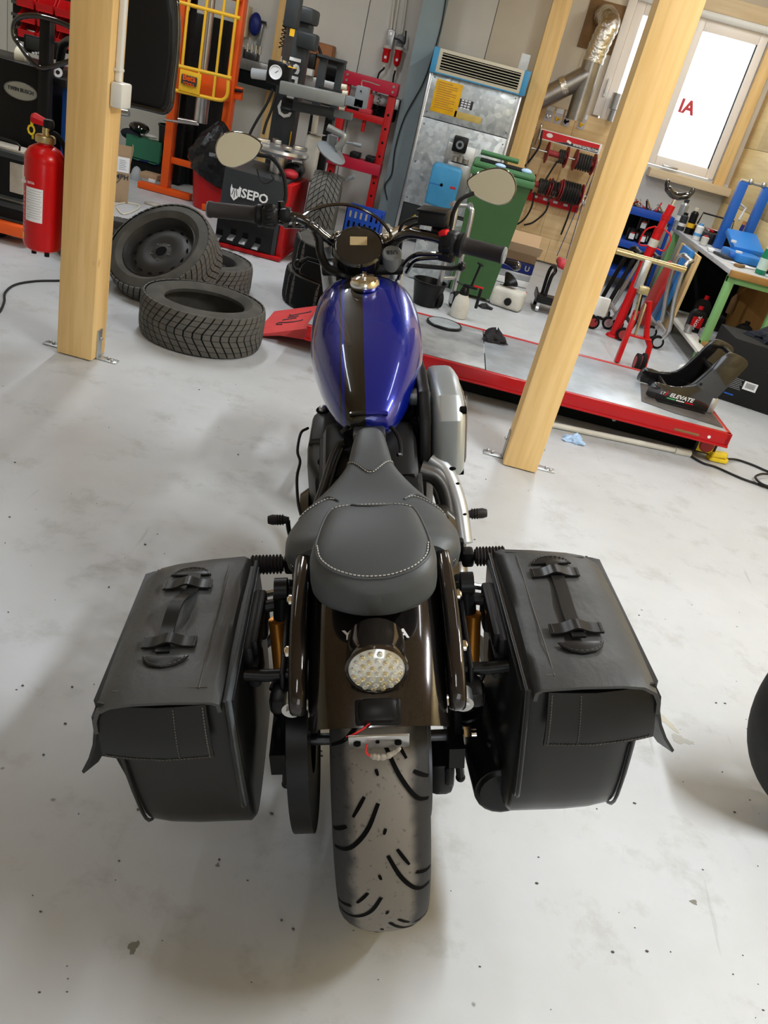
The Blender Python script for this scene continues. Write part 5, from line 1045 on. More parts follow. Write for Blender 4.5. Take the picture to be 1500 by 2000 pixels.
part('cabinet_emblem', MB().prism([(-.030, .050), (-.022, .026), (.022, .026), (.030, .050), (.034, .015), (.026, -.030), (0, -.055), (-.026, -.030), (-.034, .015)], .004, T(hx, CY + .010, hz) @ RX(PI / 2 - .06)), 'white_ink', cbn, w=True)
for k in (-1, 0, 1): part('emblem_cut', MB().box((k * .014, -.012 + abs(k) * .012, .004), (.005, .05, .002), M=T(hx, CY + .010, hz) @ RX(PI / 2 - .06) @ RZ(.25 * k)), 'grey_dark', cbn, w=True)
CLY = 6.62
c0_, c1_ = at(521, 290, CLY).x, at(566, 290, CLY).x
col = part('column', MB().span((c0_, CLY, .3), (c1_, CLY + .16, at(575, 40, CLY).z), bev=.008), 'grey_dark', tcg, w=True)
part('warning_strip', MB().span((c1_ - .012, CLY - .003, .60), (c1_ - .004, CLY, .80)), 'yellow', col, w=True)
cm = (c0_ + c1_) / 2
letters('column_lettering', 'ISEPO', .165, 'white_ink', col, T(cm - .0, CLY - .004, at(552, 168, CLY).z) @ FACE @ RZ(-PI / 2), depth=.002, bold=.003, w=True)
part('column_head', MB().span((c0_ - .0, CLY - .05, at(575, 40, CLY).z), (c1_ + .02, CLY + .22, at(575, 40, CLY).z + .10), bev=.02).span((c0_ + .10, CLY - .03, at(590, 95, CLY).z), (c1_ + .07, CLY + .1, at(590, 60, CLY).z), bev=.02), 'grey_dark', tcg, w=True)
AY = 6.30
part('hex_cover', MB().box(at(573, 20, AY), (.10, .10, .22), bev=.02), 'grey_dark', tcg, w=True)
hxs = part('hex_shaft', MB().cyl(at(572, 45, AY), at(556, 118, AY), .030, 6), 'dark_steel', tcg, w=True)
part('shaft_sticker', MB().span(at(567, 55, AY - .04), at(574, 72, AY - .04) + Vector((0, .004, 0))), 'yellow', hxs, w=True)
part('air_coil', MB().tube([at(558 - k * .28, 38 + k * 1.6, AY - .02) + Vector((.014 * math.cos(k * 1.2), .014 * math.sin(k * 1.2), 0)) for k in range(36)], .004, 5), 'black_satin', hxs, w=True)
part('tool_tip', MB().cyl(at(556, 112, AY), at(553, 122, AY), .026, 14).tube(chain([(556, 118), (562, 124), (568, 130)], AY), .010, 8), 'chrome', tcg, w=True); part('tool_shoe', fbox((562, 129), (577, 135), AY - .02, .04, .004), 'yellow', tcg, w=True)
gb = part('gauge_box', fbox((524, 115), (560, 172), AY + .12, .12, .012), 'black_satin', tcg, w=True); gp = at(538, 141, AY + .11); gq = part('gauge', MB().lathe([(0, .004), (.040, .004), (.042, .010), (.047, .010), (.047, 0)], 28, T(gp.x, AY + .118, gp.z) @ RX(PI / 2)), 'white_paper', gb, w=True)
part('gauge_needle', MB().box((gp.x + .008, AY + .112, gp.z + .006), (.03, .001, .003), R=RY(-.7)), 'ink', gq, w=True); part('air_port', MB().cyl(at(492, 143, AY + .2), at(522, 147, AY + .2), .035, 12), 'clear_plastic', gb, w=True)
part('swing_arm', MB().beam(at(548, 170, AY), at(676, 198, AY), .085, .085, bev=.010), 'grey_arm', tcg, w=True)
eb = part('arm_end', fbox((676, 186), (708, 214), AY - .05, .13, .006, mb=fbox((697, 166), (711, 214), AY - .05, .13, .006)), 'grey_mid', tcg, w=True)
for px, py in ((705, 178), (699, 207)): part('screw', MB().cyl(at(px, py, AY - .05), at(px, py, AY - .056), .006, 10), 'near_black', eb, w=True)
part('guide_rod', MB().tube(smooth(chain([(707, 170), (708, 157), (735, 165), (742, 167)], AY), 2), .004, 6), 'steel', tcg, w=True)
part('side_arm', MB().beam(at(555, 203, AY + .1), at(655, 222, AY + .1), .065, .065, bev=.012), 'grey_dark', tcg, w=True); part('arm_knob', MB().cyl(at(552, 202, AY + .1), at(572, 207, AY + .1), .045, 16), 'black_satin', tcg, w=True)
part('slide_rail', up(613, 628, 180, AY + .22, .95, at(625, 105, AY).z, .05), 'grey_dark', tcg, w=True); part('slide_rail', up(655, 669, 150, AY + .25, .95, at(665, 120, AY).z, .05), 'grey_dark', tcg, w=True); part('rail_cap', MB().beam(at(622, 107, AY + .24), at(676, 122, AY + .24), .10, .016), 'grey_dark', tcg, w=True)
part('clamp_block', fbox((622, 168), (668, 195), AY + .05, .10, .008), 'black_satin', tcg, w=True); 
for px, py in ((672, 170), (674, 182), (668, 210)): part('cream_knob', MB().cyl(at(px - 5, py - 1, AY - .02), at(px + 5, py + 1, AY - .02), .018, 12), 'cream', tcg, w=True)
part('helper_post', up(600, 612, 260, AY + .28, .35, 1.1, .07), 'black_satin', tcg, w=True); part('helper_post', up(632, 647, 250, AY + .28, .35, 1.02, .07), 'black_satin', tcg, w=True); part('helper_bridge', MB().beam(at(640, 218, AY + .1), at(688, 228, AY + .1), .06, .05, bev=.005), 'grey_mid', tcg, w=True)
part('air_cylinder', MB().span((at(594, 300, AY + .18).x, AY + .14, at(594, 352, AY + .18).z), (at(622, 300, AY + .18).x, AY + .24, at(610, 263, AY + .18).z), bev=.022, seg=3), 'cream_tube', tcg, w=True); part('piston_rod', MB().cyl(at(612, 262, AY + .18), at(619, 215, AY + .18), .022, 14), 'cream_tube', tcg, w=True)
part('cylinder_cap', fbox((602, 258), (632, 266), AY + .12, .13, .004), 'white_plastic', tcg, w=True)
part('press_arm', MB().tube(smooth(chain([(640, 248), (658, 258), (672, 266), (668, 278), (658, 290)], AY - .1), 3), .024, 10), 'grey_arm', tcg, w=True); part('press_disc', MB().lathe([(0, .02), (.03, .02), (.10, .006), (.115, -.004), (.112, -.014), (0, -.014)], 32, aim(at(648, 297, AY - .1), (.42, -.25, .87))), 'grey_mid', tcg, w=True); part('disc_stem', fbox((640, 262), (655, 290), AY - .06, .06, .006), 'grey_mid', tcg, w=True)
part('lever', MB().tube(smooth(chain([(672, 278), (688, 280), (700, 284)], AY), 3), .007, 8).cyl(at(690, 281, AY), at(706, 285, AY), .013, 10), 'grey_mid', tcg, w=True); part('lever', MB().tube(smooth(chain([(652, 395), (662, 365), (668, 352), (690, 345)], AY), 4), .007, 8).cyl(at(674, 352, AY), at(692, 344, AY), .016, 10), 'grey_mid', tcg, w=True)
tt = at(545, 296, 6.2); ttb = part('turntable', MB().lathe([(0, .03), (.15, .03), (.20, .02), (.205, 0), (.19, -.02), (.06, -.03), (.06, -.20), (0, -.20)], 36, T(tt.x, 6.25, tt.z)), 'alu', tcg, w=True)
for k in range(4):
    a_ = k * PI / 2 + .5; part('clamp_jaw', MB().box((.14, 0, .045), (.10, .05, .03), M=T(tt.x, 6.25, tt.z) @ RZ(a_), bev=.008), 'steel', ttb, w=True)
part('drive_hood', MB().span((at(560, 330, 6.3).x, 6.2, zt), (at(592, 330, 6.3).x, 6.42, at(575, 318, 6.3).z), bev=.04), 'black_satin', tcg, w=True); part('rim_guard', MB().ball(at(567, 340, 6.15), (.06, .06, .035)), 'red_dull', tcg, w=True)
part('air_hose', MB().tube(smooth(chain([(533, 175), (520, 205), (502, 235), (488, 262), (482, 285)], AY + .1), 5), .010, 7), 'hose_dark', tcg, w=True); part('air_hose', MB().tube(smooth(chain([(540, 180), (530, 215), (520, 240), (514, 262)], AY + .1), 5), .010, 7), 'hose_dark', tcg, w=True); part('air_hose', MB().tube(smooth(chain([(502, 330), (508, 350), (520, 358), (534, 350), (530, 342)], CY - .05), 5), .006, 7), 'hose_dark', tcg, w=True)
# wall shelf beam with its goods
shf = thing('wall_shelf', 'long grey metal shelf on the back wall behind the tyre changer', 'shelf', (-1.7, 8.75, 1.05))
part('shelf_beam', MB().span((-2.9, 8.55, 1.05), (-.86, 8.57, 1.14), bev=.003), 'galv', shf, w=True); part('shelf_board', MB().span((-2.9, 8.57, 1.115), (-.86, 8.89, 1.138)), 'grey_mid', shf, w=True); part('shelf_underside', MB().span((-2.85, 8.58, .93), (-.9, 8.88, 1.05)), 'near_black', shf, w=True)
vs_ = at(492, 118, 8.65); vi = thing('bench_vise', 'small steel vise on the wall shelf behind the yellow guard', 'vise', (vs_.x, 8.7, 1.14)); part('vise_body', MB().span((vs_.x - .07, 8.62, 1.139), (vs_.x + .05, 8.74, 1.21), bev=.01), 'dark_steel', vi, w=True)
for k in range(4): part('vise_jaw', MB().cyl((vs_.x - .05 + k * .04, 8.63, 1.20), (vs_.x - .055 + k * .04, 8.63, 1.27), .014, 10), 'steel', vi, w=True)
gl = at(508, 60, 8.8); gw = thing('bearing_puller', 'grey bearing puller hanging on the wall above the vise', 'puller', (gl.x, 8.87, gl.z - .1)); part('puller_shaft', MB().beam(at(503, 95, 8.86), at(513, 48, 8.86), .07, .03, bev=.005), 'grey_arm', gw, w=True); part('puller_arm', MB().tube(chain([(492, 52), (494, 38), (520, 45), (519, 50)], 8.85), .012, 8), 'dark_steel', gw, w=True)
cn = at(470, 95, 8.7); single('parts_tin', MB().cyl((cn.x - .02, 8.68, 1.139), (cn.x - .02, 8.68, 1.23), .06, 20), 'paper_dirty', 'dirty tin on the wall shelf left of the vise', 'tin'); single('oil_can', MB().span((cn.x + .05, 8.64, 1.139), (cn.x + .12, 8.72, 1.22), bev=.01), 'black_satin', 'black can on the wall shelf right of the dirty tin', 'can')
f1 = at(472, 40, 8.75); single('file_folder', MB().span((f1.x - .03, 8.72, f1.z - .13), (f1.x + .06, 8.86, f1.z + .13), bev=.006), 'beige_board', 'beige folder standing at the upper left of the wall shelf', 'folder'); single('blue_pouch', MB().ball((f1.x + .12, 8.80, f1.z - .0), (.06, .05, .10), n=12, m=8), 'blue_dark', 'dark blue pouch beside the beige folder', 'pouch')
hb_ = thing('leather_case', 'brown leather case on the wall shelf behind the column', 'bag', (at(620, 120, 8.7).x, 8.75, 1.14)); ca_, cb_ = at(597, 75, 8.7), at(646, 128, 8.7)
part('case_body', MB().span((ca_.x, 8.66, 1.139), (cb_.x, 8.86, ca_.z), bev=.02), 'brown_leather', hb_, w=True); part('strap', MB().tube(smooth(chain([(598, 78), (612, 80), (622, 92), (628, 112), (622, 108), (618, 106)], 8.64), 4), .012, 8), 'black_satin', hb_, w=True)
single('black_case', MB().span((at(590, 118, 8.65).x, 8.60, 1.139), (at(618, 118, 8.65).x, 8.68, at(605, 103, 8.6).z), bev=.015), 'black_satin', 'black power tool case in front of the brown leather case', 'case'); single('white_box', MB().span((at(592, 130, 8.5).x, 8.46, 1.142), (at(614, 130, 8.5).x, 8.56, 1.20), bev=.008), 'white_plastic', 'white box end on the shelf by the column', 'box')
mo = at(650, 128, 8.6); single('electric_motor', MB().cyl((mo.x - .10, 8.68, 1.24), (mo.x + .10, 8.68, 1.24), .10, 24).cyl((mo.x + .10, 8.68, 1.24), (mo.x + .14, 8.68, 1.24), .03, 16), 'black_satin', 'black electric motor on the wall shelf above the red press', 'motor', base=(mo.x, 8.68, 1.14))
# red shop press
SY = 8.25
rp_ = thing('shop_press', 'red shop press frame against the back wall left of the steel column', 'press', (at(705, 300, SY).x, SY, 0))
A1, A2 = at(672, 136, SY), at(779, 165, SY); zt_ = (A1.z + A2.z) / 2
part('top_beam', MB().span((A1.x, SY, zt_ - .105), (A2.x, SY + .03, zt_), bev=.003), 'crimson', rp_, w=True); part('top_beam', MB().span((A1.x, SY + .12, zt_ - .105), (A2.x, SY + .15, zt_), bev=.003), 'crimson', rp_, w=True)
for x_ in (A1.x + .005, A2.x - .075):
    u_ = part('upright', MB().span((x_, SY + .03, .05), (x_ + .07, SY + .12, zt_ - .01), bev=.003), 'red_plastic', rp_, w=True)
    for k in range(8): part('pin_hole', MB().cyl((x_ + .035, SY + .0295, .16 + k * .12), (x_ + .035, SY + .0285, .16 + k * .12), .012, 12), 'near_black', u_, w=True)
    part('foot', MB().span((x_ - .005, SY - .2, .004), (x_ + .075, SY + .35, .05), bev=.004), 'red_plastic', rp_, w=True)
    for z_ in (-.03, -.075): part('bolt', MB().cyl((x_ + .035, SY, zt_ + z_), (x_ + .035, SY - .012, zt_ + z_), .012, 6), 'steel', rp_, w=True)
zu = at(725, 232, SY).z; part('press_plate', MB().span((A1.x + .08, SY + .02, zu - .03), (A2.x - .07, SY + .13, zu + .03), bev=.003), 'red_plastic', rp_, w=True)
zw = at(695, 320, SY).z; bt = part('work_table', MB().span((A1.x - .02, SY - .02, zw - .055), (A2.x - .005, SY + .02, zw + .045), bev=.003).span((A1.x - .02, SY + .13, zw - .055), (A2.x - .005, SY + .17, zw + .045), bev=.003), 'crimson', rp_, w=True)
for px in (690, 722): part('v_block', MB().box((at(px, 315, SY).x, SY + .07, zw + .07), (.09, .18, .05), bev=.008), 'black_satin', rp_, w=True)
jx = at(716, 200, SY).x; part('bottle_jack', MB().cyl((jx, SY + .07, zu + .03), (jx, SY + .07, zt_ - .14), .05, 20).cyl((jx, SY + .07, zt_ - .14), (jx, SY + .07, zt_ - .10), .025, 16).box((jx, SY + .07, zu + .05), (.12, .11, .04), bev=.006), 'red_dull', rp_, w=True); part('ram', MB().cyl((at(709, 240, SY).x, SY + .07, zu - .13), (at(709, 240, SY).x, SY + .07, zu - .03), .018, 12), 'red_plastic', rp_, w=True)
for k, sx_ in enumerate((-.09, .10)): part('return_spring', MB().tube([(jx + sx_ + .014 * math.cos(i * .9), SY + .07 + .014 * math.sin(i * .9), zu + .03 + i * .0045) for i in range(42)], .003, 5), 'black_satin', rp_, w=True)
# conduits, switch box and red plugs on the wall
for i, (p0, p1) in enumerate((((775, -40), (763, 60)), ((785, -40), (769, 62)), ((800, -40), (785, 65)))):
    single('conduit', MB().cyl(at(*p0, 8.87), at(*p1, 8.87), .011, 10), 'pvc', '%s of the three cream conduits running down to the red plugs' % ('leftmost', 'middle one', 'rightmost')[i], 'conduit', group='cream conduits')
so = at(762, 76, 8.84); ss = thing('wall_socket', 'grey wall socket box under the cream conduits', 'socket', (so.x, 8.86, so.z)); part('socket_box', MB().box((so.x, 8.86, so.z), (.07, .07, .16), bev=.01), 'silver_paint', ss, w=True); part('socket_ring', MB().lathe([(.012, .006), (.024, .006), (.024, 0), (.012, 0)], 20, T(so.x, 8.824, so.z + .045) @ RX(PI / 2), closed=True), 'white_plastic', ss, w=True)
single('wall_socket', MB().box(at(781, 82, 8.86), (.06, .06, .12), bev=.01), 'grey_mid', 'second wall socket box right of the grey one', 'socket')
for i, (a_, b_, c_) in enumerate((((757, 92), (751, 125), (738, 150)), ((780, 95), (773, 132), (768, 155)))):
    p0, p1 = at(*a_, 8.80), at(*b_, 8.80); d_ = p1 - p0; pgk = thing('power_plug', ('large red power plug hanging left under the sockets', 'large red power plug hanging right under the sockets')[i], 'plug', p1, group='red power plugs')
    part('plug_body', MB().lathe([(0, 0), (.040, 0), (.040, .02), (.034, .03), (.036, .08), (.030, .13), (.016, d_.length - .012), (0, d_.length - .012)], 20, aim(p0, d_)), 'red', pgk, w=True); part('collar', MB().lathe([(.0, -.012), (.043, -.012), (.043, .012), (0, .012)], 20, aim(p0, d_)), 'off_white', pgk, w=True); part('cable_gland', MB().cyl(p1, p1 + d_.normalized() * .025, .014, 12), 'off_white', pgk, w=True); part('cable', MB().tube(smooth([p1, p1 + d_.normalized() * .04, at(*c_, 8.82), at(c_[0] - 6, c_[1] + 60, 8.85)], 4), .009, 7), 'hose_dark', pgk, w=True); part('sticker', MB().box(p0.lerp(p1, .6) + Vector((0, -.034, 0)), (.022, .004, .022)), 'white_paper', pgk, w=True)
single('hanging_cable', MB().tube(smooth(chain([(771, 75), (780, 78), (790, 85), (793, 60)], 8.78) , 5), .008, 7), 'hose_dark', 'short black cable bridging the wall sockets', 'cable', base=at(780, 88, 8.78))
single('hanging_cable', MB().tube(smooth(chain([(872, -10), (862, 50), (845, 110), (825, 165), (790, 230), (772, 290), (765, 340), (752, 362), (756, 390)], 8.44), 5), .006, 6), 'hose_dark', 'thin black cable hanging down the front of the steel column', 'cable', base=at(756, 390, 8.44))
# blue crate and rubble by the upright tyre
cr = on(680, 455); cx_, cy_ = -.78, 7.0
bc_ = thing('plastic_crate', 'blue slotted plastic crate on the floor behind the handlebar', 'crate', (cx_, cy_, 0))
zz1 = at(680, 398, cy_).z
part('crate_shell', MB().span((cx_ - .15, cy_ - .12, .005), (cx_ + .15, cy_ - .108, zz1), bev=.003).span((cx_ - .15, cy_ + .108, .005), (cx_ + .15, cy_ + .12, zz1), bev=.003).span((cx_ - .15, cy_ - .12, .005), (cx_ - .138, cy_ + .12, zz1), bev=.003).span((cx_ + .138, cy_ - .12, .005), (cx_ + .15, cy_ + .12, zz1), bev=.003).span((cx_ - .15, cy_ - .12, .005), (cx_ + .15, cy_ + .12, .015)), 'blue_plastic', bc_, w=True)
for r in range(3):
    for k in range(6): part('slot', MB().box((cx_ - .11 + k * .044, cy_ - .121, zz1 - .05 - r * .08), (.016, .004, .05)), 'paper_dirty' if r == 0 and k < 4 else 'pure_dark', bc_, w=True)
single('paper_heap', MB().loft([[(.10 * k_ * (1 + .2 * math.sin(i * 3 + a_)) * math.cos(a_), .10 * k_ * (1 + .25 * math.sin(2 * a_ + i)) * math.sin(a_), z_ + .015 * math.sin(3 * a_ + i)) for a_ in [2 * PI * j / 14 for j in range(14)]] for i, (k_, z_) in enumerate(((1.3, .02), (1.25, .07), (1.0, .13), (.7, .18), (.3, .20)))]).shift(T(on(735, 470).x + .1, 7.3, .01)), 'paper_dirty', 'heap of crumpled dirty paper left of the heater foot', 'paper', sharp=15)
# heater
HY = 8.08; hx0, hx1 = -.60, .225
he = thing('air_heater', 'tall galvanised workshop air heater with a blue burner', 'heater', ((hx0 + hx1) / 2, 8.3, 0))
part('plinth', MB().span((hx0, HY + .01, .004), (hx1, HY + .7, .33), bev=.003), 'grey_dark', he, w=True)
part('lower_sheet', MB().span((hx0, HY, .335), (hx1, HY + .7, 1.072), bev=.003), 'galv_sheet', he, w=True); part('upper_sheet', MB().span((hx0, HY, 1.078), (hx1, HY + .7, 1.44), bev=.003), 'galv_sheet', he, w=True)
for x_ in (hx0 + .008, hx1 - .008): part('edge_profile', MB().span((x_ - .014, HY - .006, .004), (x_ + .014, HY + .004, 1.44), bev=.002), 'alu', he, w=True)
for x_ in (hx0 + .045, hx1 - .045):
    for z_ in (.38, .70, 1.02, 1.12, 1.40): part('screw', MB().cyl((x_, HY - .004, z_), (x_, HY + .002, z_), .006, 8), 'dark_steel', he, w=True)
hd_ = part('outlet_head', MB().span((hx0 - .01, HY - .045, 1.44), (hx1 + .02, HY + .7, 1.625), bev=.006), 'cream', he, w=True)
for x_ in (hx0 - .012, hx1 - .030): part('end_cap', MB().span((x_, HY - .050, 1.44), (x_ + .052, HY + .6, 1.628), bev=.006), 'blue_light', hd_, w=True)
part('louvre_back', MB().span((hx0 + .07, HY - .047, 1.468), (hx1 - .055, HY - .044, 1.598)), 'pure_dark', hd_, w=True)
for k in range(6): part('louvre', MB().box(((hx0 + hx1) / 2 + .008, HY - .050, 1.481 + k * .0212), (hx1 - hx0 - .125, .010, .0045), R=RX(.25)), 'cream', hd_, w=True)
part('bottom_trim', MB().span((hx0 - .01, HY - .046, 1.432), (hx1 + .02, HY, 1.442)), 'blue_light', hd_, w=True)
part('instruction_sticker', fbox((854, 153), (890, 229), HY - .002, .002, .0005), 'label_yellow', he, w=True)
for k in range(12):
    z_ = 1.37 - k * .018; part('text_line', MB().span((-.51, HY - .003, z_), (-.36 + (.03 if k % 3 else -.02), HY - .002, z_ + .005)), 'orange_brown', he, w=True)
part('rating_plate', fbox((899, 192), (921, 216), HY - .002, .002, .0005), 'ink', he, w=True)
for r in range(4):
    for c in range(3): part('plate_field', MB().span((-.275 + c * .030, HY - .003, 1.275 - r * .02), (-.252 + c * .030, HY - .002, 1.288 - r * .02)), 'white_paper', he, w=True)
part('faded_sticker', fbox((889, 216), (938, 243), HY - .002, .002, .0005), 'label_faded', he, w=True)
part('edge_grille', MB().span((hx1 - .09, HY + .3, 1.626), (hx1 - .01, HY + .32, 1.76)), 'galv', he, w=True)
wp = at(797, 408, HY); part('warning_sign', MB().prism([(0, .03), (.028, 0), (0, -.03), (-.028, 0)], .002, T(-.44, HY + .008, .22) @ RX(PI / 2)), 'yellow_bright', he, w=True)
bo = part('burner_flange', MB().span((-.30, HY - .02, .64), (-.04, HY, .93), bev=.004), 'galv', he, w=True); fl_ = at(899, 282, HY - .06)
part('fan_housing', MB().box((fl_.x, HY - .06, fl_.z), (.13, .12, .13), bev=.012).cyl((fl_.x, HY - .12, fl_.z), (fl_.x, HY - .15, fl_.z), .036, 20), 'black_satin', he, w=True); part('sight_ring', MB().lathe([(.018, .0), (.036, 0), (.036, .006), (.018, .006)], 20, T(fl_.x, HY - .15, fl_.z) @ RX(PI / 2), closed=True), 'grey_mid', he, w=True)
part('burner_body', MB().span((-.27, HY - .24, .46), (-.03, HY - .02, .80), bev=.04), 'grey_arm', he, w=True); bcv = part('burner_cover', MB().prism([(-.368, .42), (-.14, .40), (-.105, .45), (-.105, .735), (-.13, .76), (-.34, .765), (-.37, .74)], .20, T(0, HY - .20, 0) @ RX(PI / 2), bev=.022, seg=3), 'blue_light', he, w=True)
part('burner_hole', MB().cyl((-.255, HY - .399, .60), (-.255, HY - .4015, .60), .014, 14), 'pure_dark', bcv, w=True); part('burner_badge', MB().box((-.15, HY - .4005, .60), (.05, .002, .02), bev=.0008), 'red_dull', bcv, w=True); part('cover_seam', MB().box((-.31, HY - .4005, .595), (.10, .002, .004)), 'blue_paint', bcv, w=True)
for k in range(3): part('pump_part', MB().cyl((-.20 + k * .05, HY - .22, .80), (-.20 + k * .05, HY - .22, .84 + .015 * (k % 2)), .025, 14), 'steel', he, w=True)
# green wheelie bin
GY = 6.3
gbn = thing('wheelie_bin', 'dark green wheelie bin standing in front of the heater', 'waste bin', (.33, 6.5, 0))
g0, g1 = at(923, 338, GY), at(1036, 370, GY); zt2 = (g0.z + g1.z) / 2; gx0, gx1 = g0.x, g1.x
mb_ = MB().loft([[(gx0 + (gx1 - gx0) * a_ + i_ * (1 - z_ / zt2) * (1 if a_ == 0 else -1), GY + (0 if b_ == 0 else .44) + (.05 * (1 - z_ / zt2)) * (1 if b_ == 0 else -1), z_) for a_, b_ in ((0, 0), (1, 0), (1, 1), (0, 1))] for i_, z_ in ((.06, .03), (.06, zt2 * .5), (.06, zt2))])
part('bin_body', mb_, 'green_bin', gbn, w=True); part('rim', MB().span((gx0 - .02, GY - .03, zt2), (gx1 + .02, GY + .46, zt2 + .05), bev=.012), 'green_bin_lid', gbn, w=True); part('rim', MB().span((gx0 - .015, GY - .02, zt2 + .05), (gx1 + .015, GY + .45, zt2 + .09), bev=.02), 'green_bin_lid', gbn, w=True)
part('bin_contents', MB().span((gx0 + .03, GY + .03, zt2 + .085), (gx1 - .03, GY + .3, zt2 + .10), bev=.01), 'near_black', gbn, w=True); part('blue_cloth', MB().ball((gx0 + .18, GY + .02, zt2 + .095), (.04, .05, .015)).ball((gx0 + .19, GY - .036, zt2 + .04), (.032, .008, .05)).ball((gx1 - .06, GY + .05, zt2 + .10), (.04, .04, .02)), 'cloth_blue', gbn, w=True)
part('lid_handle', MB().cyl((gx0 + .02, GY + .36, zt2 + .13), (gx1 - .12, GY + .36, zt2 + .13), .018, 12), 'green_bin_lid', gbn, w=True)
for x_ in (gx0 + .07, gx1 - .07): part('wheel', MB().cyl((x_ - .02, GY + .40, .09), (x_ + .02, GY + .40, .09), .088, 24), 'black_matte', gbn, w=True)
# ------------------------------------------------------------------ hose board, flue pipes
mat('clear_pack', (.48, .44, .46), .25)
bd_ = thing('wall_board', 'spruce plank board on the back wall carrying the hose reels', 'board', (.82, 8.86, 0))
bx0, bx1 = .44, 1.185
for k in range(6):
    z0 = .02 + k * .234; nb = 2 if k % 2 else 3
    for j in range(nb):
        a_ = bx0 + (bx1 - bx0) * j / nb; b_ = bx0 + (bx1 - bx0) * (j + 1) / nb
        part('plank', MB().span((a_ + .001, 8.845, z0 + .001), (b_ - .001, 8.90, z0 + .2335), bev=.0015), 'spruce_x', bd_, w=True)
part('edge_strip', MB().span((bx1, 8.83, .005), (bx1 + .025, 8.90, 1.44), bev=.002), 'white', bd_, w=True)
for i, (px, py, m, lab) in enumerate(((1073, 222, 'steel', 'leftmost blister pack with silver clips on the plank board'), (1091, 227, 'label_yellow', 'second blister pack with yellow clips on the plank board'), (1108, 232, 'black_matte', 'third blister pack with black clips on the plank board'), (1138, 238, 'label_yellow', 'blister pack with yellow clips hanging apart at the right of the plank board'))):
    p_ = at(px, py, 8.83); bp_ = thing('blister_pack', lab, 'blister pack', (p_.x, 8.84, p_.z - .06), group='blister packs on the board')
    part('card', MB().box((p_.x, 8.842, p_.z), (.072, .003, .135), R=RY(.02 * i)), 'clear_pack', bp_, w=True); part('header', MB().box((p_.x, 8.839, p_.z + .045), (.070, .003, .04)), 'white_paper', bp_, w=True)
    for k in range(3): part('clip', MB().box((p_.x - .015 + k * .013, 8.834, p_.z - .022 - .01 * (k % 2)), (.018, .010, .03), R=RY(.5 * k), bev=.004), m, bp_, w=True)
hr = thing('hose_rack', 'red and black hose display rack with sign on the plank board', 'rack', (.8, 8.7, .55))
sg = part('sign_panel', MB().span((.505, 8.62, 1.125), (1.105, 8.64, 1.215), bev=.002), 'white', hr, w=True)
part('sign_red', MB().prism([(.515, 1.135), (.515, 1.207), (1.085, 1.207), (1.085, 1.172), (.80, 1.158), (.66, 1.135)], .003, T(0, 8.62, 0) @ RX(PI / 2)), 'red', sg, w=True)
part('sign_black', MB().prism([(.66, 1.133), (.80, 1.156), (1.085, 1.170), (1.085, 1.133)], .0032, T(0, 8.62, 0) @ RX(PI / 2)), 'ink', sg, w=True)
part('sign_emblem', MB().lathe([(0, .004), (1, .004), (1, 0)], 24, T(.60, 8.618, 1.175) @ RX(PI / 2) @ S(.030, .019, 1)), 'white', sg, w=True)
letters('sign_lettering', 'WWW.GATES.COM', .030, 'white_ink', sg, T(.96, 8.616, 1.149) @ FACE, depth=.0006, bold=.001, w=True, sx=.92)
part('sign_tab', MB().box((.795, 8.616, 1.163), (.045, .003, .02), R=RY(.35)), 'white', sg, w=True)
part('frame_wire', MB().tube(smooth([(.52, 8.84, 1.24), (.505, 8.70, 1.25), (.50, 8.66, 1.22), (.495, 8.66, 1.06)], 4), .008, 7), 'steel', hr, w=True)
for z_ in (1.03, .74): part('axle', MB().cyl((.47, 8.66, z_), (1.12, 8.66, z_), .007, 10), 'steel', hr, w=True)
for x_ in (.47, 1.12): part('side_wire', MB().tube(smooth([(x_, 8.84, 1.10), (x_, 8.67, 1.05), (x_, 8.66, .74), (x_, 8.84, .60)], 3), .006, 6), 'steel', hr, w=True)
part('holder_strip', MB().span((.50, 8.78, .56), (1.10, 8.84, .635), bev=.004), 'red', hr, w=True)
for k in range(5): part('price_tag', MB().box((.545 + k * .105, 8.777, .612 - .002 * k), (.045, .003, .022)), 'white_paper', hr, w=True)
def spool(label, x0, x1, z, wraps, r, rh, m, fl=.10):
    t = thing('hose_reel', label, 'hose reel', (x0, 8.66, z - fl), group='hose reels on the rack')
    part('hub', MB().cyl((x0, 8.66, z), (x1, 8.66, z), .028, 16), 'reel_red', t, w=True)
    for x_ in (x0, x1): part('flange', MB().lathe([(.012, -.003), (fl, -.003), (fl, .003), (.012, .003)], 32, aim((x_, 8.66, z), (1, .12, 0)), closed=True), 'reel_red', t, w=True)
    for a_, b_ in wraps:
        n = int((b_ - a_) / (rh * 2)) * 12; part('coiled_hose', MB().tube([(a_ + (b_ - a_) * i / n, 8.66 + r * math.cos(i * PI / 6), z + r * math.sin(i * PI / 6) - (.012 if math.sin(i * PI / 6) < 0 else 0)) for i in range(n + 1)], rh, 7), m, t, w=True)
    return t
spool('upper left hose reel, mostly empty red hub', .625, .815, 1.03, [(.745, .805)], .050, .009, 'hose')
spool('upper right hose reel wound with grey hose', .905, 1.085, 1.03, [(.915, 1.065)], .062, .011, 'hose')
spool('lower left hose reel with loose black hose', .585, .735, .73, [(.50, .575), (.64, .725)], .058, .010, 'hose', .085)
spool('lower middle hose reel with a short winding', .76, .845, .74, [(.765, .84)], .055, .010, 'hose_dark', .085)
spool('lower right hose reel wound full with black hose', .865, 1.065, .74, [(.875, 1.05)], .085, .012, 'hose_dark')
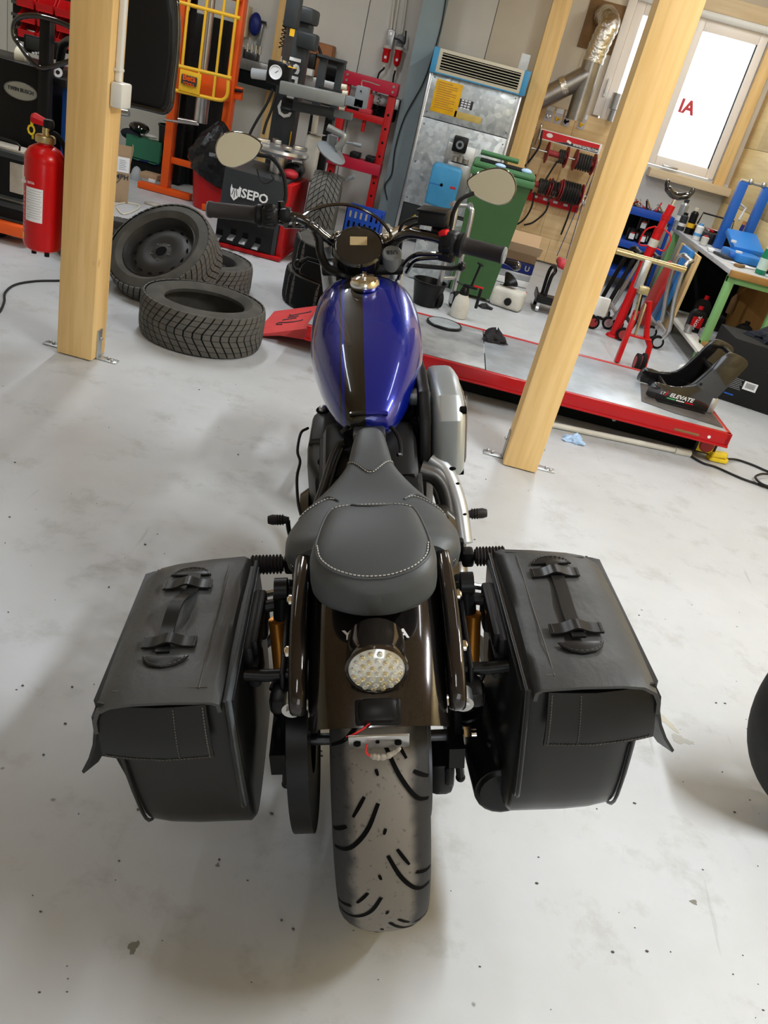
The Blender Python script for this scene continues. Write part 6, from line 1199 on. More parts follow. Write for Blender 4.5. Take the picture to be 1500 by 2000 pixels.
for i, (pts, m, lab) in enumerate(([[(.74, 8.60, .98), (.70, 8.62, .84), (.66, 8.6, .70)], 'hose_dark', 'black hose end hanging between the reels'], [[(.62, 8.60, .66), (.63, 8.62, .50), (.58, 8.66, .36), (.44, 8.70, .24)], 'hose_dark', 'longest black hose end curving down left over the planks'], [[(.79, 8.70, .60), (.78, 8.68, .50), (.70, 8.70, .38), (.62, 8.72, .33)], 'hose_dark', 'short black hose end curving down from the middle of the strip'], [[(1.0, 8.58, .66), (1.005, 8.62, .50), (1.0, 8.66, .34)], 'hose_dark', 'straight black hose end hanging at the right of the strip'], [[(.52, 8.62, 1.20), (.53, 8.60, 1.05), (.46, 8.66, .86)], 'hose_dark', 'black hose hanging from the left end of the sign'], [[(.70, 8.58, .68), (.73, 8.56, .78), (.78, 8.56, .80), (.80, 8.57, .70), (.76, 8.57, .62)], 'hose_dark', 'stiff black hose looped over the lower reels'])):
    single('hose_end', MB().tube(smooth(pts, 6), .009, 8), m, lab, 'hose', group='hose ends')
for i, (xa, xb) in enumerate(((1.105, 1.06), (1.13, 1.10))):
    single('tie_strap', MB().beam((xa, 8.72, 1.02), (xb + .02, 8.74, .60), .022, .004).beam((xb + .02, 8.74, .60), (xb - .02 + .06 * i, 8.76, .12), .030, .004), 'blue_strap', ('left blue strap hanging at the board edge', 'right blue strap hanging at the board edge')[i], 'strap', group='blue straps')
single('strap_buckle', MB().box((1.12, 8.71, .68), (.05, .02, .04), R=RY(.4), bev=.008).box((1.14, 8.71, .66), (.02, .03, .05), bev=.006), 'alu', 'silver buckles hanging beside the lower hose reels', 'buckle')
# flue pipes
fl2 = thing('flue_pipe', 'Y-shaped steel flue pipe with foil duct going out through the wall', 'pipe', (.78, 8.6, 1.42))
J = at(1150, 145, 8.6); part('branch_pipe', MB().tube([at(1035, 205, 8.6), J], .088, 28), 'duct_steel', fl2, w=True); part('straight_pipe', MB().tube([at(1122, 235, 8.6), at(1158, 118, 8.6)], .088, 28), 'duct_steel', fl2, w=True)
part('pipe_clamp', MB().tube([at(1095, 172, 8.6), at(1106, 167, 8.6)], .092, 28), 'foil', fl2, w=True)
fp = smooth([at(1158, 122, 8.6), at(1168, 95, 8.6), at(1180, 68, 8.6), at(1190, 48, 8.62), at(1186, 34, 8.72), at(1178, 32, 8.88)], 6); part('foil_duct', MB().tube(fp, [.094 + .004 * math.sin(i * 2.1) for i in range(len(fp))], 28), 'foil', fl2, w=True)
wp_ = at(1178, 45, 8.89); single('wall_plate', MB().box((wp_.x + .01, 8.893, wp_.z - .03), (.36, .012, .40), bev=.002), 'wood_dark', 'dark torn plate on the wall where the foil duct leaves', 'plate')
single('steel_cup', MB().lathe([(.0, 0), (.055, 0), (.055, .10), (.075, .105), (.075, .24), (.068, .24), (.068, .11), (0, .10)], 28, T(at(1195, 238, 8.75).x, 8.76, at(1195, 238, 8.75).z)), 'alu', 'short bright steel pipe piece on top of the board edge', 'pipe piece')
# ------------------------------------------------------------------ motorcycle lift and everything on the right
LX0, LX1, LY0, LY1, LZ = -.62, 1.585, 3.945, 4.745, .20
LM = T(.5, 4.345, 0) @ RZ(.03) @ T(-.5, -4.345, 0)
lift = thing('lift_platform', 'long red motorcycle lift with a grey steel deck', 'lift', LM @ T(.5, 4.345, 0))
def PL(name, mb, m, parent=lift, **k): return part(name, mb.shift(LM), m, parent, w=True, **k)
PL('front_rail', MB().span((LX0, LY0, LZ - .075), (LX1, LY0 + .028, LZ), bev=.006).span((LX0, LY0 - .006, LZ - .075), (LX1, LY0 + .02, LZ - .062), bev=.003), 'red_lift'); PL('rear_rail', MB().span((LX0, LY1 - .028, LZ - .075), (LX1 - .3, LY1, LZ + .003), bev=.006), 'red_lift'); PL('end_rail', MB().span((LX1 - .03, LY0, LZ - .07), (LX1, LY1 - .3, LZ), bev=.005), 'red_lift')
PL('deck_plate', MB().span((.30, LY0 + .029, LZ - .006), (LX1 - .002, LY1 - .03, LZ - .001), bev=.001), 'lift_plate'); PL('deck_plate', MB().span((LX0, LY0 + .029, LZ - .006), (.294, LY1 - .14, LZ + .002), bev=.001), 'lift_plate_b'); PL('deck_plate', MB().span((LX0, LY1 - .135, LZ - .006), (.294, LY1 - .03, LZ + .001), bev=.001), 'lift_plate_b')
PL('grip_plate', MB().prism([(1.14, 4.12), (1.30, 4.06), (LX1 - .03, 4.02), (LX1 - .03, 4.45), (1.20, 4.46)], .002, T(0, 0, LZ)), 'wood_scuffed')
PL('end_slot', MB().box((LX1 - .06, LY0 + .30, LZ + .0005), (.05, .012, .001)), 'pure_dark')
bs = PL('base_frame', MB().span((LX0 + .1, LY0 + .21, .004), (LX1 - .04, LY0 + .25, .125), bev=.004).span((LX0 + .1, LY1 - .25, .004), (LX1 - .04, LY1 - .21, .125), bev=.004), 'near_black')
for k in range(2): PL('scissor_arm', MB().beam((-.3, LY0 + .28 + k * .2, .03), (1.2, LY0 + .28 + k * .2, .13), .03, .05), 'black_satin')
PL('rail_slot', MB().box((1.36, LY0 - .0005, LZ - .045), (.13, .002, .012), bev=.0008), 'wood_dark'); PL('rail_bolt', MB().cyl((1.475, LY0 + .002, LZ - .040), (1.475, LY0 - .004, LZ - .040), .008, 14), 'white')
for x, z in ((.475, .09), (1.05, .06)): PL('frame_bolt', MB().cyl((x, LY0 + .212, z), (x, LY0 + .205, z), .012, 14), 'off_white')
for tx, xx, m in (('L', .195, 'white_ink'), ('V', .24, 'white_ink'), ('8', .282, 'red')): letters('lettering', tx, .062, m, bs, LM @ T(xx, LY0 + .2085, .083) @ FACE, depth=.0006, bold=.001, w=True)
sw = PL('main_switch', MB().span((1.475, LY0 + .13, .02), (1.60, LY0 + .21, .135), bev=.018), 'black_satin'); PL('switch_plate', MB().box((1.535, LY0 + .129, .075), (.085, .003, .085), bev=.001), 'yellow_bright', sw); PL('switch_knob', MB().lathe([(0, .014), (.032, .014), (.038, .008), (.038, 0)], 24, T(1.535, LY0 + .127, .074) @ RX(PI / 2)), 'reel_red', sw); PL('switch_label', MB().box((1.54, LY0 + .129, .128), (.06, .003, .010)), 'label_yellow', sw)
mat_r = PL('ramp', MB().prism([(LX0 - .003, .125), (LX0 - .003, .055), (-.78, .04), (-.905, .004), (-.915, .010)], .52, T(0, 4.69, 0) @ RX(PI / 2), bev=.003), 'red_ramp')
def rz(x): return .010 + (x + .915) / .295 * .115 + .0025
for st_ in ([(-.80, 4.32), (-.83, 4.335), (-.835, 4.36), (-.82, 4.37), (-.78, 4.352), (-.73, 4.35), (-.70, 4.37)], [(-.82, 4.42), (-.78, 4.43), (-.745, 4.435)], [(-.80, 4.475), (-.77, 4.47), (-.74, 4.475)], [(-.80, 4.54), (-.79, 4.51), (-.72, 4.53), (-.69, 4.54), (-.69, 4.56)]):
    PL('marker_stroke', MB().tube(smooth([(x, y, rz(x)) for x, y in st_], 4), .0035, 5), 'ink', mat_r)
ld = on(868, 632, LZ + .012); dl = thing('drain_lid', 'round black-rimmed lid lying on the left end of the lift deck', 'lid', (ld.x, ld.y, LZ + .003)); part('disc', MB().lathe([(0, .012), (.092, .012), (.098, .016), (.103, .012), (.103, 0), (0, 0)], 40), 'black_satin', dl); part('disc_face', MB().lathe([(0, .0135), (.092, .0135), (.092, .012)], 40), 'lift_plate', dl); letters('mark', '5', .03, 'ink_grey', dl, T(-.01, .01, .0142) @ RZ(-.3), depth=.0004)
def crumple(c, r, seed, h=1.0, n=22, m=9, amp=.45):
    rr = random.Random(seed); secs = []; ph = [rr.uniform(0, 6.28) for _ in range(8)]
    for i in range(m):
        t = i / (m - 1); rad = math.cos(t * PI / 2 * .96) ** .7; row = []
        for j in range(n):
            a = 2 * PI * j / n; w = 1 + amp * (.5 * math.sin(3 * a + ph[0] + t * 3) + .35 * math.sin(5 * a + ph[1] - t * 4) + .3 * math.sin(8 * a + ph[2] + t * 6)) + rr.uniform(-.10, .10)
            row.append((c[0] + r[0] * rad * w * math.cos(a), c[1] + r[1] * rad * w * math.sin(a), c[2] + r[2] * t * (1 + .25 * math.sin(2 * a + ph[3])) + rr.uniform(-.08, .08) * r[2] * (t > 0)))
        secs.append(row)
    return MB().loft(secs)
rg = on(963, 666, LZ); single('work_rag', crumple((rg.x, rg.y, LZ + .002), (.062, .05, .062), 4), 'cloth_black', 'crumpled dark rag lying on the lift deck', 'rag', sharp=25)
rg = on(1120, 862); single('paper_glove', crumple((rg.x, rg.y, .002), (.055, .04, .035), 9), 'cloth_blue', 'light blue crumpled glove on the floor beside the lift', 'glove', sharp=20)
single('drain_pipe', MB().cyl(on(1060, 828, .016) + Vector((-.1, 0, 0)), on(1345, 885, .016), .015, 14).cyl(on(1318, 880, .016), on(1348, 886, .016), .019, 14), 'off_white', 'long white plastic pipe lying on the floor along the lift', 'pipe'); single('blue_rod', MB().cyl(on(1075, 832, .01), on(1165, 850, .01), .006, 8), 'sky_blue', 'thin blue rod beside the white pipe', 'rod')
# wheel chock: two curved cheeks on a foot
prof_ = [(1263, 772), (1264, 760), (1275, 747), (1288, 747), (1303, 752), (1327, 755), (1347, 750), (1367, 735), (1386, 718), (1404, 700), (1419, 690), (1431, 689), (1451, 698), (1461, 711), (1448, 727), (1426, 750), (1401, 776), (1380, 801), (1369, 801), (1288, 781)]
ck_ = [(p.x, max(p.z, LZ + .004)) for p in chain(prof_, 4.25)]; ck_ = [(v.x, v.y) for v in smooth([Vector((a, b, 0)) for a, b in ck_], 3, True)]
wc = thing('wheel_chock', 'black curved wheel chock clamp on the right end of the lift', 'wheel chock', (1.4, 4.33, LZ))
pn = part('cheek_plate', MB().prism(ck_, .008, T(0, 4.25, 0) @ RX(PI / 2), bev=.002), 'black_gloss', wc, w=True); part('cheek_plate', MB().prism([(x - .010, max(z, LZ + .004)) for x, z in ck_], .008, T(0, 4.50, 0) @ RX(PI / 2), bev=.002), 'black_gloss', wc, w=True)
for x, z in ((1.30, .25), (1.50, .40), (1.46, .26), (1.56, .50)): part('spacer', MB().cyl((x, 4.25, z), (x - .010, 4.50, z), .012, 12), 'black_satin', wc, w=True)
part('inner_plate', MB().prism([(1.44, .215), (1.47, .28), (1.53, .40), (1.545, .38), (1.49, .215)], .22, T(0, 4.48, 0) @ RX(PI / 2)), 'near_black', wc, w=True); part('foot_plate', MB().span((1.24, 4.20, LZ + .002), (1.50, 4.52, LZ + .008)), 'black_satin', wc, w=True); part('side_bracket', MB().box((1.535, 4.26, .245), (.035, .04, .085), bev=.005), 'zinc', wc, w=True); part('cheek_bolt', MB().cyl((1.43, 4.248, .34), (1.43, 4.239, .34), .008, 12), 'black_satin', wc, w=True); part('cheek_bolt', MB().cyl((1.43, 4.492, .44), (1.43, 4.485, .44), .009, 12), 'steel', wc, w=True)
letters('lettering', 'ELEVATE', .030, 'white_ink', pn, T(1.365, 4.2412, .243) @ FACE, depth=.0005, bold=.0008, w=True, shear=.25, sx=1.1); letters('lettering', 'LT', .022, 'white_ink', pn, T(1.262, 4.2412, .243) @ FACE, depth=.0005, w=True, shear=.25)
for k, m in enumerate(('bright_green', 'white_ink', 'red')): part('flag_stripe', MB().box((1.315 + k * .05, 4.2414, .224), (.045, .001, .006)), m, pn, w=True)
part('flag_stripe', MB().box((1.283, 4.2414, .246), (.006, .001, .03), R=RY(.25)), 'red', pn, w=True)
# yellow foot switch with cable
fs = on(1398, 900, .0); ft = thing('foot_switch', 'yellow foot switch with black cable at the lift end', 'foot switch', (fs.x, fs.y, 0), rz=.2)
part('shell_base', MB().prism([(-.055, -.028), (.04, -.036), (.062, -.01), (.058, .025), (-.04, .036), (-.06, .01)], .022, T(0, 0, .003), bev=.006), 'yellow_bright', ft); part('shell_top', MB().prism([(-.050, -.026), (.03, -.034), (.050, -.005), (.050, .022), (-.03, .034), (-.055, .012)], .022, T(0, 0, .027) @ RY(-.1), bev=.009), 'yellow_bright', ft)
single('switch_cable', MB().tube(smooth([on(1418, 896, .02), on(1440, 898, .008), on(1470, 908, .007), on(1500, 921, .007), on(1560, 945, .007)], 6), .006, 7), 'hose_dark', 'black cable leading right from the yellow foot switch', 'cable'); single('switch_cable', MB().tube(smooth([on(1345, 888, .008), on(1372, 904, .007), on(1400, 913, .007), on(1450, 935, .007), on(1500, 952, .007), on(1560, 975, .007)], 6), .006, 7), 'hose_dark', 'black cable passing in front of the yellow foot switch', 'cable'); single('cable_loop', MB().tube(smooth([on(1560, 938, .019), on(1500, 926, .019), on(1480, 928, .019), on(1476, 934, .02), on(1490, 946, .02), on(1520, 956, .02)], 6), .006, 7), 'hose_dark', 'black cable loop at the right edge of the floor', 'cable')
# things between lift and back wall
sp_ = on(893, 622); sb_ = thing('spray_bottle', 'white pump spray bottle standing behind the lift', 'spray bottle', (sp_.x, sp_.y + .04, 0)); part('bottle', MB().lathe([(0, .002), (.055, .002), (.062, .015), (.060, .08), (.052, .13), (.035, .155), (.030, .165), (0, .165)], 28), 'off_white', sb_); part('pump_head', MB().lathe([(.032, .16), (.034, .175), (.028, .20), (.02, .215), (0, .215)], 20).box((.03, 0, .222), (.10, .022, .022), bev=.006).tube([(-.02, 0, .222), (-.07, 0, .235)], .006, 8), 'black_satin', sb_); part('trigger', MB().box((.085, 0, .235), (.07, .02, .010), bev=.003), 'red', sb_); part('handle', MB().box((.105, 0, .16), (.022, .02, .14), bev=.006), 'black_satin', sb_); part('plunger', MB().cyl((.035, 0, .23), (.055, 0, .38), .008, 8).cyl((.055, 0, .38), (.057, 0, .388), .025, 14), 'black_satin', sb_)
bkt = on(835, 603); single('mop_bucket', MB().lathe([(0, .003), (.085, .003), (.115, .155), (.122, .16), (.122, .172), (.112, .172), (.08, .02), (0, .012)], 32, T(bkt.x - .03, bkt.y + .10, 0)), 'black_satin', 'black bucket behind the fuel tank', 'bucket')
pst = thing('paddock_stand', 'silver front paddock stand with castors left of the green bin', 'paddock stand', (.0, 5.85, 0))
for x0, y0, s in ((-.05, 5.80, 0), (.06, 5.95, 1)):
    part('tube_leg', MB().tube(smooth([(x0 - .03, y0 + .10, .69), (x0 - .02, y0 + .02, .68), (x0, y0, .60), (x0 + .015, y0, .10)], 4), .018, 12), 'alu', pst, w=True)
    wv = part('castor', MB().cyl((x0 + .015, y0 - .02, .058), (x0 + .05, y0 - .005, .058), .055, 24), 'black_matte', pst, w=True); part('castor_rim', MB().cyl((x0 + .013, y0 - .024, .058), (x0 + .016, y0 - .022, .058), .036, 20), 'alu', wv, w=True)
part('cross_tube', MB().tube([(-.10, 5.88, .68), (.02, 6.06, .68)], .016, 10), 'alu', pst, w=True); part('cross_tube', MB().tube([(-.03, 5.82, .2), (.07, 5.97, .2)], .014, 10), 'alu', pst, w=True)
single('stone_block', MB().span((-.30, 6.5, .004), (.03, 6.9, .46), bev=.01), 'galv_sheet', 'grey sheet metal housing on the floor behind the handlebar', 'housing')
jr = thing('jerry_can', 'dirty white plastic canister with black funnel near the green bin', 'canister', (.50, 6.38, 0)); part('can_body', MB().box((0, 0, .075), (.25, .17, .145), bev=.030, seg=3, M=T(.50, 6.38, 0) @ RZ(-.25)), 'off_white', jr, w=True); part('cap', MB().cyl((.50, 6.29, .065), (.495, 6.265, .065), .028, 18), 'black_satin', jr, w=True); part('funnel', MB().lathe([(.012, -.03), (.016, 0), (.065, .055), (.070, .06), (.062, .056), (.012, 0)], 24, T(.455, 6.42, .16) @ RY(.55) @ RX(.3)), 'black_satin', jr, w=True); part('red_cap', MB().cyl((.60, 6.42, .12), (.63, 6.42, .12), .022, 14), 'red', jr, w=True)
single('black_rag', crumple((.335, 6.16, .002), (.055, .03, .03), 14), 'cloth_black', 'small black rag on the floor in front of the green bin', 'rag', sharp=25)
for i, (x0, x1, z0, z1, y, m, lab) in enumerate(((.40, .70, .005, .06, 7.28, 'white', 'white carton at the bottom of the stack by the roller seat'), (.405, .705, .062, .115, 7.28, 'silver_paint', 'grey-white carton in the middle of the stack by the roller seat'), (.40, .71, .117, .205, 7.30, 'blue_dark', 'dark blue carton with a silver crest under the open box'))):
    single('parts_box', MB().span((x0, y, z0), (x1, y + .25, z1), bev=.003), m, lab, 'box', group='stacked parts boxes')
letters('box_crest', 'U', .06, 'silver_paint', bpy.data.objects['parts_box.002'], T(.655, 7.298, .16) @ FACE, depth=.001, bold=.002, w=True)
ob_ = thing('open_carton', 'open cardboard box on the dark blue carton', 'box', (.55, 7.45, .207)); part('carton', MB().span((.40, 7.31, .207), (.71, 7.55, .30), bev=.002), 'cardboard_in', ob_, w=True); part('flap', MB().box((.56, 7.23, .325), (.33, .18, .004), R=RX(-.55)), 'cardboard_lt', ob_, w=True); part('flap', MB().box((.56, 7.60, .35), (.33, .004, .12), R=RX(-.3)), 'cardboard_lt', ob_, w=True)
st_ = thing('roller_seat', 'red padded roller seat with black tube frame', 'stool', (.90, 6.65, 0)); part('cushion', MB().box((.92, 6.62, .37), (.24, .24, .055), R=RY(.18), bev=.024, seg=3), 'red_dull', st_, w=True)
for x in (.78, .98): part('frame_tube', MB().tube(smooth([(x, 6.50, .10), (x, 6.49, .28), (x + .02, 6.52, .33), (x + .02, 6.72, .33), (x, 6.75, .28), (x, 6.74, .10)], 4), .014, 9), 'black_satin', st_, w=True)
part('tool_tray', MB().span((.72, 6.48, .075), (1.05, 6.78, .10), bev=.006).span((.72, 6.48, .10), (.735, 6.78, .135)).span((.72, 6.48, .10), (1.05, 6.495, .135)), 'black_satin', st_, w=True)
for x, y in ((.75, 6.51), (1.02, 6.51), (.75, 6.75), (1.02, 6.75)): part('castor', MB().cyl((x - .012, y, .026), (x + .012, y, .026), .025, 14).box((x, y, .06), (.02, .03, .03)), 'steel' if y < 6.6 else 'black_matte', st_, w=True)
# red stand with gold crossbar
rs_ = thing('head_stand', 'red paddock stand with gold zinc linkage and T-bar behind the lift', 'paddock stand', (1.39, 5.64, 0))
part('leg', MB().beam((1.285, 5.60, .004), (1.30, 5.66, .36), .055, .03, bev=.003), 'red', rs_, w=True); part('leg', MB().tube([(1.475, 5.60, .010), (1.465, 5.62, .16), (1.42, 5.64, .22), (1.36, 5.66, .44)], .020, 8), 'red', rs_, w=True); part('cross_plate', MB().beam((1.29, 5.63, .20), (1.46, 5.63, .20), .05, .012, bev=.002), 'red', rs_, w=True)
lk = part('link_plate', MB().beam((1.30, 5.645, .30), (1.275, 5.65, .53), .05, .012, bev=.002), 'gold_zinc', rs_, w=True); part('link_plate', MB().beam((1.345, 5.635, .20), (1.335, 5.64, .42), .045, .012, bev=.002), 'gold_zinc', rs_, w=True); part('clevis', MB().box((1.29, 5.65, .50), (.07, .06, .05), bev=.004), 'gold_zinc', rs_, w=True)
for z in (.34, .41, .48): part('pin_hole', MB().cyl((1.286, 5.6385, z), (1.286, 5.637, z), .008, 12), 'near_black', lk, w=True)
part('upright', MB().span((1.225, 5.63, .50), (1.275, 5.68, .69), bev=.004), 'alu', rs_, w=True); part('cross_bar', MB().cyl((1.03, 5.655, .695), (1.505, 5.655, .69), .017, 16), 'gold_zinc', rs_, w=True); part('end_sleeve', MB().cyl((1.03, 5.655, .695), (1.14, 5.655, .694), .021, 16), 'brass', rs_, w=True); part('end_sleeve', MB().cyl((1.40, 5.655, .691), (1.505, 5.655, .69), .020, 16), 'brass', rs_, w=True)
for x in (1.38, 1.43):
    cw = part('castor', MB().cyl((x, 5.50 + (x - 1.38), .062), (x + .025, 5.50 + (x - 1.38), .062), .06, 24), 'black_matte', rs_, w=True); part('castor_rim', MB().cyl((x - .002, 5.50 + (x - 1.38), .062), (x, 5.50 + (x - 1.38), .062), .04, 20), 'reel_red', cw, w=True)
# red jack pole with U-cradle
jp = thing('support_pole', 'tall red support pole with a black U-shaped cradle', 'support stand', (1.39, 6.35, 0)); part('base_plate', MB().lathe([(0, .02), (.05, .02), (.06, .003), (0, .003)], 24, T(1.36, 6.35, 0)), 'red', jp, w=True); part('pole', MB().cyl((1.36, 6.35, .02), (1.40, 6.35, .80), .034, 18).cyl((1.40, 6.35, .80), (1.425, 6.35, 1.0), .027, 16), 'red', jp, w=True); part('sticker', MB().cyl((1.3945, 6.35, .70), (1.398, 6.35, .755), .0355, 18), 'off_white', jp, w=True); part('collar', MB().cyl((1.400, 6.35, .80), (1.402, 6.35, .835), .036, 8).cyl((1.413, 6.35, .90), (1.415, 6.35, .93), .034, 8), 'red_plastic', jp, w=True); part('screw_rod', MB().cyl((1.42, 6.35, .98), (1.432, 6.35, 1.07), .012, 10), 'chrome', jp, w=True)
part('cradle', MB().tube(smooth([(1.335, 6.35, 1.155), (1.345, 6.35, 1.11), (1.39, 6.35, 1.075), (1.435, 6.35, 1.066), (1.48, 6.35, 1.078), (1.515, 6.35, 1.10), (1.53, 6.35, 1.142)], 4), [.010] + [.018] * 4 + [.026] * 15 + [.018] * 4 + [.010], 12), 'black_gloss', jp, w=True)
for s, x in ((-1, 1.30), (1, 1.49)): part('handle_loop', MB().tube(smooth([(1.392 + s * .03, 6.33, .84), (x, 6.31, .80), (x - .01, 6.31, .70), (1.385 + s * .03, 6.33, .70)], 3), .006, 7), 'red', jp, w=True)
# more paddock stands, tubes and castors
def paddock(label, m, x, y, w, h, lean):
    t = thing('paddock_stand', label, 'paddock stand', (x, y, 0), group='paddock stands behind the lift')
    for s in (0, 1):
        yy = y + s * w
        part('side_tube', MB().tube(smooth([(x - .02, yy, .06), (x + .02, yy, .16), (x + lean * .6, yy, h * .6), (x + lean, yy, h * .93), (x + lean + .03, yy + (.02 if s == 0 else -.02), h), (x + lean + .05, yy + (.06 if s == 0 else -.06), h)], 4), .017, 10), m, t, w=True)
        cw = part('castor', MB().cyl((x - .03, yy - .014, .052), (x - .03, yy + .014, .052), .050, 22), 'black_matte', t, w=True)
        part('castor_rim', MB().cyl((x - .03, yy - .016, .052), (x - .03, yy - .014, .052), .034, 18), 'alu' if m != 'black_satin' else 'reel_red', cw, w=True)
    part('cross_tube', MB().tube([(x, y, .14), (x, y + w, .14)], .015, 10), m, t, w=True); part('top_tube', MB().tube([(x + lean + .04, y + .04, h), (x + lean + .04, y + w - .04, h)], .016, 10), m, t, w=True)
    return t
paddock('black tube paddock stand nearest the wooden post', 'black_satin', 1.22, 6.42, .30, .62, .10); paddock('silver tube paddock stand between the black stands', 'alu', 1.36, 6.55, .30, .58, .10); paddock('thin black paddock stand with red castors behind the red stand', 'black_satin', 1.44, 6.28, .32, .64, -.02); paddock('bright silver paddock stand beside the bench leg', 'alu', 1.72, 6.33, .30, .67, -.05)
single('wall_bracket_box', MB().span((at(1140, 620, 6.2).x, 6.2, .15), (at(1168, 660, 6.2).x, 6.24, .29), bev=.015), 'white', 'white plate leaning at the wooden post behind the lift', 'plate')
# creeper boards and plywood leaning at the bench
single('creeper_board', MB().box((1.86, 7.25, .36), (.05, .32, .62), R=RY(.10), bev=.02), 'sky_blue2', 'blue creeper board leaning at the bench', 'board'); single('ribbed_panel', MB().box((1.72, 7.05, .28), (.05, .26, .53), R=RY(.15), bev=.02), 'red_ribbed', 'red ribbed plastic panel in front of the blue creeper board', 'panel'); single('plywood_sheet', MB().box((1.925, 7.35, .33), (.025, .70, .64), R=RY(.03), bev=.002), 'spruce', 'plywood sheet leaning under the bench edge', 'plywood')
# workbench
wbk = thing('workbench', 'green-legged workbench with a light worktop against the right wall', 'workbench', (2.2, 7.4, 0)); part('worktop', MB().span((1.965, 6.24, .665), (2.44, 8.66, .70), bev=.004), 'bench_top', wbk, w=True); part('front_edge', MB().span((1.965, 6.20, .655), (2.44, 6.24, .702), bev=.004), 'bench_brown', wbk, w=True)
for x, y in ((2.0, 6.27), (2.0, 8.30), (2.39, 6.27), (2.39, 8.30)): part('leg', MB().span((x - .028, y - .028, .004), (x + .028, y + .028, .664), bev=.003), 'green_leg', wbk, w=True)
part('rail', MB().span((1.972, 6.242, .61), (2.418, 6.29, .655), bev=.003), 'green_leg', wbk, w=True); part('rail', MB().span((1.972, 6.242, .13), (2.418, 6.29, .165), bev=.003), 'green_leg', wbk, w=True); part('lower_shelf', MB().span((1.90, 5.92, .115), (2.43, 7.3, .14), bev=.002), 'shelf_white', wbk, w=True); part('back_panel', MB().span((2.0, 7.35, .15), (2.44, 7.37, .66)), 'near_black', wbk, w=True); part('side_panel', MB().span((2.425, 6.3, .15), (2.44, 7.3, .66)), 'bench_brown', wbk, w=True); part('shelf_leg', MB().span((1.93, 6.0, .004), (1.98, 6.05, .114)).span((1.93, 7.1, .004), (1.98, 7.15, .114)), 'wood_dark', wbk, w=True)
# goods on the lower shelf
def jug(label, x, y, z, h, m, cap, txt=None, cat='bottle', name='oil_jug'):
    t = thing(name, label, cat, (x, y, z), group='oil bottles under the bench')
    part('jug_body', MB().loft([[(x + a * w, y + b * d, z + zz) for a, b in ((-1, -1), (1, -1), (1, 1), (-1, 1))] for w, d, zz in ((.055, .035, .002), (.058, .038, h * .1), (.058, .038, h * .68), (.04, .03, h * .82), (.02, .02, h * .88))]), m, t, w=True); part('cap', MB().cyl((x, y, z + h * .88), (x, y, z + h), .020, 14), cap, t, w=True)
    if txt:
        lb_ = part('label_field', MB().box((x, y - .040, z + h * .4), (.085, .002, h * .42)), 'red', t, w=True); letters('lettering', txt, .034, 'white_ink', lb_, T(x, y - .0415, z + h * .4) @ FACE @ RZ(PI / 2 - .2), depth=.0004, bold=.0008, w=True)
    return t
jug('black and red oil bottle at the left end of the lower bench shelf', 1.99, 6.62, .142, .20, 'black_satin', 'red', 'MOTUL'); jug('clear-necked bottle with red cap behind the oil bottles', 2.10, 6.95, .142, .24, 'black_satin', 'red'); jug('black oil bottle with black cap on the lower bench shelf', 2.20, 6.80, .142, .18, 'black_satin', 'black_matte'); jug('dark oil bottle with red label near the green leg', 2.33, 6.50, .142, .20, 'black_satin', 'black_satin', 'MOTUL')
single('clear_tray', MB().span((2.02, 6.40, .142), (2.20, 6.55, .20), bev=.008), 'clear_tray', 'clear plastic tray on the lower bench shelf', 'tray'); single('wood_offcut', MB().span((1.98, 6.18, .142), (2.14, 6.34, .165), bev=.002), 'bench_brown', 'small wooden offcut on the lower bench shelf', 'offcut'); single('red_toolbox', MB().span((2.12, 6.0, .142), (2.42, 6.35, .18), bev=.006), 'red_plastic', 'flat red tool tray on the lower bench shelf', 'tool tray'); single('hand_drill', MB().cyl((2.08, 6.04, .165), (2.22, 6.06, .20), .02, 12).box((2.06, 6.03, .16), (.05, .05, .035), bev=.008), 'black_satin', 'black hand tool lying on the red tray', 'tool', base=(2.12, 6.05, .145)); single('tin_can', MB().cyl((1.93, 6.52, .142), (1.93, 6.52, .20), .03, 18), 'zinc', 'small tin at the left end of the lower shelf', 'tin'); single('spray_gun', MB().tube(smooth([(2.30, 6.9, .45), (2.32, 6.8, .55), (2.36, 6.75, .62)], 4), .006, 7).lathe([(0, 0), (.03, 0), (.03, .12), (.01, .16), (0, .16)], 16, T(2.30, 6.9, .30)), 'wood_dark', 'brown bottle hanging on a wire under the bench', 'bottle')
single('drain_tray', MB().box((1.83, 5.66, .05), (.19, .16, .075), R=RZ(-.6), bev=.015), 'white', 'white plastic container on the floor by the green bench leg', 'container')
# goods on the worktop
ca2 = thing('tool_case', 'black tool case full of parts on the worktop', 'tool case', (2.22, 7.9, .70)); part('case_tray', MB().span((2.06, 7.60, .702), (2.38, 8.10, .79), bev=.008), 'black_satin', ca2, w=True)
for k in range(9): part('tool', MB().box((2.10 + .03 * k, 7.72 + .04 * (k % 5), .80), (.014, .12, .02), R=RZ(.4 * k), bev=.004), ('steel', 'red_plastic', 'black_satin')[k % 3], ca2, w=True)
part('lid_frame', MB().tube([(2.10, 8.12, .80), (2.12, 8.14, .90), (2.40, 8.10, .90), (2.40, 8.06, .80)], .008, 7), 'black_satin', ca2, w=True)
def can(label, x, y, h, r, m, cap, band=None, name='spray_can'):
    t = thing(name, label, 'can', (x, y, .70), group='cans on the worktop'); part('can_body', MB().lathe([(0, .002), (r, .002), (r, h * .8), (r * .55, h * .88), (r * .5, h * .9), (0, h * .9)], 20, T(x, y, .70)), m, t, w=True); part('cap', MB().cyl((x, y, .70 + h * .88), (x, y, .70 + h), r * .6, 14), cap, t, w=True)
    if band: part('print_band', MB().cyl((x, y, .70 + h * .25), (x, y, .70 + h * .42), r + .001, 20), band, t, w=True)
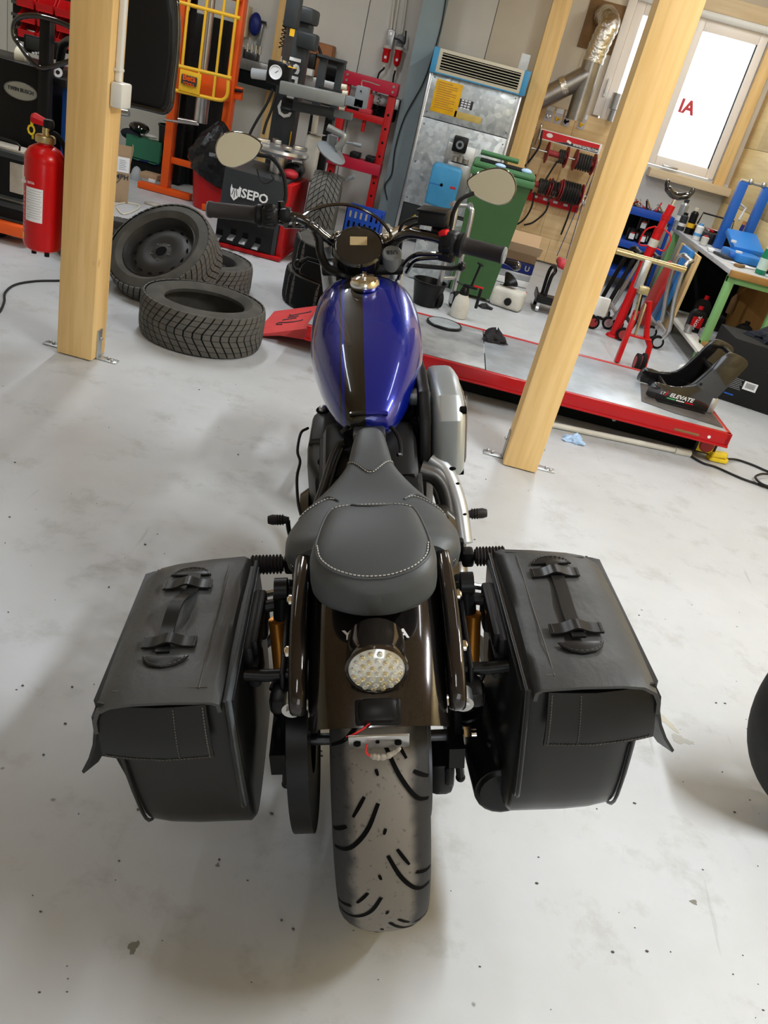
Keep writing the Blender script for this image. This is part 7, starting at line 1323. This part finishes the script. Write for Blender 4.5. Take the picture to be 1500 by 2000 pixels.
can('black spray can with a yellow band on the worktop', 2.03, 8.05, .23, .035, 'black_satin', 'cream', 'yellow'); can('grey spray can behind the black spray can', 2.00, 8.40, .26, .04, 'silver_paint', 'grey_dark', 'white'); can('white and blue can in front of the spray cans', 2.03, 7.70, .14, .035, 'white', 'sky_blue', 'sky_blue'); can('dark spray can with grey band beside the spray cans', 1.99, 8.2, .16, .035, 'grey_dark', 'black_satin', 'white'); can('small pink and grey jar on the worktop edge', 2.03, 7.42, .08, .032, 'off_white', 'red_dull', None, 'paste_jar')
b0_ = thing('tool_kit', 'open blue plastic tool kit on the worktop', 'tool case', (2.3, 7.0, .70)); part('kit_base', MB().box((2.24, 6.95, .735), (.24, .36, .06), R=RZ(.15), bev=.015), 'blue_bench2', b0_, w=True); part('kit_lid', MB().box((2.28, 7.2, .82), (.26, .30, .05), R=RX(.35) @ RZ(.1), bev=.015), 'blue_bench2', b0_, w=True); part('latch', MB().box((2.16, 6.85, .77), (.05, .03, .02), bev=.004).box((2.15, 7.05, .82), (.04, .03, .02), bev=.004), 'white', b0_, w=True)
single('blue_tube', MB().lathe([(0, 0), (.028, 0), (.028, .09), (.022, .14), (0, .15)], 16, T(2.10, 6.86, .73) @ RY(1.5) @ RZ(.4)), 'blue_bench', 'blue tube lying in front of the blue tool kit', 'tube')
gb2 = thing('glass_bottle', 'green glass water bottle on the worktop corner', 'bottle', (2.23, 6.42, .70)); part('bottle', MB().lathe([(0, .002), (.036, .002), (.038, .01), (.038, .14), (.030, .18), (.014, .235), (.014, .265), (0, .265)], 24, T(2.23, 6.42, .70)), 'green_glass', gb2, w=True); part('bottle_label', MB().cyl((2.23, 6.42, .735), (2.23, 6.42, .815), .0388, 24), 'pale_label', gb2, w=True); part('neck_label', MB().lathe([(.0305, .182), (.024, .205)], 20, T(2.23, 6.42, .70)), 'cream', gb2, w=True); part('cap', MB().cyl((2.23, 6.42, .95), (2.23, 6.42, .972), .016, 16), 'pale_label', gb2, w=True)
pf = thing('blue_press_frame', 'blue two-post press frame at the back of the worktop', 'press', (2.26, 7.5, .70))
for x in (2.17, 2.37): part('post', MB().span((x - .035, 7.46, .702), (x + .035, 7.53, 1.24), bev=.004), 'blue_bench', pf, w=True)
part('top_bolt', MB().cyl((2.14, 7.49, 1.25), (2.42, 7.49, 1.25), .014, 10).ball((2.22, 7.49, 1.255), .025).ball((2.33, 7.49, 1.255), .025), 'steel', pf, w=True); part('screwdriver', MB().cyl((2.27, 7.42, .702), (2.29, 7.44, .93), .016, 10), 'blue_dark', pf, w=True); part('screwdriver_tip', MB().cyl((2.29, 7.44, .93), (2.293, 7.443, .96), .016, 10), 'orange_brown', pf, w=True); part('lamp_arm', MB().tube([(2.27, 7.55, .95), (2.30, 7.6, 1.05), (2.24, 7.6, 1.07)], .010, 8), 'white', pf, w=True)
for i, (x, y, w, d, r, m, lab, nm, ct) in enumerate(((2.16, 6.62, .16, .12, .4, 'white_paper', 'white paper sheet on the worktop', 'paper_sheet', 'paper'), (2.34, 6.40, .14, .10, -.3, 'pale_blue', 'pale blue wrapper at the worktop corner', 'wrapper', 'wrapper'), (2.07, 6.90, .08, .20, .2, 'grey_dark', 'dark tool pouch on the worktop edge', 'tool_pouch', 'pouch'), (2.10, 6.52, .10, .05, .9, 'wood_dark', 'brown wooden block on the worktop corner', 'wood_block', 'block'), (2.02, 7.1, .05, .16, -.2, 'white_paper', 'white label strip on the worktop edge', 'label_strip', 'label'))):
    single(nm, MB().box((x, y, .706 if i < 2 else .712), (w, d, .006 if i < 2 else .018), R=RZ(r), bev=.002), m, lab, ct)
single('dark_pliers', MB().box((2.36, 6.62, .715), (.16, .04, .02), R=RZ(.7), bev=.006).box((2.33, 6.58, .713), (.14, .03, .02), R=RZ(.2), bev=.006), 'black_satin', 'black pliers lying at the right of the worktop', 'pliers'); single('work_glove', crumple((2.40, 6.75, .702), (.035, .06, .05), 21), 'paper_dirty', 'dirty work glove on the worktop by the wall', 'glove')
# blue shelf rack behind the posts
br = thing('shelf_rack', 'blue metal shelf rack under the window', 'shelf', (1.72, 8.6, 0))
for z in (.745, .44, .15): part('shelf', MB().span((1.50, 8.42, z - .035), (1.96, 8.86, z + .03), bev=.004), 'blue_plastic', br, w=True)
for x in (1.50, 1.94): part('rack_post', MB().span((x, 8.43, .004), (x + .025, 8.46, .75)), 'blue_plastic', br, w=True)
part('rack_back', MB().span((1.50, 8.85, .1), (1.96, 8.86, .74)), 'near_black', br, w=True)
for i, (x, y, z) in enumerate(((1.635, 8.50, .472), (1.745, 8.50, .472), (1.69, 8.62, .472), (1.79, 8.62, .472), (1.72, 8.56, .585))):
    t = thing('oil_filter', ('left front black filter can with white label on the blue shelf', 'right front black filter can with white label on the blue shelf', 'left rear black filter can on the blue shelf', 'right rear black filter can on the blue shelf', 'topmost black filter can stacked on the others on the blue shelf')[i], 'filter', (x, y, z), group='filter cans'); part('can_body', MB().cyl((x, y, z), (x, y, z + .11), .045, 20), 'black_satin', t, w=True); part('can_label', MB().box((x, y - .0455, z + .045), (.05, .003, .05)), 'white_paper', t, w=True); part('label_red', MB().box((x, y - .0465, z + .078), (.04, .003, .012)), 'red_dull', t, w=True)
single('yellow_tape', MB().lathe([(.018, 0), (.03, 0), (.03, .02), (.018, .02)], 18, T(1.87, 8.47, .472), closed=True), 'yellow', 'yellow tape roll on the blue shelf', 'tape'); 
rr = random.Random(5)
for i in range(14):
    x = 1.52 + .03 * i; single('hand_tool', MB().beam((x, 8.50 + .1 * rr.random(), .785), (x + rr.uniform(-.05, .05), 8.50 + .2 * rr.random(), .80 + .06 * rr.random()), .014, .012, bev=.003).box((x, 8.55, .784), (.03, .03, .012), bev=.003), ('steel', 'red_plastic', 'black_satin', 'wood_dark')[i % 4], '%s hand tool, %s from the left in the heap on the blue rack' % (('steel', 'red', 'black', 'wooden')[i % 4], ('first', 'second', 'third', 'fourth', 'fifth', 'sixth', 'seventh', 'eighth', 'ninth', 'tenth', 'eleventh', 'twelfth', 'thirteenth', 'fourteenth')[i]), 'tool', group='hand tools on the blue rack')
# black carton with barcode, navy work clothes on it
bb = thing('black_carton', 'large black printed carton at the right wall behind the lift', 'box', (2.15, 5.6, 0)); part('carton', MB().prism([(1.90, 5.375), (2.44, 5.235), (2.44, 5.75), (1.90, 5.75)], .40, T(0, 0, .004), bev=.003), 'carton_black', bb, w=True)
FB = T(1.90, 5.372, 0) @ RZ(-.254)
part('barcode_label', MB().box((.205, -.002, .14), (.085, .002, .055), M=FB), 'white_paper', bb, w=True)
for k in range(12): part('bar', MB().box((.178 + k * .005, -.0035, .142), (.002 if k % 3 else .003, .001, .035), M=FB), 'ink', bb, w=True)
for k in range(14): part('text_line', MB().box((.11 + (.20 if k > 7 else 0), -.002, .10 + (k % 7) * .011 + (.14 if k > 7 else .0)), (.09 - .012 * (k % 3), .001, .004), M=FB), 'grey_ink', bb, w=True)
part('blue_mark', MB().box((.10, -.002, .055), (.06, .001, .010), M=FB), 'blue_paint', bb, w=True)
single('work_clothes', crumple((2.24, 5.55, .406), (.19, .15, .10), 31, amp=.28), 'cloth_navy', 'dark navy work clothes heaped on the black carton', 'clothes', sharp=25)
# tyre of another motorcycle at the right edge, and floor crumbs
omt = thing('motorcycle_wheel', 'black motorcycle wheel just entering the picture at the right edge', 'wheel', T(1.27, 1.62, .30) @ RZ(.15) @ RX(PI / 2 - .2)); part('tire', MB().lathe(tyre_prof(.30, .13, .21, .6, 12), 60, closed=True), 'tyre', omt); part('rim', MB().lathe([(.215, -.05), (.19, 0), (.215, .05)], 40).lathe([(0, -.05), (.04, -.05), (.04, .05), (0, .05)], 20), 'rim_black', omt)
for k in range(6): part('spoke', MB().beam((.03 * math.cos(k * PI / 3), .03 * math.sin(k * PI / 3), 0), (.20 * math.cos(k * PI / 3), .20 * math.sin(k * PI / 3), 0), .02, .03), 'rim_black', omt)
dm = MB(); rr = random.Random(12)
for k in range(150):
    px, py = rr.uniform(0, 1500), rr.uniform(720, 1990)
    p_ = on(px, py); s_ = rr.choice((.0010, .0012, .0016, .0026)); dm.ball((p_.x, p_.y, s_ * .5), (s_ * rr.uniform(.8, 2), s_, s_ * .7), n=6, m=4)
single('floor_grit', dm, 'bag_debris', 'fine dark grit scattered over the grey floor', 'grit', kind='stuff', base=(0, 2, 0))
single('floor_scuff', MB().tube([(.62 + .20 * math.cos(a), .62 + .20 * math.sin(a) * 1.0, .0002) for a in [PI * .15 + PI * .6 * i / 24 for i in range(25)]], .0025, 4), 'scuff', 'faint curved scuff mark on the floor at the bottom right', 'mark', kind='stuff')

def stain(label, px, py, rx, ry, m, seed, rz=0.0):
    r_ = random.Random(seed); c = on(px, py); n = 26
    single('floor_stain', MB().prism([(rx * w_ * math.cos(a), ry * w_ * math.sin(a)) for a, w_ in [(2 * PI * k / n, 1 + .25 * math.sin(3 * 2 * PI * k / n + seed) + r_.uniform(-.18, .18)) for k in range(n)]], .0006, T(c.x, c.y, .0) @ RZ(rz)), m, label, 'stain', group='stains on the floor')
mat('stain_tan', (.44, .42, .35), .45); mat('stain_grey', (.40, .40, .38), .4); mat('stain_dark', (.20, .19, .16), .6)
stain('tan oil stain on the floor right of the right saddlebag', 1295, 1405, .055, .012, 'stain_tan', 3, -.75)
stain('pale grey stain on the floor by the right saddlebag corner', 1330, 1445, .030, .016, 'stain_grey', 8)
stain('dark chip in the floor paint at the lower left', 260, 1850, .008, .011, 'stain_dark', 5)
stain('small dark chip in the floor paint left of the wheel shadow', 425, 1690, .004, .004, 'stain_dark', 9)
stain('dark chip in the floor paint at the right of the wheel', 1355, 1762, .008, .006, 'stain_dark', 11)
